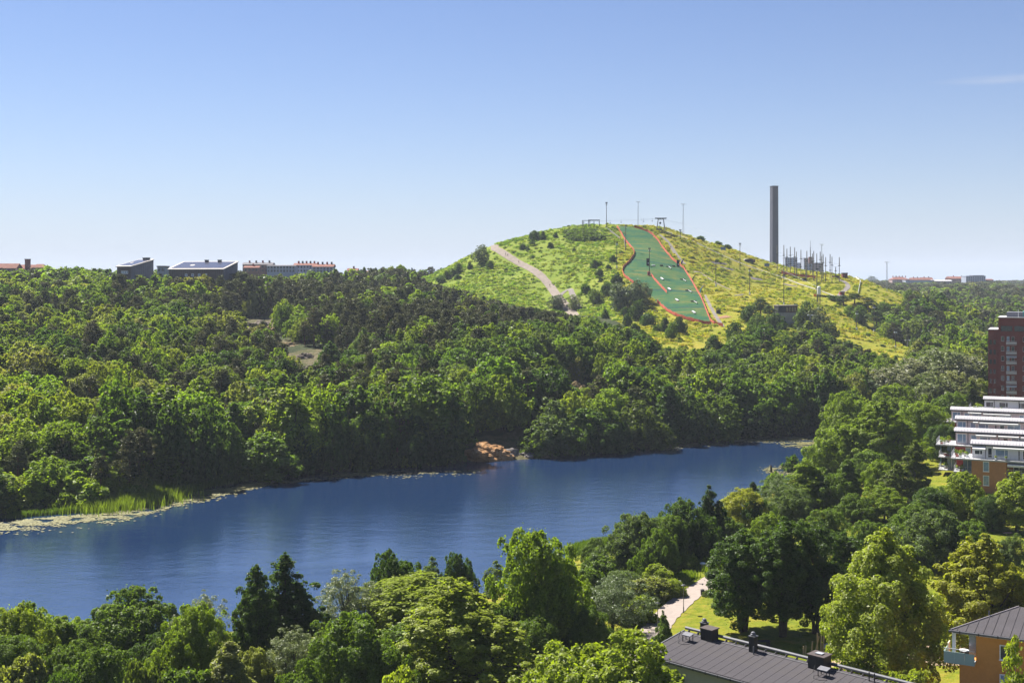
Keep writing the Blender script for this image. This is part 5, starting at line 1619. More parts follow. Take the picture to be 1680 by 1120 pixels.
# hauling cable with its hangers
a = PT(983, 362.3, base_at(970, 373.6).y - 0.4)
b = PT(1080, 358.8, base_at(1084, 375.5).y - 0.4)
cb = MB()
cpts = [a.lerp(b, t) - Vector((0, 0, 0.8 * 4 * t * (1 - t) * 0.3)) for t in np.linspace(0, 1, 9)]
cb.path([tuple(p) for p in cpts], 0.05, 5)
tag(cb.build('lift_cable', steel), 'thin hauling cable between the lift gantry and the lift tower', 'cable')
c2 = MB().path([tuple(b), tuple(PT(1121, 367, 850)), tuple(PT(1214, 404, 800)), tuple(PT(1290, 446, 770)), tuple(PT(1340, 470, 740))], 0.045, 5)
tag(c2.build('lift_cable', steel), 'thin hauling cable running from the lift tower down the ridge', 'cable')
for px, py in ((1001, 364), (1019, 363), (1056, 361.5), (1070, 361)):
    p = PT(px, py - 1.5, a.y - 0.0 + (b.y - a.y) * (px - 983) / 97)
    r_ = empty('lift_hanger', tuple(p), 0, 'small drag lift hanger below the hilltop cable', 'hanger', 'drag lift hangers on the hilltop cable')
    MB().tube((0, 0, 0.8), (0, 0, -1.2), 0.05, 0.05, 5).build('rod', dark_m, r_)
    MB().tube((0, -0.1, -1.4), (0, 0.1, -1.4), 0.32, 0.32, 8).build('plate', dark_m, r_)
p = PT(1051.5, 358, 850)
tag(MB().tube(tuple(PT(1052, 358, 856)), tuple(PT(1056, 372, 856)), 0.07, 0.07, 5).build('leaning_rod', steel), 'thin leaning rod near the slope top mast', 'rod')

# top shed and other little houses
def hut(px, base, wpx, hpx, wall, roofm, label, name='shed', depth=0.8, roof='gable', dmin=450):
    g = base_at(px, base, dmin)
    s = g.y / F
    w, h = wpx * s, hpx * s
    d = w * depth
    root = empty(name, tuple(g), 0, label, 'shed')
    hw = h * (0.62 if roof == 'gable' else 0.8)
    MB().box((0, d / 2, hw / 2 - 0.5), (w * 0.92, d, hw + 1.0)).build('wall', wall, root)
    if roof == 'gable':
        y0, y1 = -0.25, d + 0.25
        MB().add([(-w / 2, y0, hw), (w / 2, y0, hw), (w / 2, y1, hw), (-w / 2, y1, hw), (-w / 2, d / 2, h), (w / 2, d / 2, h), (-w / 2, d / 2, h - 0.25), (w / 2, d / 2, h - 0.25)],
                 [(0, 1, 5, 4), (2, 3, 4, 5), (0, 4, 3), (1, 2, 5), (3, 2, 1, 0)]).build('roof', roofm, root)
    else:
        MB().box((0, d / 2, hw + (h - hw) / 2 + 0.004), (w, d + 0.4, h - hw)).build('roof', roofm, root)
    MB().box((w * 0.12, -0.04, hw * 0.42), (w * 0.22, 0.07, hw * 0.8)).build('door', dark_m, root)
    return root
brown = plain('brown boards', (0.14, 0.06, 0.04), 0.9, 0.3, 1)
hut(915, 374.6, 17, 5.2, brown, brown, 'low brown shed on the hilltop', depth=0.5)
hut(1386.5, 456.5, 9, 9, plain('dark red boards', (0.17, 0.045, 0.035), 0.9), dark_m, 'small dark red hut at the end of the rope course path', roof='flat')
hut(1372, 456, 10, 4, brown, dark_m, 'low dark hut between the rope course and the red hut', roof='flat')
hut(1382, 484.5, 8, 6.5, red_br, wood_g, 'small red box hut where the grey path meets the lift track', roof='flat')
hut(1320, 461, 7, 4.5, dark_m, dark_m, 'dark board cabin on the lift track below the rope course', roof='flat')
hut(1179, 514.5, 7, 6, black, black, 'black box beside the foot of the ski slope', roof='flat')
hut(1076, 513.5, 7, 4, black, black, 'low black box outside the curved net near the slope foot', roof='flat')

# round roofed shelter
g = base_at(1229, 430.5)
s = g.y / F
root = empty('shelter', tuple(g), R(8), 'dark shelter with a low curved roof beside the lift track', 'shelter')
arc = [(-7.5 * s, 0)] + [(-7.5 * s * math.cos(t), 3.6 * s + 2.6 * s * math.sin(t)) for t in np.linspace(0, math.pi, 9)] + [(7.5 * s, 0)]
n_ = len(arc)
MB().add([(x, 0, z - 0.3) for x, z in arc] + [(x, 4, z - 0.3) for x, z in arc], [tuple(range(n_)), tuple(range(2 * n_ - 1, n_ - 1, -1))] + [(k + 1, k, n_ + k, n_ + k + 1) for k in range(n_ - 1)]).build('body', dark_m, root)
ra = arc[1:-1]
MB().add([(x * 1.04, -0.5, z + 0.02) for x, z in ra] + [(x * 1.04, 4.3, z + 0.02) for x, z in ra] + [(x * 1.0, -0.5, z - 0.25) for x, z in ra] + [(x * 1.0, 4.3, z - 0.25) for x, z in ra],
         [(k, k + 1, 9 + k + 1, 9 + k) for k in range(8)] + [(18 + k + 1, 18 + k, k, k + 1)[::-1] for k in range(8)] + [(9 + k, 9 + k + 1, 27 + k + 1, 27 + k)[::-1] for k in range(8)]).build('roof', wood_g, root)
MB().box((9.5 * s, 1, 1.0), (2.5 * s, 1.6, 2.0)).build('side_box', brown, root)

# blue sign boards on two legs
blue = plain('blue grey board', (0.10, 0.15, 0.26), 0.6, 0.2, 1)
for px, base, lab in ((1186.5, 413, 'blue sign board on legs just below the ridge bushes'), (1258, 440, 'blue sign board on legs beside the foot of the chimney')):
    g = base_at(px, base)
    s = g.y / F
    root = empty('sign_board', tuple(g), 0, lab, 'sign')
    for dx in (-3, 3):
        MB().tube((dx * s, 0, -0.4), (dx * s, 0, 5.5 * s), 0.09, 0.09, 6).build('leg', steel, root)
    MB().box((0, -0.12, 5.2 * s), (8 * s, 0.1, 5 * s)).build('board', blue, root)

# fences of planks by the slope top
def plank_fence(pts, h, label, matw, gap=1.6, name='plank_fence'):
    ln = np.array(densify(gxy(pts), gap))
    root = empty(name, (ln[0, 0], ln[0, 1], float(H(*ln[0]))), 0, label, 'fence')
    o = np.array(root.location)
    for i, (x, y) in enumerate(ln):
        z = float(H(x, y))
        MB().box((x - o[0], y - o[1], z - o[2] + h / 2 - 0.2), (0.22, 0.22, h + 0.4)).build('post', matw, root)
        if i < len(ln) - 1:
            x2, y2 = ln[i + 1]
            z2 = float(H(x2, y2))
            for zz in (0.35, 0.75):
                a, b = Vector((x, y, z + h * zz)) - Vector(o), Vector((x2, y2, z2 + h * zz)) - Vector(o)
                d = (b - a).normalized()
                nn = Vector((-d.y, d.x, 0)).normalized() * 0.05
                up = Vector((0, 0, h * 0.14))
                MB().hexa([a - nn - up, b - nn - up, b + nn - up, a + nn - up, a - nn + up, b - nn + up, b + nn + up, a + nn + up]).build('plank', matw, root)
    return root
pale_w = plain('pale weathered planks', (0.36, 0.34, 0.31), 0.9, 0.2, 1)
plank_fence([(993, 376), (1000, 380), (1008, 386), (1017, 393)], 1.6, 'pale plank fence descending beside the slope top', pale_w, 2.2)
plank_fence([(1024, 395), (1025, 402), (1026.5, 410)], 1.6, 'pale plank fence beside the upper slope pole', pale_w, 3.0)
plank_fence([(1077, 379), (1086, 383), (1096, 387), (1107, 391)], 2.4, 'dark plank barrier below the lift tower', wood_d, 2.2)
plank_fence([(1404, 457), (1409, 460), (1412, 464), (1410, 472), (1408, 482)], 1.5, 'white railing beyond the grey path on the ridge end', white, 3.0, 'railing')

# ------------------------------------------------------------------ on the ski slope
def on_slope(px, py):
    g = G(px, py, 450)
    return Vector((g.x, g.y, g.z + 0.4))
def slope_dir(g):
    e = 3.0
    return math.atan2(float(H(g.x, g.y - e) - H(g.x, g.y + e)), 2 * e)
for i, (px, py, lab) in enumerate([(1086, 459, 'first'), (1098, 476, 'second'), (1110.5, 494, 'third'), (1138, 514, 'lowest')]):
    g = on_slope(px, py)
    root = empty('jump_box', tuple(g), R(-155 + 8), f'white jump box lying on the ski slope, {lab} from the top', 'jump box')
    root.rotation_euler = (slope_dir(g) * -1, 0, R(12))
    MB().box((0, 0, 0.32), (0.8, 4.2, 0.45)).build('deck', white, root, 0.06)
    MB().box((0, -2.32, 0.25), (1.0, 0.4, 0.4)).build('end_pad', black, root, 0.05)
    MB().box((0, 2.32, 0.25), (1.0, 0.4, 0.4)).build('end_pad', black, root, 0.05)
    for sx_ in (-0.46, 0.46):
        MB().box((sx_, 0, 0.3), (0.1, 4.2, 0.56)).build('edge_rail', steel, root)
for i, (px, py, lab) in enumerate([(1099, 441, 'topmost'), (1123, 462, 'second'), (1132, 480, 'third'), (1141, 498, 'lowest')]):
    g = on_slope(px, py)
    root = empty('slide_rail', tuple(g), 0, f'slide rail with black crossed ends on the ski slope, {lab} of four', 'rail')
    root.rotation_euler = (slope_dir(g) * -1, 0, R(14))
    MB().tube((0, -2.2, 0.55), (0, 2.2, 0.55), 0.13, 0.13, 8).build('rail', white, root)
    for y in (-2.3, 2.3):
        MB().box((0, y, 0.25), (0.5, 0.3, 0.6)).build('foot', black, root)
    MB().box((0, 2.9, 0.35), (3.2, 0.5, 0.5)).build('crossbar', black, root)
for px, py, mt, lab in ((1072, 437.5, white, 'small white pad at the upper mat seam'), (1085, 437.5, black, 'flat black pad at the upper mat seam'), (1105, 438.5, black, 'narrow black pad at the upper mat seam near the straight net')):
    g = on_slope(px, py)
    root = empty('pad', tuple(g), 0, lab, 'pad')
    MB().box((0, 0, 0.4), (2.0, 1.2, 0.7)).build('cushion', mt, root, 0.15)
    MB().box((0, 0, 0.04), (2.3, 1.4, 0.1)).build('base', dark_m, root)
for px, py, lab in ((1062.8, 437, 'tall black board standing on the ski slope beside a floodlight pole'), (1112.5, 439, 'tall black board at the edge of the ski slope by the purple flag')):
    g = on_slope(px, py)
    root = empty('start_board', tuple(g), 0, lab, 'board')
    MB().box((0, 0, 2.2), (1.7, 0.35, 4.4)).build('board', black, root, 0.05)
    MB().box((0.25, -0.2, 1.5), (0.5, 0.06, 0.7)).build('panel', lamp_m, root)
    for sx_ in (-0.7, 0.7):
        MB().box((sx_, 0.5, 0.5), (0.15, 1.2, 1.2)).build('brace', dark_m, root)
g = on_slope(1064.5, 453)
root = empty('pole_pad', tuple(g), 0, 'dull red crash pad wrapped round the floodlight pole base', 'crash pad')
MB().lathe((0, 0.1, -0.2), [(0.8, 0), (0.85, 0.5), (0.8, 2.4), (0.6, 2.6)], 10).build('pad', red_br, root)
MB().lathe((0, 0.1, 1.2), [(0.87, 0), (0.87, 0.15)], 10).build('strap', dark_m, root)
def feather_flag(px, py, h, mt, mt2, label, lean=0.25):
    g = G(px, py, 450)
    root = empty('feather_flag', tuple(g), 0, label, 'flag')
    pts = [(lean * h * t * t * 0.9, 0, h * t) for t in np.linspace(0, 1, 7)]
    MB().path([(p[0], p[1], p[2] - 0.2) for p in pts], 0.05, 6).build('pole', dark_m, root)
    L = [(lean * h * t * t * 0.9 + 0.02, h * t) for t in np.linspace(0.12, 0.97, 8)]
    Rr = [(x - (0.95 if 0 < i < 7 else 0.35) * (1 - 0.06 * i), z - 0.1) for i, (x, z) in enumerate(L)]
    for a, b, m_, nm in ((0, 4, mt, 'cloth'), (4, 7, mt2, 'cloth')):
        mb = MB()
        for i in range(a, b):
            mb.hexa([(Rr[i][0], -0.02, Rr[i][1]), (L[i][0], -0.02, L[i][1]), (L[i][0], 0.02, L[i][1]), (Rr[i][0], 0.02, Rr[i][1]),
                     (Rr[i + 1][0], -0.02, Rr[i + 1][1]), (L[i + 1][0], -0.02, L[i + 1][1]), (L[i + 1][0], 0.02, L[i + 1][1]), (Rr[i + 1][0], 0.02, Rr[i + 1][1])])
        mb.build(nm, m_, root)
purple = plain('purple cloth', (0.10, 0.05, 0.22), 0.8, 0.2, 1)
cyan = plain('cyan cloth', (0.20, 0.58, 0.66), 0.8, 0.15, 1)
darkc = plain('dark grey cloth', (0.06, 0.06, 0.08), 0.8, 0.2, 1)
feather_flag(1118.5, 436, 5.0, purple, purple, 'purple feather flag at the edge of the ski slope beside the black board', 0.45)
feather_flag(1136.5, 463, 4.4, darkc, darkc, 'dark grey feather flag beside the straight safety net', 0.45)
feather_flag(1149.5, 482, 5.2, cyan, white, 'cyan and white feather flag beside the lower safety net', 0.4)

# ------------------------------------------------------------------ rope course
rope_w = plain('rope course timber', (0.16, 0.14, 0.13), 0.9, 0.3, 1)
RP = [(1275, 402, 446), (1286, 402, 452), (1291, 408, 448), (1296.6, 405, 447), (1303.7, 406, 451), (1306.5, 413, 456), (1314, 410, 452), (1323.7, 412, 458), (1322, 424, 461), (1329.6, 409, 449), (1335, 412, 461), (1333, 416, 457),
      (1340, 416, 463), (1345.6, 413, 451), (1348.3, 420, 462), (1350.5, 417, 458), (1354.6, 422, 463), (1361.9, 417, 457), (1365, 421, 462), (1371, 438, 457), (1377, 422, 463)]
TOPS = []
mesh_cache = {}
for i, (px, top, base) in enumerate(RP):
    g = base_at(px, base)
    h = (base - top) * g.y / F
    root = empty('rope_course_pole', tuple(g), 0, f'tall timber pole of the rope course, {ORD[i]} counted away from the chimney', 'pole', 'rope course poles')
    MB().tube((0, 0, -0.5), (0, 0, h), 0.26, 0.17, 8).build('pole', rope_w, root)
    for f_ in (0.34, 0.66):
        MB().lathe((0, 0, h * f_), [(0.25, -0.3), (0.95, -0.02), (0.95, 0.12), (0.25, 0.14)], 8).build('platform', dark_m, root)
    MB().tube((0, 0, h * 0.66), (0, 0, h - 0.1), 0.30, 0.24, 8).build('sleeve', wood_g, root)
    TOPS.append((g.x, g.y, g.z + h * 0.66))
for i, (a, b) in enumerate([(0, 1), (1, 2), (3, 4), (6, 7), (9, 10), (15, 16), (16, 17), (18, 20), (13, 15), (2, 4)]):
    A_, B_ = Vector(TOPS[a]), Vector(TOPS[b])
    pts = [A_.lerp(B_, t) - Vector((0, 0, 1.6 * 4 * t * (1 - t) * 0.6)) for t in np.linspace(0, 1, 7)]
    mb = MB().path([tuple(p) for p in pts], 0.045, 5)
    mb.path([tuple(A_ + Vector((0, 0, 1.2))), tuple(B_ + Vector((0, 0, 1.2)))], 0.04, 5)
    tag(mb.build('rope_bridge', dark_m), f'sagging rope bridge between the {ORD[a]} and {ORD[b]} rope course pole from the chimney', 'rope bridge', 'rope bridges of the rope course')

# white tank on legs and the orange disc beside it
g = base_at(1343.5, 499)
s = g.y / F
root = empty('water_tank', tuple(g), 0, 'white upright tank on dark legs below the lift track', 'tank')
MB().lathe((0, 0, 16 * s), [(2.6 * s, 0), (2.9 * s, 0.3), (2.9 * s, 12 * s), (2.3 * s, 13 * s), (0.4, 13.4 * s)], 14).build('tank', white, root)
for dx, dy in ((-2.2, 0), (2.2, 0), (0, 1.6), (0, -1.6)):
    MB().tube((dx * s, dy, -0.5), (dx * s, dy * 0.8, 16.2 * s), 0.14, 0.14, 6).build('leg', dark_m, root)
MB().box((0, 0, 14.5 * s), (6.5 * s, 2.0, 1.6 * s)).build('frame', dark_m, root)
g = base_at(1337, 497)
root = empty('warning_disc', tuple(g), 0, 'orange round disc on a thin post beside the white tank', 'sign')
MB().tube((0, 0, -0.3), (0, 0, 11 * s), 0.06, 0.06, 6).build('post', steel, root)
MB().tube((0, -0.12, 12.5 * s), (0, -0.04, 12.5 * s), 0.85, 0.85, 14).build('disc', plain('orange paint', (0.75, 0.2, 0.02), 0.6), root)

# concrete bunker with a dark upper storey
g = base_at(1293, 533)
s = g.y / F
root = empty('bunker', tuple(g), R(6), 'tall concrete lift house with a dark windowed top among trees', 'building')
x0, x1, zt = -16.5 * s, 16.5 * s, 31 * s
MB().hexa([(x0 + 5 * s, 0.6, -3), (x1 - 3 * s, 0.6, -3), (x1 - 3 * s, 7, -3), (x0 + 5 * s, 7, -3), (x0, 0, 20 * s), (x1, 0, 20 * s), (x1, 7.4, 20 * s), (x0, 7.4, 20 * s)]).build('wall', concrete, root)
MB().span((x0 + 0.1, 0.1, 20 * s + 0.003), (x0 + 12.5 * s, 7.2, zt)).build('cladding', dark_m, root)
MB().span((x0 + 12.5 * s + 0.01, 0.35, 20 * s + 0.003), (x1 - 0.1, 7.2, zt)).build('wall', brown, root)
for k in range(4):
    xa = x0 + 13.2 * s + k * 4.6 * s
    f = MB().span((xa, 0.25, 21.5 * s), (xa + 3.9 * s, 0.34, 29.5 * s)).build('window', dark_m, root)
    MB().span((xa + 0.12, 0.2, 21.5 * s + 0.12), (xa + 3.9 * s - 0.12, 0.247, 29.5 * s - 0.12)).build('pane', plain('ochre lit glass', (0.28, 0.22, 0.10), 0.3, 0.5, 0.6), f)  # ochre is the pane's plain base colour
MB().span((x0 - 0.2, -0.3, zt + 0.003), (x1 + 0.2, 7.6, zt + 0.35)).build('roof', wood_g, root)

# ------------------------------------------------------------------ chimney far behind the hill
d = 1400.0
x, _ = XY(1270, d)
z0 = 20.0
zt = CAMZ + (HY - 306.5) * d / F
root = empty('chimney', (x, d, z0), R(14), 'tall square dark grey power station chimney behind the hill', 'chimney')
wC = 11.0 * d / F * 0.9
chim = plain('dark ribbed concrete', (0.062, 0.064, 0.085), 0.9, 0.12, 0.08)
MB().hexa([(-wC * .56, -wC * .56, 0), (wC * .56, -wC * .56, 0), (wC * .56, wC * .56, 0), (-wC * .56, wC * .56, 0), (-wC / 2, -wC / 2, zt - z0), (wC / 2, -wC / 2, zt - z0), (wC / 2, wC / 2, zt - z0), (-wC / 2, wC / 2, zt - z0)]).build('shaft', chim, root)
for k in range(9):
    t = (k + 0.5) / 9 - 0.5
    MB().hexa([(wC * 1.12 * t - .12, -wC * .56 - .18, 0), (wC * 1.12 * t + .12, -wC * .56 - .18, 0), (wC * 1.12 * t + .12, -wC * .559, 0), (wC * 1.12 * t - .12, -wC * .559, 0),
               (wC * t - .12, -wC / 2 - .18, zt - z0), (wC * t + .12, -wC / 2 - .18, zt - z0), (wC * t + .12, -wC * .499, zt - z0), (wC * t - .12, -wC * .499, zt - z0)]).build('rib', chim, root)
MB().box((0, 0, zt - z0 + 0.45), (wC * 1.06, wC * 1.06, 0.9)).build('rim', dark_m, root)
MB().tube((wC * 0.3, 0, zt - z0), (wC * 0.3, 0, zt - z0 + 8), 0.12, 0.06, 6).build('antenna', steel, root)

# ------------------------------------------------------------------ buildings
glass = plain('dark window glass', (0.03, 0.04, 0.05), 0.08, 0.5, 0.3, spec=0.6)
glass_b = plain('glass with painted sky reflection', (0.19, 0.26, 0.36), 0.08, 0.4, 0.3, spec=0.6)  # pale blue sky reflection put into the pane's base colour
lav = plain('white plaster', (0.62, 0.61, 0.63), 0.8, 0.06, 0.4)
pinkish = plain('pale pink plaster', (0.58, 0.47, 0.47), 0.8, 0.06, 0.4)
tile_red = plain('red roof tiles', (0.185, 0.072, 0.05), 0.9, 0.25, 0.25)
brick_dark = plain('dark red brick', (0.125, 0.036, 0.032), 0.9, 0.22, 0.5)
brick_orange = plain('orange brown brick', (0.37, 0.175, 0.082), 0.9, 0.15, 1.2)
brick_red = plain('red plaster', (0.30, 0.045, 0.050), 0.85, 0.12, 0.6)
plant_m = plain('balcony plants', (0.09, 0.12, 0.03), 0.9, 0.5, 4)
rail_m = plain('pale railing', (0.45, 0.45, 0.47), 0.4, 0.08, 2)
slab_m = plain('pale concrete slab', (0.38, 0.375, 0.385), 0.8, 0.08, 0.5)
awn_m = plain('white awning cloth', (0.60, 0.59, 0.57), 0.7, 0.05, 2)
teal = plain('teal glass', (0.05, 0.30, 0.24), 0.3, 0.2, 1)

def window(parent, x0, x1, z0, z1, y, frame=white, pane=glass, fw=0.07, mull=None, name='window'):
    """frame of four bars, a pane set back in it, on a wall facing -y at depth y"""
    mb = MB()
    mb.span((x0, y - 0.06, z0), (x0 + fw, y + 0.1, z1)).span((x1 - fw, y - 0.06, z0), (x1, y + 0.1, z1))
    mb.span((x0 + fw, y - 0.06, z0), (x1 - fw, y + 0.1, z0 + fw)).span((x0 + fw, y - 0.06, z1 - fw), (x1 - fw, y + 0.1, z1))
    for m in mull or []:
        xm = x0 + (x1 - x0) * m
        mb.span((xm - fw / 2, y - 0.055, z0 + fw), (xm + fw / 2, y + 0.1, z1 - fw))
    w = mb.build(name, frame, parent)
    MB().span((x0 + fw, y - 0.03, z0 + fw), (x1 - fw, y + 0.08, z1 - fw)).build('pane', pane, w)
    MB().span((x0 - 0.05, y - 0.14, z0 - 0.07), (x1 + 0.05, y + 0.02, z0 - 0.003)).build('sill', frame, w)
    return w

def railing(parent, pts, h=1.05, step=0.9, z=0.0, glassy=None):
    mb = MB()
    for a, b in zip(pts[:-1], pts[1:]):
        A_, B_ = Vector((*a, z)), Vector((*b, z))
        L = (B_ - A_).length
        k = max(1, int(L / step))
        for i in range(k + 1):
            p = A_.lerp(B_, i / k)
            mb.box((p.x, p.y, z + h / 2), (0.045, 0.045, h))
        for zz in (h, h * 0.55, h * 0.2):
            mb.tube(A_ + Vector((0, 0, zz)), B_ + Vector((0, 0, zz)), 0.03, 0.03, 5)
    r = mb.build('railing', rail_m, parent)
    return r

def shrub_pots(parent, spots, g):
    """planted boxes on a terrace"""
    for x, y, z, s in spots:
        b = MB().box((x, y, z + 0.2), (0.55 * s, 0.4, 0.4)).build('planter', random.choice([white, wood_g, red_br]), parent)
        d = unit(g.normal(size=(46, 3)))
        lv, lq = leaf_quads(np.array([x, y, z + 0.4 + 0.38 * s]) + d * np.array([0.42, 0.3, 0.38]) * s * g.uniform(0.4, 1, (46, 1)), d, np.full(46, 0.24), g)
        o = link(bpy.data.objects.new('plant', mesh_np('plant', lv, lq, mats=[LEAF])), b)
        o['tint'] = TINT[['bright', 'linden', 'mid'][int(g.integers(3))]]

# the terraced flats: five blocks one behind the other, all turned alike
ROT = R(-24)
def terraced(px_left, eave_y, d, length, body, label, zr=14.75, front=False, wins=(), awn=(), wall=lav, seed=0, left_ext=4.2, penthouse_only=False):
    g = np.random.default_rng(seed)
    x = (px_left - CX) / F * d
    z0 = float(H(x, d))
    root = empty('terraced_building', (x, d, 0), ROT, label, 'apartment building')
    zf = zr - 2.95                                     # terrace floor
    # upper storey and its curved seamed metal roof
    MB().span((0, 0, zf), (length, 5, zr - 0.05)).build('penthouse', wall, root)
    prof = [(-0.45, zr), (-0.40, zr + 0.12), (0.05, zr + 0.40), (1.0, zr + 0.62), (2.5, zr + 0.70), (3.0, zr + 0.62), (5.2, zr + 0.02)]
    n_ = len(prof)
    vs = [(-0.35, y, z) for y, z in prof] + [(length, y, z) for y, z in prof] + [(-0.35, 5.2, zr - 0.02), (length, 5.2, zr - 0.02), (-0.35, -0.4, zr - 0.02), (length, -0.4, zr - 0.02)]
    fs = [(k, n_ + k, n_ + k + 1, k + 1) for k in range(n_ - 1)]
    fs += [(0, *range(1, n_), 2 * n_, 2 * n_ + 2), (2 * n_ + 1, *range(2 * n_ - 1, n_ - 1, -1), 2 * n_ + 3), (2 * n_ + 2, 2 * n_, 2 * n_ + 1, 2 * n_ + 3), (0, 2 * n_ + 2, 2 * n_ + 3, n_)]
    roof = MB().add(vs, fs).build('roof', plain('white seamed metal', (0.36, 0.345, 0.355), 0.6, 0.08, 0.3), root)
    seam_me = MB()
    for (ya, za), (yb, zb) in zip(prof[1:-1], prof[2:]):
        seam_me.hexa([(-.025, ya, za + .002), (.025, ya, za + .002), (.025, yb, zb + .002), (-.025, yb, zb + .002), (-.025, ya, za + .07), (.025, ya, za + .07), (.025, yb, zb + .07), (-.025, yb, zb + .07)])
    sm = seam_me.mesh('seam', rail_m)
    for k in range(int(length / 0.62)):
        shared('seam', sm, roof, (k * 0.62, 0, 0))
    MB().span((-0.35, -0.52, zr - 0.24), (length, -0.46, zr + 0.02)).build('fascia', dark_m, root)
    for a, b in ((0.0, 2.7), (9.2, 9.4)):
        if b - a < 0.5:
            MB().span((a, -0.12, zf), (b, -0.003, zr - 0.1)).build('downpipe', dark_m, root)
    MB().span((2.62, -0.1, zf), (2.74, -0.003, zr - 0.1)).build('downpipe', dark_m, root)
    for a, b, za, zb, ms, gl in wins:
        window(root, a, b, zf + za, zf + zb, 0.0, white, gl, 0.09, ms)
    for a, b, zz, drop in awn:
        MB().hexa([(a, -1.05, zr - zz - drop), (b, -1.05, zr - zz - drop), (b, -0.02, zr - zz - 0.08), (a, -0.02, zr - zz - 0.08), (a, -1.05, zr - zz - drop + 0.06), (b, -1.05, zr - zz - drop + 0.06), (b, -0.02, zr - zz), (a, -0.02, zr - zz)]).build('awning', awn_m, root)
        MB().span((a, -1.1, zr - zz - drop - 0.3), (b, -1.056, zr - zz - drop + 0.06)).build('valance', awn_m, root)
    # terrace deck, its end terrace and railings
    MB().span((-left_ext, -2.3, zf - 0.3), (length, 0.0, zf - 0.004)).build('terrace_deck', slab_m, root)
    MB().span((-left_ext, 0.003, zf - 0.3), (-0.02, 6.5, zf - 0.004)).build('terrace_deck', slab_m, root)
    railing(root, [(-left_ext + 0.1, 6.4), (-left_ext + 0.1, -2.2), (length, -2.2)], z=zf)
    shrub_pots(root, [(-left_ext + 0.7 + g.uniform(0, 2.6), g.uniform(-1.8, 5), zf, g.uniform(0.8, 1.5)) for _ in range(7)] + [(g.uniform(2, 12), -1.9, zf, 0.8) for _ in range(3)], g)
    if penthouse_only:
        MB().span((0, 0.2, z0 - 1), (length, 8, zf - 0.31)).build('wall', body, root)
        return root
    # the body below: brick block, then recessed balconies
    yb = -2.15
    MB().span((0, yb, z0 - 1), (6.9, 7.9, zf - 0.305)).build('wall', body, root)
    MB().span((6.903, 0.4, z0 - 1), (length, 7.9, zf - 0.305)).build('wall', body if front else lav, root)
    fl = 2.95
    for k in range(1, 4):
        zk = zf - k * fl
        if zk < z0 - 0.5: break
        window(root, 2.3, 3.5, zk + 0.45, zk + 2.55, yb, white, glass_b, 0.09)
        MB().span((6.95, -1.9, zk - 0.2), (length, 0.39, zk - 0.004)).build('balcony_floor', slab_m, root)
        railing(root, [(7.0, -1.8), (length, -1.8)], z=zk)
        window(root, 8.2, 10.4, zk + 0.2, zk + 2.3, 0.4, white, glass, 0.09, [0.5])
        MB().hexa([(7.1, -2.6, zk + 2.05), (length, -2.6, zk + 2.05), (length, 0.3, zk + 2.55), (7.1, 0.3, zk + 2.55), (7.1, -2.6, zk + 2.12), (length, -2.6, zk + 2.12), (length, 0.3, zk + 2.62), (7.1, 0.3, zk + 2.62)]).build('awning', awn_m if k == 1 else slab_m, root)
        MB().span((7.1, -2.66, zk + 1.75), (length, -2.606, zk + 2.12)).build('valance', awn_m, root)
        # corner balconies at the near end
        MB().span((-left_ext + 0.5, -1.6, zk - 0.2), (-0.02, 5.5, zk - 0.004)).build('balcony_floor', slab_m, root)
        railing(root, [(-left_ext + 0.6, 5.4), (-left_ext + 0.6, -1.5), (-0.1, -1.5)], z=zk)
        MB().span((-left_ext + 0.56, 3.2, zk), (-left_ext + 0.60, 5.3, zk + 2.3)).build('glass_screen', teal, root)
        MB().span((-1.9, 0.8, zk + 0.02), (-0.08, 0.9, zk + 2.5)).build('glazing', glass_b, root)
        MB().span((-1.02, 0.72, zk + 0.02), (-0.92, 0.79, zk + 2.5)).build('mullion', white, root)
        shrub_pots(root, [(-left_ext + 1.0 + g.uniform(0, 2.0), g.uniform(-1.2, 3), zk, g.uniform(0.8, 1.4)) for _ in range(4)], g)
    return root

front_w = [(0.45, 2.1, 0.75, 2.15, [0.66], glass), (3.1, 4.0, 0.05, 2.3, None, glass), (4.6, 7.2, 0.5, 2.45, [0.72], glass_b), (10.0, 11.0, 0.05, 2.4, None, glass), (12.5, 15, 0.5, 2.4, [0.5], glass)]
terraced(1595, 727, 265, 24, brick_orange, 'frontmost terraced flats with orange brown brick body and white awnings', front=True, wins=front_w, awn=[(0.1, 2.7, 0.35, 0.55), (4.2, 12.8, 0.3, 0.25), (13.2, 20, 0.3, 0.25)], seed=1)
row_w = [(0.3, 2.3, 0.4, 2.4, [0.6], glass_b), (3.3, 4.6, 0.6, 2.3, None, glass_b), (5.2, 7.6, 0.7, 2.3, [0.7], glass_b), (10.2, 11.3, 0.7, 2.2, None, glass), (12, 15, 0.7, 2.3, [0.5], glass_b), (17, 19, 0.7, 2.2, [0.5], glass_b)]
terraced(1568, 705, 287, 27, brick_red, 'second row of terraced flats with a red wall end and green glass balconies', wins=row_w, awn=[(4.4, 8.8, 0.35, 0.3), (9.2, 13.6, 0.35, 0.3), (14.0, 19.5, 0.4, 0.3)], seed=2, wall=pinkish)
terraced(1569, 688, 312, 28, brick_red, 'third row of terraced flats, counted away from the orange brown block', wins=row_w, awn=[(4.0, 5.2, 0.3, 0.25), (5.5, 14.5, 0.35, 0.3)], seed=3, wall=pinkish)
terraced(1561, 673, 334, 30, brick_red, 'fourth row of terraced flats with a deep open end terrace', wins=row_w, awn=[(4.2, 7.6, 0.3, 0.25), (8.0, 14.8, 0.4, 0.3)], seed=4, wall=pinkish)
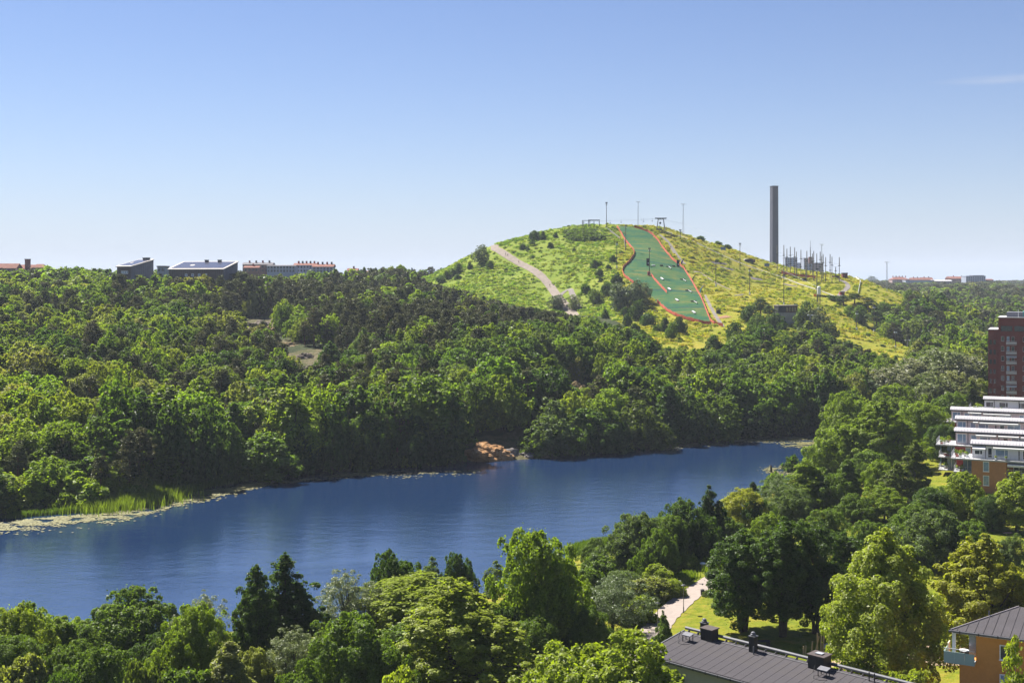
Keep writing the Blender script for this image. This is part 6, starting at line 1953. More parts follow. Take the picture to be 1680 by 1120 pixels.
terraced(1615, 657, 358, 22, lav, 'hindmost white pavilion of the terraced flats with dark windows', zr=15.3, wins=[(0.4, 2.4, 0.7, 2.2, [0.7], glass), (4.0, 6.4, 0.7, 2.2, [0.7], glass), (9.2, 11.5, 0.6, 2.2, [0.25, 0.75], glass)], seed=5, penthouse_only=True)

# the red brick tower
d = 385.0
xl = (1625 - CX) / F * d
root = empty('brick_tower', (xl, d, 0), R(-24), 'dark red brick tower block with balconies and setback top', 'apartment building')
zt = CAMZ - (521 - HY) * d / F
zs = CAMZ - (541 - HY) * d / F
MB().span((2.3, 0, 2), (24, 16, zt)).build('wall', brick_dark, root)
MB().span((-0.7, 0.45, 2), (2.297, 16, zs)).build('wall', brick_dark, root)
MB().span((2.1, -0.2, zt + 0.003), (24.2, 16.2, zt + 0.22)).build('coping', slab_m, root)
MB().span((-0.8, 0.3, zs + 0.003), (2.29, 16.1, zs + 0.2)).build('coping', slab_m, root)
MB().span((4.6, 2, zt + 0.23), (9.2, 9, zt + 1.7)).build('plant_room', plain('grey slats', (0.16, 0.16, 0.19), 0.7), root)
MB().span((9.21, 3, zt + 0.23), (24, 12, zt + 1.9)).build('plant_room', plain('copper green sheet', (0.12, 0.33, 0.33), 0.6, 0.25, 0.5), root)
MB().tube((8.0, 1.2, zt), (8.0, 1.2, zt + 2.6), 0.05, 0.05, 6).build('antenna', white, root)
fl = 16.0 * d / F
for k in range(11):
    zc = zt - 6.9 - k * fl
    if zc < 4: break
    for a in (0.0, 1.15):
        window(root, -0.35 + a, 0.42 + a, zc - 1.5, zc + 0.05, 0.45, brick_dark, glass, 0.05)
    for a, b in ((3.1, 3.95), (4.7, 5.5), (6.1, 6.9), (9.3, 10.2), (11.4, 12.3), (13.0, 13.9), (16.4, 17.2), (18.0, 18.9)):
        window(root, a, b, zc - 0.35, zc + 1.15, 0.0, slab_m, glass_b if (k * 3 + int(a)) % 3 else glass, 0.06)
    for a, b in ((4.6, 7.6), (11.2, 14.4), (17.5, 20.5)):
        bal = MB().span((a, -1.25, zc - 1.35), (b, -0.003, zc - 1.2)).build('balcony', slab_m, root)
        mb = MB()
        for t in np.arange(a, b + 0.01, 0.32):
            mb.box((t, -1.2, zc - 0.72), (0.05, 0.05, 0.95))
        mb.span((a, -1.24, zc - 0.28), (b, -1.16, zc - 0.22)).span((a, -1.24, zc - 0.95), (b, -1.16, zc - 0.62))
        mb.build('railing', rail_m, bal)
        if (k + int(a)) % 3 == 0:
            MB().hexa([(a, -1.35, zc + 0.75), (b, -1.35, zc + 0.75), (b, -0.01, zc + 1.2), (a, -0.01, zc + 1.2), (a, -1.35, zc + 0.81), (b, -1.35, zc + 0.81), (b, -0.01, zc + 1.27), (a, -0.01, zc + 1.27)]).build('awning', awn_m, bal)
for a, b in ((3.0, 6.3), (6.9, 10.2), (10.9, 14.2), (15, 18.4)):
    window(root, a, b, zt - 4.1, zt - 2.5, 0.0, dark_m, glass, 0.08, [0.33, 0.67])

# the two dark wooden buildings on the wooded slope, with solar panels
dw = plain('grey stained boards', (0.17, 0.17, 0.205), 0.9, 0.2, 0.5)
dw2 = plain('dark brown stained boards', (0.10, 0.078, 0.078), 0.9, 0.25, 0.5)
solar = plain('solar panel', (0.045, 0.05, 0.085), 0.22, 0.2, 0.3, spec=0.6)
pale_edge = plain('pale roof edge', (0.55, 0.50, 0.45), 0.8, 0.1, 1)
def wooden_block(pxa, pxb, pxc, y_low, y_high, d, rot, depth, cols, rows, label):
    """a monopitch block: low eave in front, high edge behind; pxa..pxb the front, pxc the far end of the side"""
    x = (pxa - CX) / F * d
    W = (pxb - pxa) / F * d / math.cos(rot)
    zl = CAMZ + (HY - y_low) * d / F
    zh = CAMZ + (HY - y_high) * (d + depth) / F
    z0 = float(H(x, d)) - 3
    root = empty('wooden_building', (x, d, 0), rot, label, 'building')
    MB().hexa([(0, 0, z0), (W, 0, z0), (W, depth, z0), (0, depth, z0), (0, 0, zl), (W, 0, zl), (W, depth, zh), (0, depth, zh)]).build('wall', dw, root)
    MB().span((0.02, -0.06, z0), (W - 0.02, -0.004, zl - 0.1)).build('front_cladding', dw2, root)
    n_ = int(W / 1.1)
    bm_ = MB().span((-0.03, -0.11, z0), (0.03, -0.062, zl - 0.1)).mesh('batten', dw)
    for k in range(n_):
        shared('batten', bm_, root, (0.5 + k * (W - 1) / max(1, n_ - 1), 0, 0))
    m2 = int(depth / 1.1)
    for k in range(m2):
        t = (k + 0.5) / m2
        MB().span((W + 0.004, depth * t - 0.04, z0), (W + 0.06, depth * t + 0.04, zl + (zh - zl) * t - 0.05)).build('batten', dw2, root)
    sl = (zh - zl) / depth
    P_ = lambda u_, v_, h_: (u_, v_, zl + sl * v_ + h_)
    rf = MB().hexa([P_(-0.5, -0.6, 0.02), P_(W + 0.4, -0.6, 0.02), P_(W + 0.4, depth + 0.3, 0.02), P_(-0.5, depth + 0.3, 0.02), P_(-0.5, -0.6, 0.4), P_(W + 0.4, -0.6, 0.4), P_(W + 0.4, depth + 0.3, 0.4), P_(-0.5, depth + 0.3, 0.4)]).build('roof', pale_edge, root)
    cw, ch = (W - 1.2) / cols, (depth - 1.4) / rows
    pm = MB().hexa([(0.06, 0.06, 0.46 + sl * 0.06), (cw - 0.06, 0.06, 0.46 + sl * 0.06), (cw - 0.06, ch - 0.06, 0.46 + sl * (ch - .06)), (0.06, ch - 0.06, 0.46 + sl * (ch - .06)),
                    (0.06, 0.06, 0.54 + sl * 0.06), (cw - 0.06, 0.06, 0.54 + sl * 0.06), (cw - 0.06, ch - 0.06, 0.54 + sl * (ch - .06)), (0.06, ch - 0.06, 0.54 + sl * (ch - .06))]).mesh('solar panel', solar)
    for i in range(cols):
        for j in range(rows):
            if (i, j) == (cols // 4, rows // 2): continue
            shared('solar_panel', pm, rf, (0.6 + i * cw, 0.6 + j * ch, zl + sl * (0.6 + j * ch)))
    for t in (0.42, 0.66):
        c = MB().span((W * t, depth - 1.6, zh - 0.4), (W * t + 1.7, depth - 0.4, zh + 1.1)).build('roof_vent', dark_m, root)
        MB().span((W * t - 0.15, depth - 1.75, zh + 1.102), (W * t + 1.85, depth - 0.25, zh + 1.3)).build('cap', dark_m, c)
    for k in range(4):
        window(root, W * (0.3 + 0.12 * k), W * (0.3 + 0.12 * k) + 1.4, zl - 3.6, zl - 2.2, -0.062, white, glass_b, 0.12)
    return root
wooden_block(192, 222, 258, 437.5, 427, 640, R(-35), 14, 6, 5, 'smaller dark wooden building with steep roof and solar panels on the skyline')
wooden_block(277, 374, 400, 442, 430.5, 640, R(-18), 14, 12, 5, 'long dark wooden building with a wide solar panel roof on the skyline')

# ------------------------------------------------------------------ houses along the horizon
def far_house(px0, px1, ytop, ywall, ybot, d, wall, roofm, label, cols=0, rows=1, chimneys=0, depth=12, roof='gable', name='house', rot=0.0):
    x = (px0 - CX) / F * d
    W = (px1 - px0) / F * d
    Z = lambda y: CAMZ + (HY - y) * d / F
    zt, zw, zb = Z(ytop), Z(ywall), Z(ybot) - 6
    root = empty(name, (x, d, 0), rot, label, 'house' if name == 'house' else 'apartment building')
    MB().span((0, 0, zb), (W, depth, zw)).build('wall', wall, root)
    if roof == 'flat':
        MB().span((-0.3, -0.3, zw + 0.003), (W + 0.3, depth + 0.3, max(zt, zw + 0.5))).build('roof', roofm, root)
    else:
        i_ = min(W * 0.3, depth * 0.5) if roof == 'hip' else 0.0
        e = 0.6
        rf = MB().add([(-e, -e, zw + 0.003), (W + e, -e, zw + 0.003), (W + e, depth + e, zw + 0.003), (-e, depth + e, zw + 0.003), (i_ - e, depth / 2, zt), (W - i_ + e, depth / 2, zt)],
                      [(0, 1, 5, 4), (2, 3, 4, 5), (3, 0, 4), (1, 2, 5), (3, 2, 1, 0)]).build('roof', roofm, root)
        for k in range(chimneys):
            cx_ = W * (k + 0.7) / (chimneys + 0.4)
            MB().span((cx_, depth / 2 - 0.6, zt - 1.0), (cx_ + 1.2, depth / 2 + 0.6, zt + 1.6)).build('chimney', dark_m if k % 2 else red_br, rf)
    if cols:
        cw, rh = W / cols, (zw - Z(ybot)) / rows
        wm_ = MB().span((-0.65, -0.08, -0.8), (0.65, 0.05, 0.8)).mesh('far window', glass)
        for i in range(cols):
            for j in range(rows):
                shared('window', wm_, root, (cw * (i + 0.5), 0, zw - rh * (j + 0.5)))
    return root
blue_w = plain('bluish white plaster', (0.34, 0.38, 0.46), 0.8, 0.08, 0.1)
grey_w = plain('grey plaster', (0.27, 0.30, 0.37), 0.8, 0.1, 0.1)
rose_w = plain('rose plaster', (0.34, 0.24, 0.22), 0.8, 0.1, 0.1)
brick_m = plain('rose brick', (0.20, 0.10, 0.085), 0.9, 0.15, 0.2)
slate = plain('dark roof', (0.10, 0.09, 0.10), 0.8, 0.2, 0.2)
ap = 'apartment_building'
# on the wooded slope's skyline, nearest the frame edge first
far_house(-12, 26, 432, 440, 448, 800, rose_w, tile_red, 'rose house with red roof at the frame edge on the skyline', 5, 1, 0, 10)
far_house(52, 72, 433, 439, 448, 800, rose_w, tile_red, 'small rose gabled house next to the tall brick chimney stack', 3, 1, 0, 8, 'hip')
far_house(25, 56, 434, 441, 448, 815, brick_m, tile_red, 'brick house with a tall chimney stack behind the rose gabled house', 4, 1, 0, 10)
c_ = PT(45.5, 426, 812)
r_ = empty('brick_chimney', (c_.x, c_.y, 40), 0, 'stout brick chimney stack on the skyline among red roofs', 'chimney')
MB().span((-1.4, -1.4, 0), (1.4, 1.4, c_.z - 40)).build('shaft', brick_m, r_)
MB().span((-1.6, -1.6, c_.z - 40 + 0.003), (1.6, 1.6, c_.z - 39.5)).build('cap', slate, r_)
far_house(74, 102, 441, 445, 450, 800, rose_w, tile_red, 'low red roofed house with a pale gable edge on the skyline', 4, 1, 0, 9)
far_house(108, 142, 442, 446, 451, 800, brick_m, tile_red, 'low red roof half hidden by trees near the smaller wooden building', 0, 1, 0, 9)
far_house(258, 270, 436, 438, 447, 690, grey_w, slate, 'low grey annex beside the smaller wooden building', 2, 1, 0, 9, 'flat')
far_house(398, 446, 430.5, 434, 447, 960, brick_m, slate, 'dark red apartment block behind the long wooden building', 8, 2, 4, 12, name=ap)
far_house(400, 424, 436, 439, 447, 920, brick_m, tile_red, 'low red house just beside the long wooden building', 4, 1, 1, 10)
far_house(438, 484, 434.5, 436, 447, 900, blue_w, slate, 'white apartment block with a dark roof and two rows of windows', 9, 2, 0, 12, name=ap)
far_house(482, 517, 431.5, 435, 447, 920, blue_w, tile_red, 'white apartment block with a red roof and several chimneys', 7, 2, 5, 12, name=ap)
far_house(513, 546, 433, 437.5, 447, 900, blue_w, tile_red, 'white gabled apartment block with red roof nearest the lone tall tree', 6, 2, 4, 13, name=ap)
far_house(570, 586, 440, 444, 450, 940, rose_w, tile_red, 'small red roofed house beyond the lone tall tree', 3, 1, 1, 9)
far_house(586, 613, 444, 448, 452, 940, brick_m, tile_red, 'low red roofed row house on the skyline slope', 5, 1, 2, 9)
far_house(632, 662, 450.5, 451.5, 457, 1050, grey_w, slate, 'long low grey block near where the hill starts', 6, 1, 0, 12, 'flat', name=ap)
# towers behind the rope course
far_house(1288, 1308, 422.5, 423.5, 446, 1700, blue_w, grey_w, 'pale blue tower block behind the rope course, chimney side', 5, 6, 0, 16, 'flat', name=ap)
far_house(1306, 1320, 431, 432, 448, 1750, blue_w, grey_w, 'low white block between the two tower blocks', 3, 4, 0, 16, 'flat', name=ap)
far_house(1319, 1334, 423, 424, 450, 1700, grey_w, grey_w, 'grey blue tower block behind the rope course with a striped front', 4, 7, 0, 16, 'flat', name=ap)
far_house(1332, 1351, 431, 432, 450, 1720, rose_w, grey_w, 'pale rose block behind the rope course, away from the chimney', 4, 5, 0, 16, 'flat', name=ap)
d = 1690
r_ = empty('radio_mast', tuple(PT(1329.5, 425, d)), 0, 'thin radio mast with a brick base above the tower blocks', 'mast')
MB().span((-2.2, -2, -6), (2.2, 2, 3)).build('base', brick_m, r_)
MB().tube((0, 0, 3), (0, 0, 25), 0.5, 0.15, 6).build('mast', dark_m, r_)
for zz in (7, 11, 15): MB().box((0, 0, zz), (2.0, 0.3, 0.3)).build('crossbar', dark_m, r_)
# beyond the valley pines
far_house(1464, 1492, 454, 458.5, 466, 1900, rose_w, tile_red, 'wide house with a hipped red roof and dark chimneys above the valley pines', 8, 1, 5, 20, 'hip')
far_house(1486, 1532, 459.5, 460.5, 468, 1850, blue_w, slab_m, 'long low white building in front of the red roofs', 12, 1, 0, 16, 'flat')
far_house(1496, 1512, 455.5, 459, 466, 1920, brick_m, tile_red, 'small red roofed house behind the long low white building', 5, 1, 2, 16)
far_house(1513, 1531, 455, 459, 466, 1920, brick_m, tile_red, 'red roofed house next to the grey apartment tower group', 5, 1, 2, 16)
far_house(1530, 1562, 459, 461, 469, 1850, rose_w, slab_m, 'row of small gabled houses below the red apartment block', 8, 1, 0, 14)
far_house(1558, 1590, 453.5, 457, 468, 1900, brick_m, tile_red, 'red roofed apartment block beside the grey one', 9, 3, 2, 20, name=ap)
far_house(1585, 1617, 452.5, 453.5, 470, 1870, grey_w, grey_w, 'stepped grey apartment block, tallest on the far horizon', 9, 5, 0, 20, 'flat', name=ap)
far_house(1597, 1614, 451.5, 452.6, 455, 1871, grey_w, slate, 'roof storey on top of the grey apartment block', 4, 1, 0, 16, 'flat', name=ap)
far_house(1616, 1630, 457.5, 459, 470, 1880, brick_m, tile_red, 'red end block next to the stepped grey apartments', 4, 3, 0, 18, name=ap)
far_house(1656, 1690, 476, 480, 486, 1300, plain('orange plaster', (0.45, 0.20, 0.10), 0.85), tile_red, 'orange house half hidden in the valley wood', 6, 1, 1, 12)
far_house(1650, 1690, 466.5, 467.5, 471, 1700, blue_w, slab_m, 'long white building under the lattice crane', 8, 1, 0, 14, 'flat')
# lattice crane jib
d = 1650
r_ = empty('crane', tuple(PT(1664, 470, d)), 0, 'pale lattice crane jib lying level above the valley wood', 'crane')
mb = MB()
Lj = 40 * d / F
for k in range(12):
    xa, xb = -Lj / 2 + Lj * k / 12, -Lj / 2 + Lj * (k + 1) / 12
    mb.tube((xa, 0, 5.0), ((xa + xb) / 2, 0, 8.2), 0.16, 0.16, 4).tube(((xa + xb) / 2, 0, 8.2), (xb, 0, 5.0), 0.16, 0.16, 4)
mb.tube((-Lj / 2, 0, 5), (Lj / 2, 0, 5), 0.25, 0.25, 4).tube((-Lj / 2 + 1.5, 0, 8.2), (Lj / 2, 0, 8.2), 0.2, 0.2, 4)
mb.build('jib', slab_m, r_)
MB().box((Lj * 0.3, 0, -4), (1.4, 1.4, 18)).build('mast', slab_m, r_)

# ------------------------------------------------------------------ near houses
felt = plain('grey roofing felt', (0.062, 0.057, 0.062), 0.95, 0.16, 0.5, spec=0.15, bump=0.3, bscale=30, stain=(0.066, 0.06, 0.06))
lead = plain('grey sheet metal', (0.115, 0.115, 0.125), 0.55, 0.12, 1, metal=0.2)
blk = plain('black sheet metal', (0.016, 0.016, 0.018), 0.55, 0.3, 1)
ochre = plain('orange ochre render', (0.56, 0.250, 0.060), 0.92, 0.12, 0.5, bump=0.3, bscale=25, stain=(0.47, 0.205, 0.05))

# long house with the grey felt roof
A0 = Vector((18.7, 133.8, 12.0))
ang = math.atan2(-0.71, 0.704)
root = empty('long_house', tuple(A0), ang, 'long house under a shallow dark grey felt roof with black chimneys', 'house')
Lh, Wd, SLP = 42.0, 7.0, 0.145
# local axes: x along the ridge, y away from the eye, so the near slope lies at negative y
BK, BD = 4.2, 2.9                                      # the far slope is short and steep
MB().hexa([(0.35, -Wd + 0.45, -10), (Lh, -Wd + 0.45, -10), (Lh, BK - 0.3, -10), (0.35, BK - 0.3, -10), (0.35, -Wd + 0.45, -Wd * SLP - 0.2), (Lh, -Wd + 0.45, -Wd * SLP - 0.2), (Lh, BK - 0.3, -BD - 0.1), (0.35, BK - 0.3, -BD - 0.1)]).build('wall', plain('pale grey render', (0.36, 0.35, 0.33), 0.9, 0.1, 0.6), root)
roof = MB().add([(0, -Wd, -Wd * SLP - 0.18), (Lh, -Wd, -Wd * SLP - 0.18), (Lh, 0, -0.18), (0, 0, -0.18), (0, BK, -BD - 0.18), (Lh, BK, -BD - 0.18),
                 (0, -Wd, -Wd * SLP), (Lh, -Wd, -Wd * SLP), (Lh, 0, 0), (0, 0, 0), (0, BK, -BD), (Lh, BK, -BD)],
                [(6, 7, 8, 9), (9, 8, 11, 10), (0, 3, 2, 1), (3, 4, 5, 2), (0, 1, 7, 6), (4, 10, 11, 5), (0, 6, 9, 3), (3, 9, 10, 4), (1, 2, 8, 7), (2, 5, 11, 8)]).build('roof', felt, root)
def felt_strip(w, y0, y1):
    z = lambda y: -abs(y) * SLP
    return MB().hexa([(0.012, y0, z(y0) + 0.004), (w - 0.012, y0, z(y0) + 0.004), (w - 0.012, y1, z(y1) + 0.004), (0.012, y1, z(y1) + 0.004),
                      (0.012, y0, z(y0) + 0.022), (w - 0.012, y0, z(y0) + 0.034), (w - 0.012, y1, z(y1) + 0.034), (0.012, y1, z(y1) + 0.022)])
sn = felt_strip(1.0, -Wd + 0.05, -0.12).mesh('felt strip', felt)
for k in range(int(Lh)):
    shared('felt_strip', sn, roof, (k + 0.0, 0, 0))
# ridge tube on brackets, gutter, gable edge
MB().tube((0, 0.16, 0.30), (Lh, 0.16, 0.30), 0.17, 0.17, 10).build('ridge_tube', lead, root)
bk = MB().tube((0, -0.5, 0.02), (0, 0.1, 0.22), 0.03, 0.03, 5).box((0, -0.02, 0.1), (0.06, 0.3, 0.2)).mesh('bracket', lead)
for k in range(34):
    shared('bracket', bk, root, (0.6 + k * 1.22, 0, 0))
MB().tube((0, -0.62, -0.62 * SLP + 0.08), (Lh, -0.62, -0.62 * SLP + 0.08), 0.035, 0.035, 6).build('snow_rail', lead, root)
MB().span((0, -Wd - 0.16, -Wd * SLP - 0.26), (Lh, -Wd - 0.004, -Wd * SLP - 0.06)).build('gutter', lead, root)
bg_ = MB().span((-0.03, -Wd - 0.2, -Wd * SLP - 0.28), (0.03, -Wd - 0.162, -Wd * SLP - 0.02)).mesh('gutter bracket', blk)
for k in range(28):
    shared('gutter_bracket', bg_, root, (0.5 + k * 1.5, 0, 0))
MB().hexa([(-0.14, -Wd, -Wd * SLP - 0.2), (-0.004, -Wd, -Wd * SLP - 0.2), (-0.004, 0, -0.2), (-0.14, 0, -0.2), (-0.14, -Wd, -Wd * SLP + 0.09), (-0.004, -Wd, -Wd * SLP + 0.09), (-0.004, 0, 0.09), (-0.14, 0, 0.09)]).build('gable_edge', lead, root)

def flue(x, y, w, h, dome=True):
    c = MB().span((x - w / 2, y - w / 2, -abs(y) * SLP - 0.1), (x + w / 2, y + w / 2, h)).build('flue', blk, root, 0.02)
    MB().span((x - w / 2 - 0.05, y - w / 2 - 0.05, h + 0.003), (x + w / 2 + 0.05, y + w / 2 + 0.05, h + 0.07)).build('cap', lead, c)
    if dome:
        MB().lathe((x, y, h + 0.073), [(w * 0.30, 0), (w * 0.42, 0.05), (w * 0.42, 0.16), (w * 0.30, 0.22), (w * 0.36, 0.26), (w * 0.30, 0.36), (w * 0.1, 0.42)], 14).build('cowl', lead, c)
def vent_box(x, y, wx, wy, h, plate=False):
    c = MB().span((x - wx / 2, y - wy / 2, -abs(y) * SLP - 0.1), (x + wx / 2, y + wy / 2, h)).build('chimney_box', blk, root, 0.02)
    MB().hexa([(x - wx / 2 - 0.09, y - wy / 2 - 0.09, h + 0.003), (x + wx / 2 + 0.09, y - wy / 2 - 0.09, h + 0.003), (x + wx / 2 + 0.09, y + wy / 2 + 0.09, h + 0.003), (x - wx / 2 - 0.09, y + wy / 2 + 0.09, h + 0.003),
               (x - wx / 2 - 0.09, y - wy / 2 - 0.09, h + 0.08), (x + wx / 2 + 0.09, y - wy / 2 - 0.09, h + 0.08), (x + wx / 2 + 0.09, y + wy / 2 + 0.09, h + 0.12), (x - wx / 2 - 0.09, y + wy / 2 + 0.09, h + 0.12)]).build('lid', plain('brown sheet', (0.07, 0.055, 0.05), 0.6), c)
    MB().span((x - wx / 2 + 0.06, y - wy / 2 - 0.03, 0.15), (x - 0.04, y - wy / 2 - 0.003, h - 0.1)).build('panel', blk, c)
    MB().span((x + 0.04, y - wy / 2 - 0.03, 0.15), (x + wx / 2 - 0.06, y - wy / 2 - 0.003, h - 0.1)).build('panel', blk, c)
    if plate:
        MB().span((x - 0.35, y - 0.3, h + 0.125), (x + 0.4, y + 0.3, h + 0.2)).build('plate', plain('pale plate', (0.26, 0.27, 0.29), 0.6), c)
flue(2.35, 0.35, 0.66, 1.25)
vent_box(3.6, -0.45, 1.45, 1.2, 1.05)
flue(9.3, -0.75, 0.66, 1.45)
vent_box(16.9, -0.55, 1.75, 1.45, 1.15, True)
MB().tube((9.75, -1.35, -0.3), (9.75, -1.35, 0.62), 0.075, 0.075, 10).build('vent_pipe', lead, root)
for k in range(2):
    MB().tube((22.4 + 0.55 * k, -0.8, -0.2), (22.4 + 0.55 * k, -0.8, 0.75), 0.06, 0.06, 8).build('vent_pipe', blk, root)
def hatch(x, y):
    z = -abs(y) * SLP
    st = MB().hexa([(x - 0.55, y - 0.35, z + 0.62), (x + 0.55, y - 0.35, z + 0.62), (x + 0.55, y + 0.35, z + 0.80), (x - 0.55, y + 0.35, z + 0.80), (x - 0.55, y - 0.35, z + 0.70), (x + 0.55, y - 0.35, z + 0.70), (x + 0.55, y + 0.35, z + 0.88), (x - 0.55, y + 0.35, z + 0.88)]).build('roof_step', plain('grey grating', (0.13, 0.13, 0.145), 0.6), root)
    for dx, dy in ((-0.45, -0.28), (0.45, -0.28), (0.45, 0.28), (-0.45, 0.28)):
        MB().tube((x + dx, y + dy, z - 0.02), (x + dx, y + dy, z + 0.65 + 0.25 * dy), 0.045, 0.045, 6).build('leg', blk, st)
    MB().path([(x - 1.0, y + 0.1, z + 0.9), (x - 1.0, y - 0.35, z + 0.2), (x - 0.6, y - 0.9, z - 0.1), (x + 0.1, y - 1.0, z - 0.1), (x + 0.7, y - 0.6, z - 0.05)], 0.03, 5).build('handrail', blk, st)
hatch(2.0, -2.1)
hatch(18.3, -2.1)

# orange ochre house at the corner, shallow hipped roof, corner balcony
X0 = Vector((42.1, 118.0, 0))
ang2 = R(-28.5)
root = empty('ochre_house', tuple(X0), ang2, 'orange ochre rendered house with hipped grey roof and teal corner balcony', 'house')
ze, Lo, Do = 16.55, 15.0, 10.5
gz = float(H(44, 120))
MB().prism([(2.0, 0.55), (Lo, 0.55), (Lo, 10.0), (5.0, 10.0), (2.0, 3.6)], ze - 2.75, ze - 0.16).build('wall', ochre, root)
MB().prism([(0.5, 0.55), (Lo, 0.55), (Lo, 10.0), (5.0, 10.0), (0.5, 1.2)], gz - 1, ze - 2.753).build('wall', ochre, root)
hipz = 1.12
LE = (-0.2 + 0.431 * 11.5, 0.902 * 11.5)             # far end of the side eave: the corner is sharper than a right angle
HE = (4.9, 8.6)                                       # where the hip meets the ridge
rv = [(-0.2, 0, ze), (Lo + 0.4, 0, ze), (Lo + 0.4, LE[1], ze), (LE[0], LE[1], ze), (HE[0], HE[1], ze + 0.85), (Lo + 0.4, HE[1], ze + 0.85)]
rf = MB().add(rv + [(x_, y_, ze - 0.14) for x_, y_, z_ in rv[:4]], [(0, 1, 5, 4), (1, 2, 5), (2, 3, 4, 5), (3, 0, 4), (9, 8, 7, 6), (6, 7, 1, 0), (7, 8, 2, 1), (8, 9, 3, 2), (9, 6, 0, 3)]).build('roof', felt, root)
zz = lambda y: ze + 0.85 * y / HE[1]
for k in range(0, 19):
    u0 = 0.35 + k * 0.78
    yl = min(HE[1] - 0.05, (u0 + 0.2) / (HE[0] + 0.2) * HE[1] - 0.08)
    if yl < 0.2: continue
    MB().hexa([(u0 - 0.022, 0.03, zz(0.03) + 0.003), (u0 + 0.022, 0.03, zz(0.03) + 0.003), (u0 + 0.022, yl, zz(yl) + 0.003), (u0 - 0.022, yl, zz(yl) + 0.003), (u0 - 0.022, 0.03, zz(0.03) + 0.045), (u0 + 0.022, 0.03, zz(0.03) + 0.045), (u0 + 0.022, yl, zz(yl) + 0.045), (u0 - 0.022, yl, zz(yl) + 0.045)]).build('seam', felt, rf)
MB().tube((-0.2, 0, ze + 0.05), (HE[0], HE[1], ze + 0.9), 0.06, 0.06, 6).build('hip_ridge', plain('pale flashing', (0.28, 0.25, 0.25), 0.6), rf)
MB().tube((-0.22, 0.02, ze - 0.02), (LE[0] - 0.02, LE[1], ze - 0.02), 0.11, 0.11, 8).build('side_gutter', lead, rf)
MB().span((-0.4, -0.18, ze - 0.2), (Lo + 0.4, -0.004, ze - 0.02)).build('gutter', lead, root)
for k in range(9):
    MB().span((0.6 + k * 1.7, -0.23, ze - 0.22), (0.68 + k * 1.7, -0.183, ze + 0.03)).build('gutter_bracket', blk, root)
MB().span((0.1, 0.1, ze - 0.3), (Lo, 0.5, ze - 0.143)).build('soffit', white, root)
MB().tube((2.6, 4.9, ze + 0.3), (2.6, 4.9, ze + 1.0), 0.06, 0.06, 8).build('vent_pipe', lead, rf)
MB().span((6.4, 5.6, ze + 0.3), (7.3, 6.5, ze + 2.4)).build('chimney', blk, rf)
# corner balcony
bal = MB().span((-0.75, -0.25, ze - 3.0), (1.995, 1.6, ze - 2.76)).build('balcony', slab_m, root)
tealp = plain('pale teal sheet', (0.27, 0.37, 0.34), 0.6, 0.08, 1)
for k in range(3):
    MB().span((-0.75 + k * 0.915, -0.3, ze - 3.1), (0.155 + k * 0.915, -0.255, ze - 2.0)).build('front_panel', tealp, bal)
for k in range(2):
    MB().span((-0.80, -0.25 + k * 0.95, ze - 3.1), (-0.755, 0.68 + k * 0.95, ze - 2.0)).build('side_panel', tealp, bal)
MB().span((-0.8, -0.32, ze - 1.75), (1.99, -0.26, ze - 1.68)).build('handrail', rail_m, bal)
MB().span((-0.1, 0.1, ze - 2.755), (0.2, 0.4, ze - 0.30)).build('post', white, bal)
MB().span((-0.6, 0.6, ze - 2.755), (-0.5, 1.6, ze - 1.45)).build('screen', plain('cream cloth', (0.62, 0.52, 0.38), 0.8), bal)
MB().span((1.2, 1.7, ze - 2.755), (1.95, 1.8, ze - 0.2)).build('balcony_glazing', glass_b, bal)
MB().lathe((0.9, 0.7, ze - 2.0), [(0.03, -0.7), (0.03, 0.0), (0.45, 0.0), (0.45, 0.05)], 12).build('table', white, bal)
def ow(u0, u1, z0, z1, m=None):
    return window(root, u0, u1, z0, z1, 0.55, white, glass_b if z1 < ze - 3 else glass, 0.09, m)
ow(4.1, 5.55, ze - 2.35, ze - 0.95, [0.72])
ow(6.9, 8.3, ze - 2.35, ze - 0.95, [0.55])
ow(10.4, 11.8, ze - 2.35, ze - 0.95, [0.55])
ow(4.1, 5.55, ze - 5.2, ze - 3.7, [0.76])
ow(6.9, 8.3, ze - 5.2, ze - 3.7, [0.55])
ow(4.1, 5.55, ze - 8.0, ze - 6.5, [0.76])
ow(6.9, 8.3, ze - 8.0, ze - 6.5, [0.55])

# little hip roofed house at the lower edge
c = PT(876, 1092, 140)
root = empty('small_house', (c.x, c.y, 0), R(28), 'small house with brown grey hipped roof under the great maple', 'house')
tr = plain('brown grey shingles', (0.20, 0.165, 0.145), 0.92, 0.18, 0.8, bump=0.3, bscale=20)
w = 4.6
MB().span((-w + 0.4, -w + 0.4, 1.5), (w - 0.4, w - 0.4, c.z - 1.5)).build('wall', sand_mat, root)
rf = MB().add([(-w, -w, c.z - 1.45), (w, -w, c.z - 1.45), (w, w, c.z - 1.45), (-w, w, c.z - 1.45), (0, 0, c.z)], [(0, 1, 4), (1, 2, 4), (2, 3, 4), (3, 0, 4), (3, 2, 1, 0)]).build('roof', tr, root)
for sx_, sy_ in ((-1, -1), (1, -1), (1, 1), (-1, 1)):
    MB().tube((sx_ * w, sy_ * w, c.z - 1.41), (0, 0, c.z + 0.04), 0.07, 0.07, 6).build('hip_ridge', tr, rf)
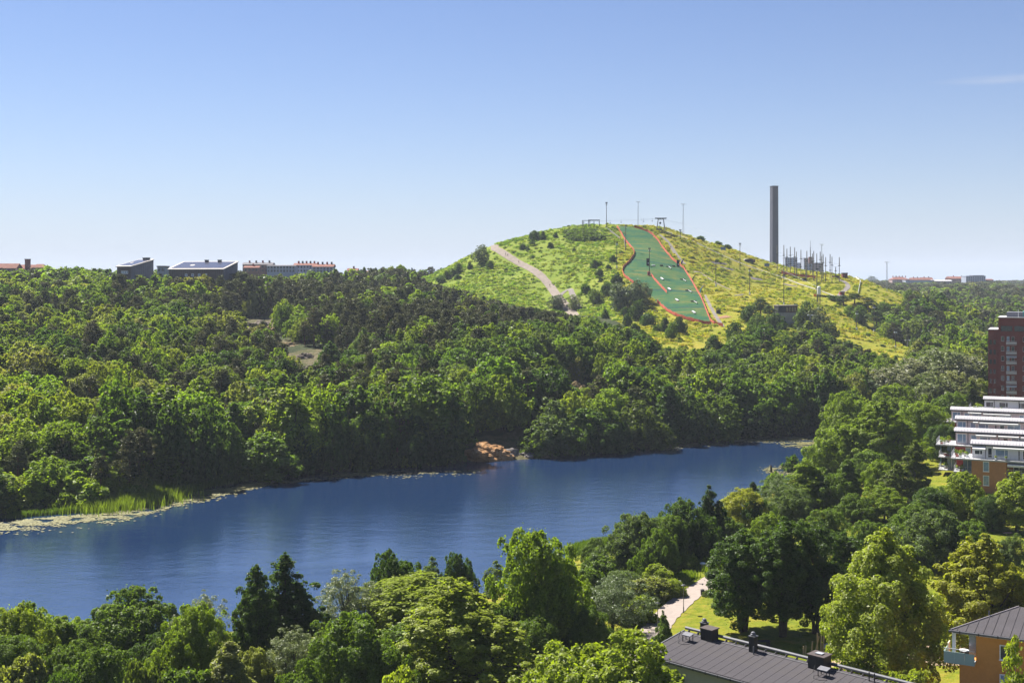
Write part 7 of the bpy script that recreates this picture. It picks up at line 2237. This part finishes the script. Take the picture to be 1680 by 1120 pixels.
for k in range(9):
    f_ = (k + 1) / 10
    zz = c.z - 1.45 * f_
    o_ = 0.03
    MB().hexa([(-w * f_, -w * f_ - o_, zz - 0.01), (w * f_, -w * f_ - o_, zz - 0.01), (w * f_, -w * f_ + 0.1, zz + 0.0), (-w * f_, -w * f_ + 0.1, zz + 0.0), (-w * f_, -w * f_ - o_, zz + 0.03), (w * f_, -w * f_ - o_, zz + 0.03), (w * f_, -w * f_ + 0.1, zz + 0.05), (-w * f_, -w * f_ + 0.1, zz + 0.05)]).build('shingle_row', tr, rf)
MB().tube((-0.1, 0.2, c.z - 0.4), (-0.1, 0.2, c.z + 0.85), 0.06, 0.06, 8).build('vent_pipe', lead, rf)
MB().lathe((-0.1, 0.2, c.z + 0.6), [(0.1, 0), (0.2, 0.08), (0.2, 0.25), (0.05, 0.35)], 12).build('cowl', lead, rf)
MB().span((-0.75, 0.1, c.z - 0.5), (-0.35, 0.5, c.z + 0.3)).build('flue', blk, rf)

# ------------------------------------------------------------------ the park by the near bank
PATH = [(14.0, 148.0), (17.0, 158.0), (20.0, 169.5), (24.6, 181.0), (29.0, 189.5), (32.2, 195.0), (35.0, 200.0), (38.5, 206.0), (43, 214), (48, 226), (55, 240)]
strip('footpath', PATH, 3.7, 0.07, path_mat, 'pale gravel footpath along the near bank', 6, 3, 1.0)
strip('sandy_ground', [(38, 146), (43, 150), (50, 152), (58, 150)], (5, 9), 0.05, sand_mat, 'worn sandy ground of the playground under the trees', 6, 4, 1.5)
strip('sandy_ground', [(58, 128), (63, 132), (70, 134)], (7, 7), 0.05, sand_mat, 'sandy yard beside the ochre house', 6, 5, 1.5)

def near_lamp(px, py, label):
    g = G(px, py)
    root = empty('path_lamp', tuple(g), 0, label, 'street lamp')
    MB().tube((0, 0, -0.3), (0, 0, 3.9), 0.055, 0.045, 10).build('post', wood_g, root)
    MB().tube((0, 0, 0), (0, 0, 0.9), 0.085, 0.075, 10).build('sleeve', lead, root)
    hd = MB().lathe((0, 0, 3.85), [(0.1, -0.06), (0.36, 0.0), (0.36, 0.06), (0.22, 0.17), (0.05, 0.22)], 16).build('lamp_head', dark_m, root)
    MB().lathe((0, 0, 3.72), [(0.08, 0), (0.14, 0.03), (0.14, 0.065)], 12).build('diffuser', lamp_m, hd)
near_lamp(1079, 1037, 'thin path lamp at the near end of the footpath')
near_lamp(1121.5, 1005, 'thin path lamp standing on the lawn edge halfway along the footpath')
near_lamp(1162.5, 971, 'thin path lamp at the bend of the footpath beside the dark maple')

# white notice board among the bushes, litter bin, pale box on the grass
g = G(1112, 974)
root = empty('notice_board', tuple(g), R(-10), 'white notice board on two posts in the path bushes', 'notice board')
for dx in (-0.42, 0.42):
    MB().box((dx, 0, 0.9), (0.09, 0.09, 2.2)).build('post', pale_w, root)
MB().box((0, -0.08, 1.55), (1.0, 0.06, 0.95)).build('panel', white, root)
for k in range(3):
    MB().box((-0.3 + 0.3 * k, -0.116, 1.55), (0.22, 0.008, 0.75)).build('sheet', plain('printed sheet', (0.55, 0.50, 0.42), 0.7, 0.4, 6), root)
g = G(1152.5, 977)
root = empty('litter_bin', tuple(g), 0, 'small dark litter bin at the lawn edge of the path', 'litter bin')
MB().lathe((0, 0, 0), [(0.24, 0), (0.27, 0.1), (0.29, 0.75), (0.25, 0.8)], 12).build('bin', dark_m, root)
MB().lathe((0, 0, 0.803), [(0.3, 0), (0.3, 0.05), (0.1, 0.12)], 12).build('lid', blk, root)
g = G(1153, 934)
root = empty('flower_urn', tuple(g), 0, 'pale wide urn shaped stand on the grass by the path', 'urn')
MB().lathe((0, 0, 0), [(0.55, 0), (0.5, 0.15), (0.2, 0.35), (0.22, 0.7), (0.35, 0.85)], 14).build('pedestal', plain('cream stone', (0.66, 0.54, 0.36), 0.8), root)
MB().lathe((0, 0, 0.853), [(0.42, 0), (0.48, 0.12), (0.3, 0.24)], 14).build('lid', white, root)

# ------------------------------------------------------------------ people
skin_m = plain('skin', (0.52, 0.30, 0.21), 0.6, 0.06, 3)
def person(loc, rz, joints, shirt, trousers, hair, label, pelvis=0):
    """one continuous skinned body; joints: name -> (x, y, z, radius); bones join them; cloth is the body's own material by bone"""
    root = empty('person', loc, rz, label, 'person')
    names_ = list(joints)
    idx_ = {k: i for i, k in enumerate(names_)}
    bones = [('pelvis', 'waist'), ('waist', 'chest'), ('chest', 'neck'), ('neck', 'head'), ('head', 'crown_')]
    for s_ in 'lr':
        bones += [('chest', 'sh' + s_), ('sh' + s_, 'el' + s_), ('el' + s_, 'wr' + s_), ('wr' + s_, 'ha' + s_), ('pelvis', 'hip' + s_), ('hip' + s_, 'kn' + s_), ('kn' + s_, 'an' + s_), ('an' + s_, 'to' + s_)]
    me = bpy.data.meshes.new('body')
    me.from_pydata([joints[k][:3] for k in names_], [(idx_[a], idx_[b]) for a, b in bones], [])
    o = bpy.data.objects.new('body', me)
    COL.objects.link(o)
    md_ = o.modifiers.new('skin', 'SKIN')
    for i, k in enumerate(names_):
        sv = me.skin_vertices[0].data[i]
        sv.radius = (joints[k][3], joints[k][3] * (0.72 if k in ('chest', 'waist', 'pelvis') else 1))
        sv.use_root = (k == 'pelvis')
    sb = o.modifiers.new('sub', 'SUBSURF'); sb.levels = 1; sb.render_levels = 1
    dg = bpy.context.evaluated_depsgraph_get()
    m2 = bpy.data.meshes.new_from_object(o.evaluated_get(dg))
    bpy.data.objects.remove(o)
    m2.materials.clear()
    for m_ in (skin_m, shirt, trousers): m2.materials.append(m_)
    cen = [Vector(joints[k][:3]) for k in names_]
    grp = {'pelvis': 2, 'hipl': 2, 'hipr': 2, 'knl': 2, 'knr': 2, 'waist': 1, 'chest': 1, 'shl': 1, 'shr': 1}
    for p in m2.polygons:
        k = min(range(len(cen)), key=lambda i: (cen[i] - p.center).length)
        p.material_index = grp.get(names_[k], 0)
        p.use_smooth = True
    b = bpy.data.objects.new('body', m2)
    link(b, root)
    h = Vector(joints['head'][:3])
    MB().lathe(tuple(h + Vector((0, 0.02, 0.0))), [(0.105, 0.0), (0.118, 0.05), (0.10, 0.11), (0.04, 0.15)], 10).build('hair', hair, root)
    return root
def stand(step=0.0):
    J = {'pelvis': (0, 0, 0.95, .15), 'waist': (0, 0, 1.1, .13), 'chest': (0, 0, 1.36, .16), 'neck': (0, 0, 1.52, .06), 'head': (0, -.02, 1.62, .095), 'crown_': (0, -.02, 1.72, .08)}
    for s_, q in (('l', -1), ('r', 1)):
        st = step * q
        J.update({'sh' + s_: (q * .19, 0, 1.43, .065), 'el' + s_: (q * .25, st * .3, 1.15, .045), 'wr' + s_: (q * .26, st * .6 - .05, .9, .03), 'ha' + s_: (q * .26, st * .65 - .07, .8, .035),
                  'hip' + s_: (q * .1, 0, .9, .1), 'kn' + s_: (q * .11, -st * .5 - .02, .5, .065), 'an' + s_: (q * .11, -st, .08, .045), 'to' + s_: (q * .12, -st - .17, .04, .035)})
    return J
def sit():
    J = {'pelvis': (0, 0, .5, .15), 'waist': (0, -.02, .66, .13), 'chest': (0, -.06, .92, .16), 'neck': (0, -.08, 1.08, .06), 'head': (0, -.1, 1.18, .095), 'crown_': (0, -.1, 1.28, .08)}
    for s_, q in (('l', -1), ('r', 1)):
        J.update({'sh' + s_: (q * .19, -.06, .99, .065), 'el' + s_: (q * .25, -.2, .75, .045), 'wr' + s_: (q * .16, -.42, .78, .03), 'ha' + s_: (q * .12, -.5, .79, .035),
                  'hip' + s_: (q * .1, -.03, .48, .1), 'kn' + s_: (q * .12, -.45, .5, .065), 'an' + s_: (q * .12, -.42, .08, .045), 'to' + s_: (q * .13, -.58, .04, .035)})
    return J
def lie():
    J = {'pelvis': (0, 0, .14, .14), 'waist': (0.15, 0, .14, .13), 'chest': (0.42, 0, .15, .15), 'neck': (0.6, 0, .14, .06), 'head': (0.7, 0, .16, .095), 'crown_': (0.82, 0, .16, .08)}
    for s_, q in (('l', -1), ('r', 1)):
        J.update({'sh' + s_: (.48, q * .19, .13, .065), 'el' + s_: (.25, q * .32, .08, .045), 'wr' + s_: (.02, q * .3, .06, .03), 'ha' + s_: (-.07, q * .3, .06, .035),
                  'hip' + s_: (-.06, q * .1, .13, .1), 'kn' + s_: (-.48, q * .12, .12, .065), 'an' + s_: (-.88, q * .12, .07, .045), 'to' + s_: (-.94, q * .14, .17, .035)})
    return J
violet = plain('pale violet shirt', (0.42, 0.38, 0.55), 0.8)
navy = plain('dark clothes', (0.02, 0.022, 0.035), 0.85)
rosec = plain('rose cloth', (0.5, 0.28, 0.26), 0.8)
hair_d = plain('dark hair', (0.03, 0.02, 0.015), 0.6)
g = G(1176.5, 929)
person((g.x, g.y, g.z), R(20), stand(0.05), violet, navy, hair_d, 'person in a pale violet top standing at the dark table by the path')
g2 = G(1181.5, 928)
person((g2.x, g2.y + 0.4, g2.z), R(-30), stand(0.1), rosec, navy, hair_d, 'person with a pale arm in dark trousers leaning by the dark table')
t_ = Vector((g.x + 0.6, g.y + 2.0, float(H(g.x + 0.6, g.y + 2.0))))
root = empty('picnic_table', tuple(t_), R(10), 'long dark picnic table behind the two people by the path', 'table')
for k in range(4):
    MB().box((0, -0.33 + 0.22 * k, 0.75), (2.6, 0.2, 0.05)).build('plank', navy, root)
for y in (-0.75, 0.75):
    MB().box((0, y, 0.45), (2.6, 0.26, 0.05)).build('bench', navy, root)
for x in (-0.95, 0.95):
    MB().box((x, 0, 0.36), (0.1, 1.5, 0.72)).build('leg', navy, root)
g = G(1654, 875)
person((g.x, g.y, g.z), R(4), lie(), skin_m, rosec, hair_d, 'person lying on the sunny lawn behind the yellow linden')
for px, py, sh, lab in ((829.5, 419.5, violet, 'walker on the upper gravel track of the hill, higher of the pair'), (833, 421, navy, 'walker in dark clothes on the upper gravel track, lower of the pair'),
                        (851, 432, rosec, 'walker on the middle of the gravel track'), (902, 471, navy, 'walker at the lower bend of the gravel track'), (1169, 448.5, navy, 'walker alone in the meadow beside the thin trail')):
    g = G(px, py, 450)
    person((g.x, g.y, g.z + 0.2), R(30), stand(0.2), sh, navy, hair_d, lab)

# playground frame of leaning logs
g = G(1345, 1074)
root = empty('climbing_frame', tuple(g), R(-15), 'wooden climbing frame of leaning logs with a slanted grey roof', 'climbing frame')
for x0, x1, h in ((-1.0, -0.9, 1.6), (-0.6, -0.1, 2.3), (-0.3, -0.3, 2.7), (0.1, 0.2, 2.5), (0.35, 0.5, 2.4), (-2.0, -1.95, 0.9), (-1.75, -1.7, 1.0)):
    MB().tube((x0, 0, -0.2), (x1, 0.1, h), 0.11, 0.09, 8).build('log', plain('peeled log', (0.34, 0.25, 0.17), 0.9, 0.2, 2), root)
MB().hexa([(0.5, -0.8, 1.0), (2.4, -0.8, 2.3), (2.4, 0.9, 2.3), (0.5, 0.9, 1.0), (0.5, -0.8, 1.07), (2.4, -0.8, 2.37), (2.4, 0.9, 2.37), (0.5, 0.9, 1.07)]).build('roof', slab_m, root)
for x in (0.9, 2.2):
    MB().tube((x, 0, -0.2), (x, 0, 0.9 + (x - 0.5) * 0.68), 0.08, 0.08, 8).build('post', wood_g, root)
g = G(1252, 1062)
root = empty('garden_table', tuple(g), R(5), 'dark garden table with benches beside the dark maple trunk', 'table')
for k in range(4):
    MB().box((0, -0.33 + 0.22 * k, 0.75), (1.8, 0.2, 0.05)).build('plank', wood_d, root)
for y in (-0.75, 0.75):
    MB().box((0, y, 0.45), (1.8, 0.26, 0.05)).build('bench', wood_d, root)
for x in (-0.65, 0.65):
    MB().box((x, 0, 0.36), (0.1, 1.5, 0.72)).build('leg', wood_d, root)

# ------------------------------------------------------------------ the water's edge
from mathutils import noise as mnoise
# rocks
def rock(loc, size, seed, mat, label, rz=0.0, name='rock_outcrop', lumps=3):
    bm = bmesh.new()
    bmesh.ops.create_icosphere(bm, subdivisions=5 if size[0] > 3 else 3, radius=1)
    g = np.random.default_rng(seed)
    ph = g.uniform(0, 6.28, (5, 3)); fr = g.uniform(1.2, 3.8, (5, 3))
    off = Vector(g.uniform(-50, 50, 3))
    for v in bm.verts:
        c = v.co.copy()
        k = 1 + sum(0.10 / (1 + 0.3 * i) * math.sin(fr[i][0] * c.x * lumps / 2 + ph[i][0]) * math.sin(fr[i][1] * c.y * lumps / 2 + ph[i][1]) * math.sin(fr[i][2] * c.z * lumps / 2 + ph[i][2] + 1) * 2.2 for i in range(5))
        # split and cleaved: cells of rock stand proud of the cracks between them
        dist = mnoise.voronoi(c * 2.6 + off)[0]
        k += min(0.14, (dist[1] - dist[0]) * 0.45) - 0.07 + 0.07 * mnoise.fractal(c * 4 + off, 0.8, 2.1, 4)
        z = c.z * k
        v.co = Vector((c.x * k * size[0], c.y * k * size[1], max(-0.5, z) * size[2]))
    me_ = bpy.data.meshes.new(name)
    bm.to_mesh(me_); bm.free()
    me_.materials.append(mat)
    o = link(bpy.data.objects.new(name, me_))
    o.location = loc
    o.rotation_euler = (0, 0, rz)
    return tag(o, label, 'rock')
def rock_mat(name, a, b, c, sc=0.25):
    m, nt, out = new_mat(name)
    p = nt.nodes.new('ShaderNodeBsdfPrincipled')
    n1, n2 = noise(nt, sc, 6, 0.7, dist=0.6), noise(nt, sc * 6, 6, 0.75)
    f = mth(nt, 'ADD', mth(nt, 'MULTIPLY', n1, 0.6), mth(nt, 'MULTIPLY', n2, 0.4))
    nt.links.new(ramp(nt, f, [(0.38, a), (0.5, b), (0.62, c)]), p.inputs['Base Color'])
    p.inputs['Roughness'].default_value = 0.95
    bn = nt.nodes.new('ShaderNodeBump'); bn.inputs['Distance'].default_value = 0.6; bn.inputs['Strength'].default_value = 0.9
    nt.links.new(f, bn.inputs['Height']); nt.links.new(bn.outputs[0], p.inputs['Normal'])
    nt.links.new(p.outputs[0], out.inputs['Surface'])
    return m
orange_rock = rock_mat('lichen orange rock', (0.15, 0.085, 0.03), (0.34, 0.165, 0.05), (0.36, 0.25, 0.15), 0.4)
grey_rock = rock_mat('grey granite', (0.08, 0.075, 0.065), (0.19, 0.17, 0.155), (0.28, 0.255, 0.23))
pink_rock = rock_mat('pinkish granite', (0.06, 0.05, 0.03), (0.13, 0.10, 0.075), (0.20, 0.16, 0.135))
ochre_rock = rock_mat('dry grass covered rock', (0.14, 0.10, 0.04), (0.22, 0.15, 0.06), (0.26, 0.20, 0.13))
def rock_px(px, py, wpx, hpx, dscale, seed, mat, label, lumps=3, dmin=240):
    g = G(px, py, dmin)
    s = g.y / F
    return rock((g.x, g.y + 2, g.z - 0.3), (wpx / 2 * s, wpx / 2 * s * dscale, hpx * s), seed, mat, label, 0.2, lumps=lumps)
rock_px(800, 753, 82, 25, 0.8, 3, orange_rock, 'orange lichen covered shore rock sloping into the lake')
rock_px(838, 748, 34, 12, 0.7, 4, grey_rock, 'low grey rock just beside the orange shore rock')
rock_px(868, 748, 44, 9, 0.8, 5, grey_rock, 'flat pale grey shore rock nearest the lake end')
rock_px(868, 728, 34, 16, 0.9, 6, pink_rock, 'pinkish rock slab rising behind the flat shore rock')
for k in range(9):
    px = 826 + k * 5.5
    rock_px(px, 752 + (k % 3) * 0.7, 5 + (k * 7) % 4, 3, 0.9, 30 + k, grey_rock, f'small grey boulder at the waterline, {ORD[k]} from the orange shore rock').name = 'boulder'
rock_px(500, 588, 26, 9, 0.8, 7, pink_rock, 'large rounded pinkish boulder in the pine wood clearing', dmin=350)
rock_px(510, 606, 30, 8, 0.9, 8, pink_rock, 'broad pinkish slab below the large boulder in the pine wood', dmin=350)
rock_px(470, 568, 28, 7, 0.8, 9, ochre_rock, 'ochre rock slope above the large pinkish boulder', dmin=350)
rock_px(428, 534, 34, 8, 0.9, 10, pink_rock, 'rocky pinkish outcrop high in the wood toward the wooden buildings', dmin=400)
rock_px(396, 546, 22, 8, 0.9, 11, grey_rock, 'grey crag beside the high pinkish outcrop', dmin=400)
rock_px(443, 543, 26, 8, 0.9, 14, ochre_rock, 'orange brown ledge below the high pinkish outcrop', dmin=400)
rock_px(944, 655, 46, 26, 0.9, 12, ochre_rock, 'ochre grassy rock slope in the wood near the lake end', dmin=380)
rock_px(925, 642, 22, 12, 0.9, 13, ochre_rock, 'small ochre rock above the grassy rock slope', dmin=380)

# reeds: upright blades in beds at the shore
def reeds(name, line_px, width, n_, hgt, label, tints_, seed):
    g = np.random.default_rng(seed)
    ln = np.array(densify([(lambda q: (q.x, q.y))(G(px, py, 60)) for px, py in line_px], 1.0))
    k = g.integers(0, len(ln), n_)
    x = ln[k, 0] + g.normal(0, width * 0.45, n_)
    y = ln[k, 1] + g.normal(0, width * 0.45, n_)
    z = np.maximum(H(x, y), -0.2)
    hh = hgt * g.uniform(0.6, 1.15, n_)
    a = g.uniform(0, 6.28, n_)
    wd = g.uniform(0.05, 0.10, n_)
    lean = g.normal(0, 0.16, (n_, 2)) * hh[:, None]
    ux_, uy_ = np.cos(a) * wd, np.sin(a) * wd
    b0 = np.stack([x - ux_, y - uy_, z - 0.1], 1); b1 = np.stack([x + ux_, y + uy_, z - 0.1], 1)
    m0 = np.stack([x - ux_ * .8 + lean[:, 0] * .4, y - uy_ * .8 + lean[:, 1] * .4, z + hh * .6], 1); m1 = np.stack([x + ux_ * .8 + lean[:, 0] * .4, y + uy_ * .8 + lean[:, 1] * .4, z + hh * .6], 1)
    t0 = np.stack([x + lean[:, 0], y + lean[:, 1], z + hh], 1)
    vs = np.stack([b0, b1, m1, m0, t0], 1).reshape(-1, 3)
    i0 = np.arange(n_) * 5
    o = link(bpy.data.objects.new(name, mesh_np(name, vs, np.stack([i0, i0 + 1, i0 + 2, i0 + 3], 1), np.stack([i0 + 3, i0 + 2, i0 + 4], 1), mats=[LEAF])))
    o['tint'] = tints_
    return tag(o, label, kind='stuff')
reeds('reed_bed', [(168, 834), (185, 830), (205, 828), (225, 824), (245, 816), (262, 808)], 7.5, 16000, 2.6, 'bright green reed bed at the far shore', (0.13, 0.17, 0.03), 1)
reeds('reed_bed', [(268, 806), (300, 802), (340, 796), (378, 790), (400, 784), (425, 778)], 2.6, 6000, 1.7, 'thin line of reeds under the dark shore trees', (0.10, 0.14, 0.03), 2)
reeds('reed_bed', [(20, 849), (60, 845), (100, 842), (140, 838)], 1.6, 3000, 1.4, 'low reeds in front of the willow bushes', (0.08, 0.12, 0.03), 3)
reeds('reed_bed', [(945, 908), (965, 902), (985, 898), (1000, 896)], 2.0, 7000, 1.8, 'green reed bed at the near bank beside the open water', (0.10, 0.15, 0.025), 4)
reeds('tall_grass', [(1052, 990), (1070, 978), (1090, 968), (1112, 955), (1130, 948)], 1.3, 8000, 1.1, 'tall bright grass along the footpath edge', (0.14, 0.19, 0.03), 5)
reeds('tall_grass', [(1150, 925), (1165, 935), (1172, 940)], 1.5, 3000, 0.9, 'tall bright grass in front of the picnic table', (0.15, 0.20, 0.03), 6)

# lily pads
lily_m = plain('lily pads', (0.135, 0.126, 0.042), 0.65, 0.5, 0.6, spec=0.3)
def lilies(lines, label, seed):
    g = np.random.default_rng(seed)
    X, Y, Rr = [], [], []
    for line_px, width, n_, skew in lines:
        ln = np.array(densify([((px - CX) / F * row_d(py), row_d(py)) for px, py in line_px], 0.8))
        k = g.integers(0, len(ln), n_)
        off = g.normal(0, 0.5, n_) * width
        X.append(ln[k, 0] + g.normal(0, 1, n_)); Y.append(ln[k, 1] - np.abs(off) * skew + off * (1 - skew)); Rr.append(g.uniform(0.16, 0.42, n_))
    X, Y, Rr = np.concatenate(X), np.concatenate(Y), np.concatenate(Rr)
    # drifts with open water between them
    ok = (lake_sd(X, Y) < 0.3) & (value_noise(X * 1.0, Y * 1.6, 2.6, seed) + 0.3 * g.uniform(size=len(X)) > 0.55)
    X, Y, Rr = X[ok], Y[ok], Rr[ok]
    n_ = len(X)
    t = np.arange(6) * np.pi / 3 + 0.3
    a0 = g.uniform(0, 6.28, n_)
    tilt = g.normal(0, 0.10, (n_, 2))
    dx = Rr[:, None] * np.cos(t + a0[:, None]); dy = Rr[:, None] * np.sin(t + a0[:, None])
    zz = 0.03 + g.uniform(0, 0.05, n_)[:, None] + np.abs(dx * tilt[:, :1] + dy * tilt[:, 1:]) 
    vs = np.stack([X[:, None] + dx, Y[:, None] + dy, zz], -1).reshape(-1, 3)
    i0 = np.arange(n_)[:, None] * 6
    q = np.concatenate([i0 + np.array([0, 1, 2, 3]), i0 + np.array([0, 3, 4, 5])])
    o = link(bpy.data.objects.new('lily_pads', mesh_np('lily_pads', vs, q, mats=[lily_m])))
    return tag(o, label, kind='stuff')
lilies([([(-40, 864), (0, 859), (60, 851), (120, 846), (180, 841), (230, 834), (262, 822), (285, 812), (330, 806), (380, 800)], 13.0, 8500, 0.95), ([(240, 838), (290, 824), (340, 812), (390, 803), (420, 795)], 7.0, 2600, 0.6)], 'broad carpet of pale lily pads along the far shore by the reed bed', 41)
lilies([([(400, 797), (440, 791), (480, 787), (520, 783), (560, 779), (600, 776), (650, 773)], 5.0, 2400, 0.5), ([(640, 778), (720, 775), (780, 772)], 8, 300, 0.4)], 'thin drift of lily pads below the tall dark shore trees', 42)
lilies([([(1090, 731), (1130, 727), (1180, 723), (1230, 720.5), (1280, 719), (1330, 717)], 8, 4200, 0.6), ([(1290, 729), (1315, 728), (1335, 727)], 9, 1600, 0.3)], 'carpet of lily pads at the narrow end of the lake', 43)
lilies([([(1262, 772), (1285, 768), (1310, 764)], 10, 900, 0.3)], 'lily pads in front of the near bank trees beside the dark post', 44)

# dark post in the water, a swimmer's white buoy
d = row_d(775)
root = empty('mooring_post', ((1265 - CX) / F * d, d, 0), 0, 'dark pair of mooring posts standing in the lake', 'post')
MB().tube((-0.18, 0, -1.5), (-0.05, 0, 2.1), 0.16, 0.13, 8).build('post', wood_d, root)
MB().tube((0.28, 0.1, -1.5), (0.12, 0.05, 1.8), 0.16, 0.13, 8).build('post', wood_d, root)
MB().box((0.03, 0.0, 1.3), (0.6, 0.12, 0.14)).build('brace', dark_m, root)

# ------------------------------------------------------------------ the air
hm, hnt, hout = new_mat('haze')
pv = hnt.nodes.new('ShaderNodeVolumePrincipled')
pv.inputs['Color'].default_value = (0.80, 0.88, 1.0, 1)
pv.inputs['Density'].default_value = 0.00008
hnt.links.new(pv.outputs[0], hout.inputs['Volume'])
haze = MB().span((-7000, -600, -8), (7000, 9600, 172)).build('haze', hm)
tag(haze, 'thin summer haze over the whole view', kind='stuff')
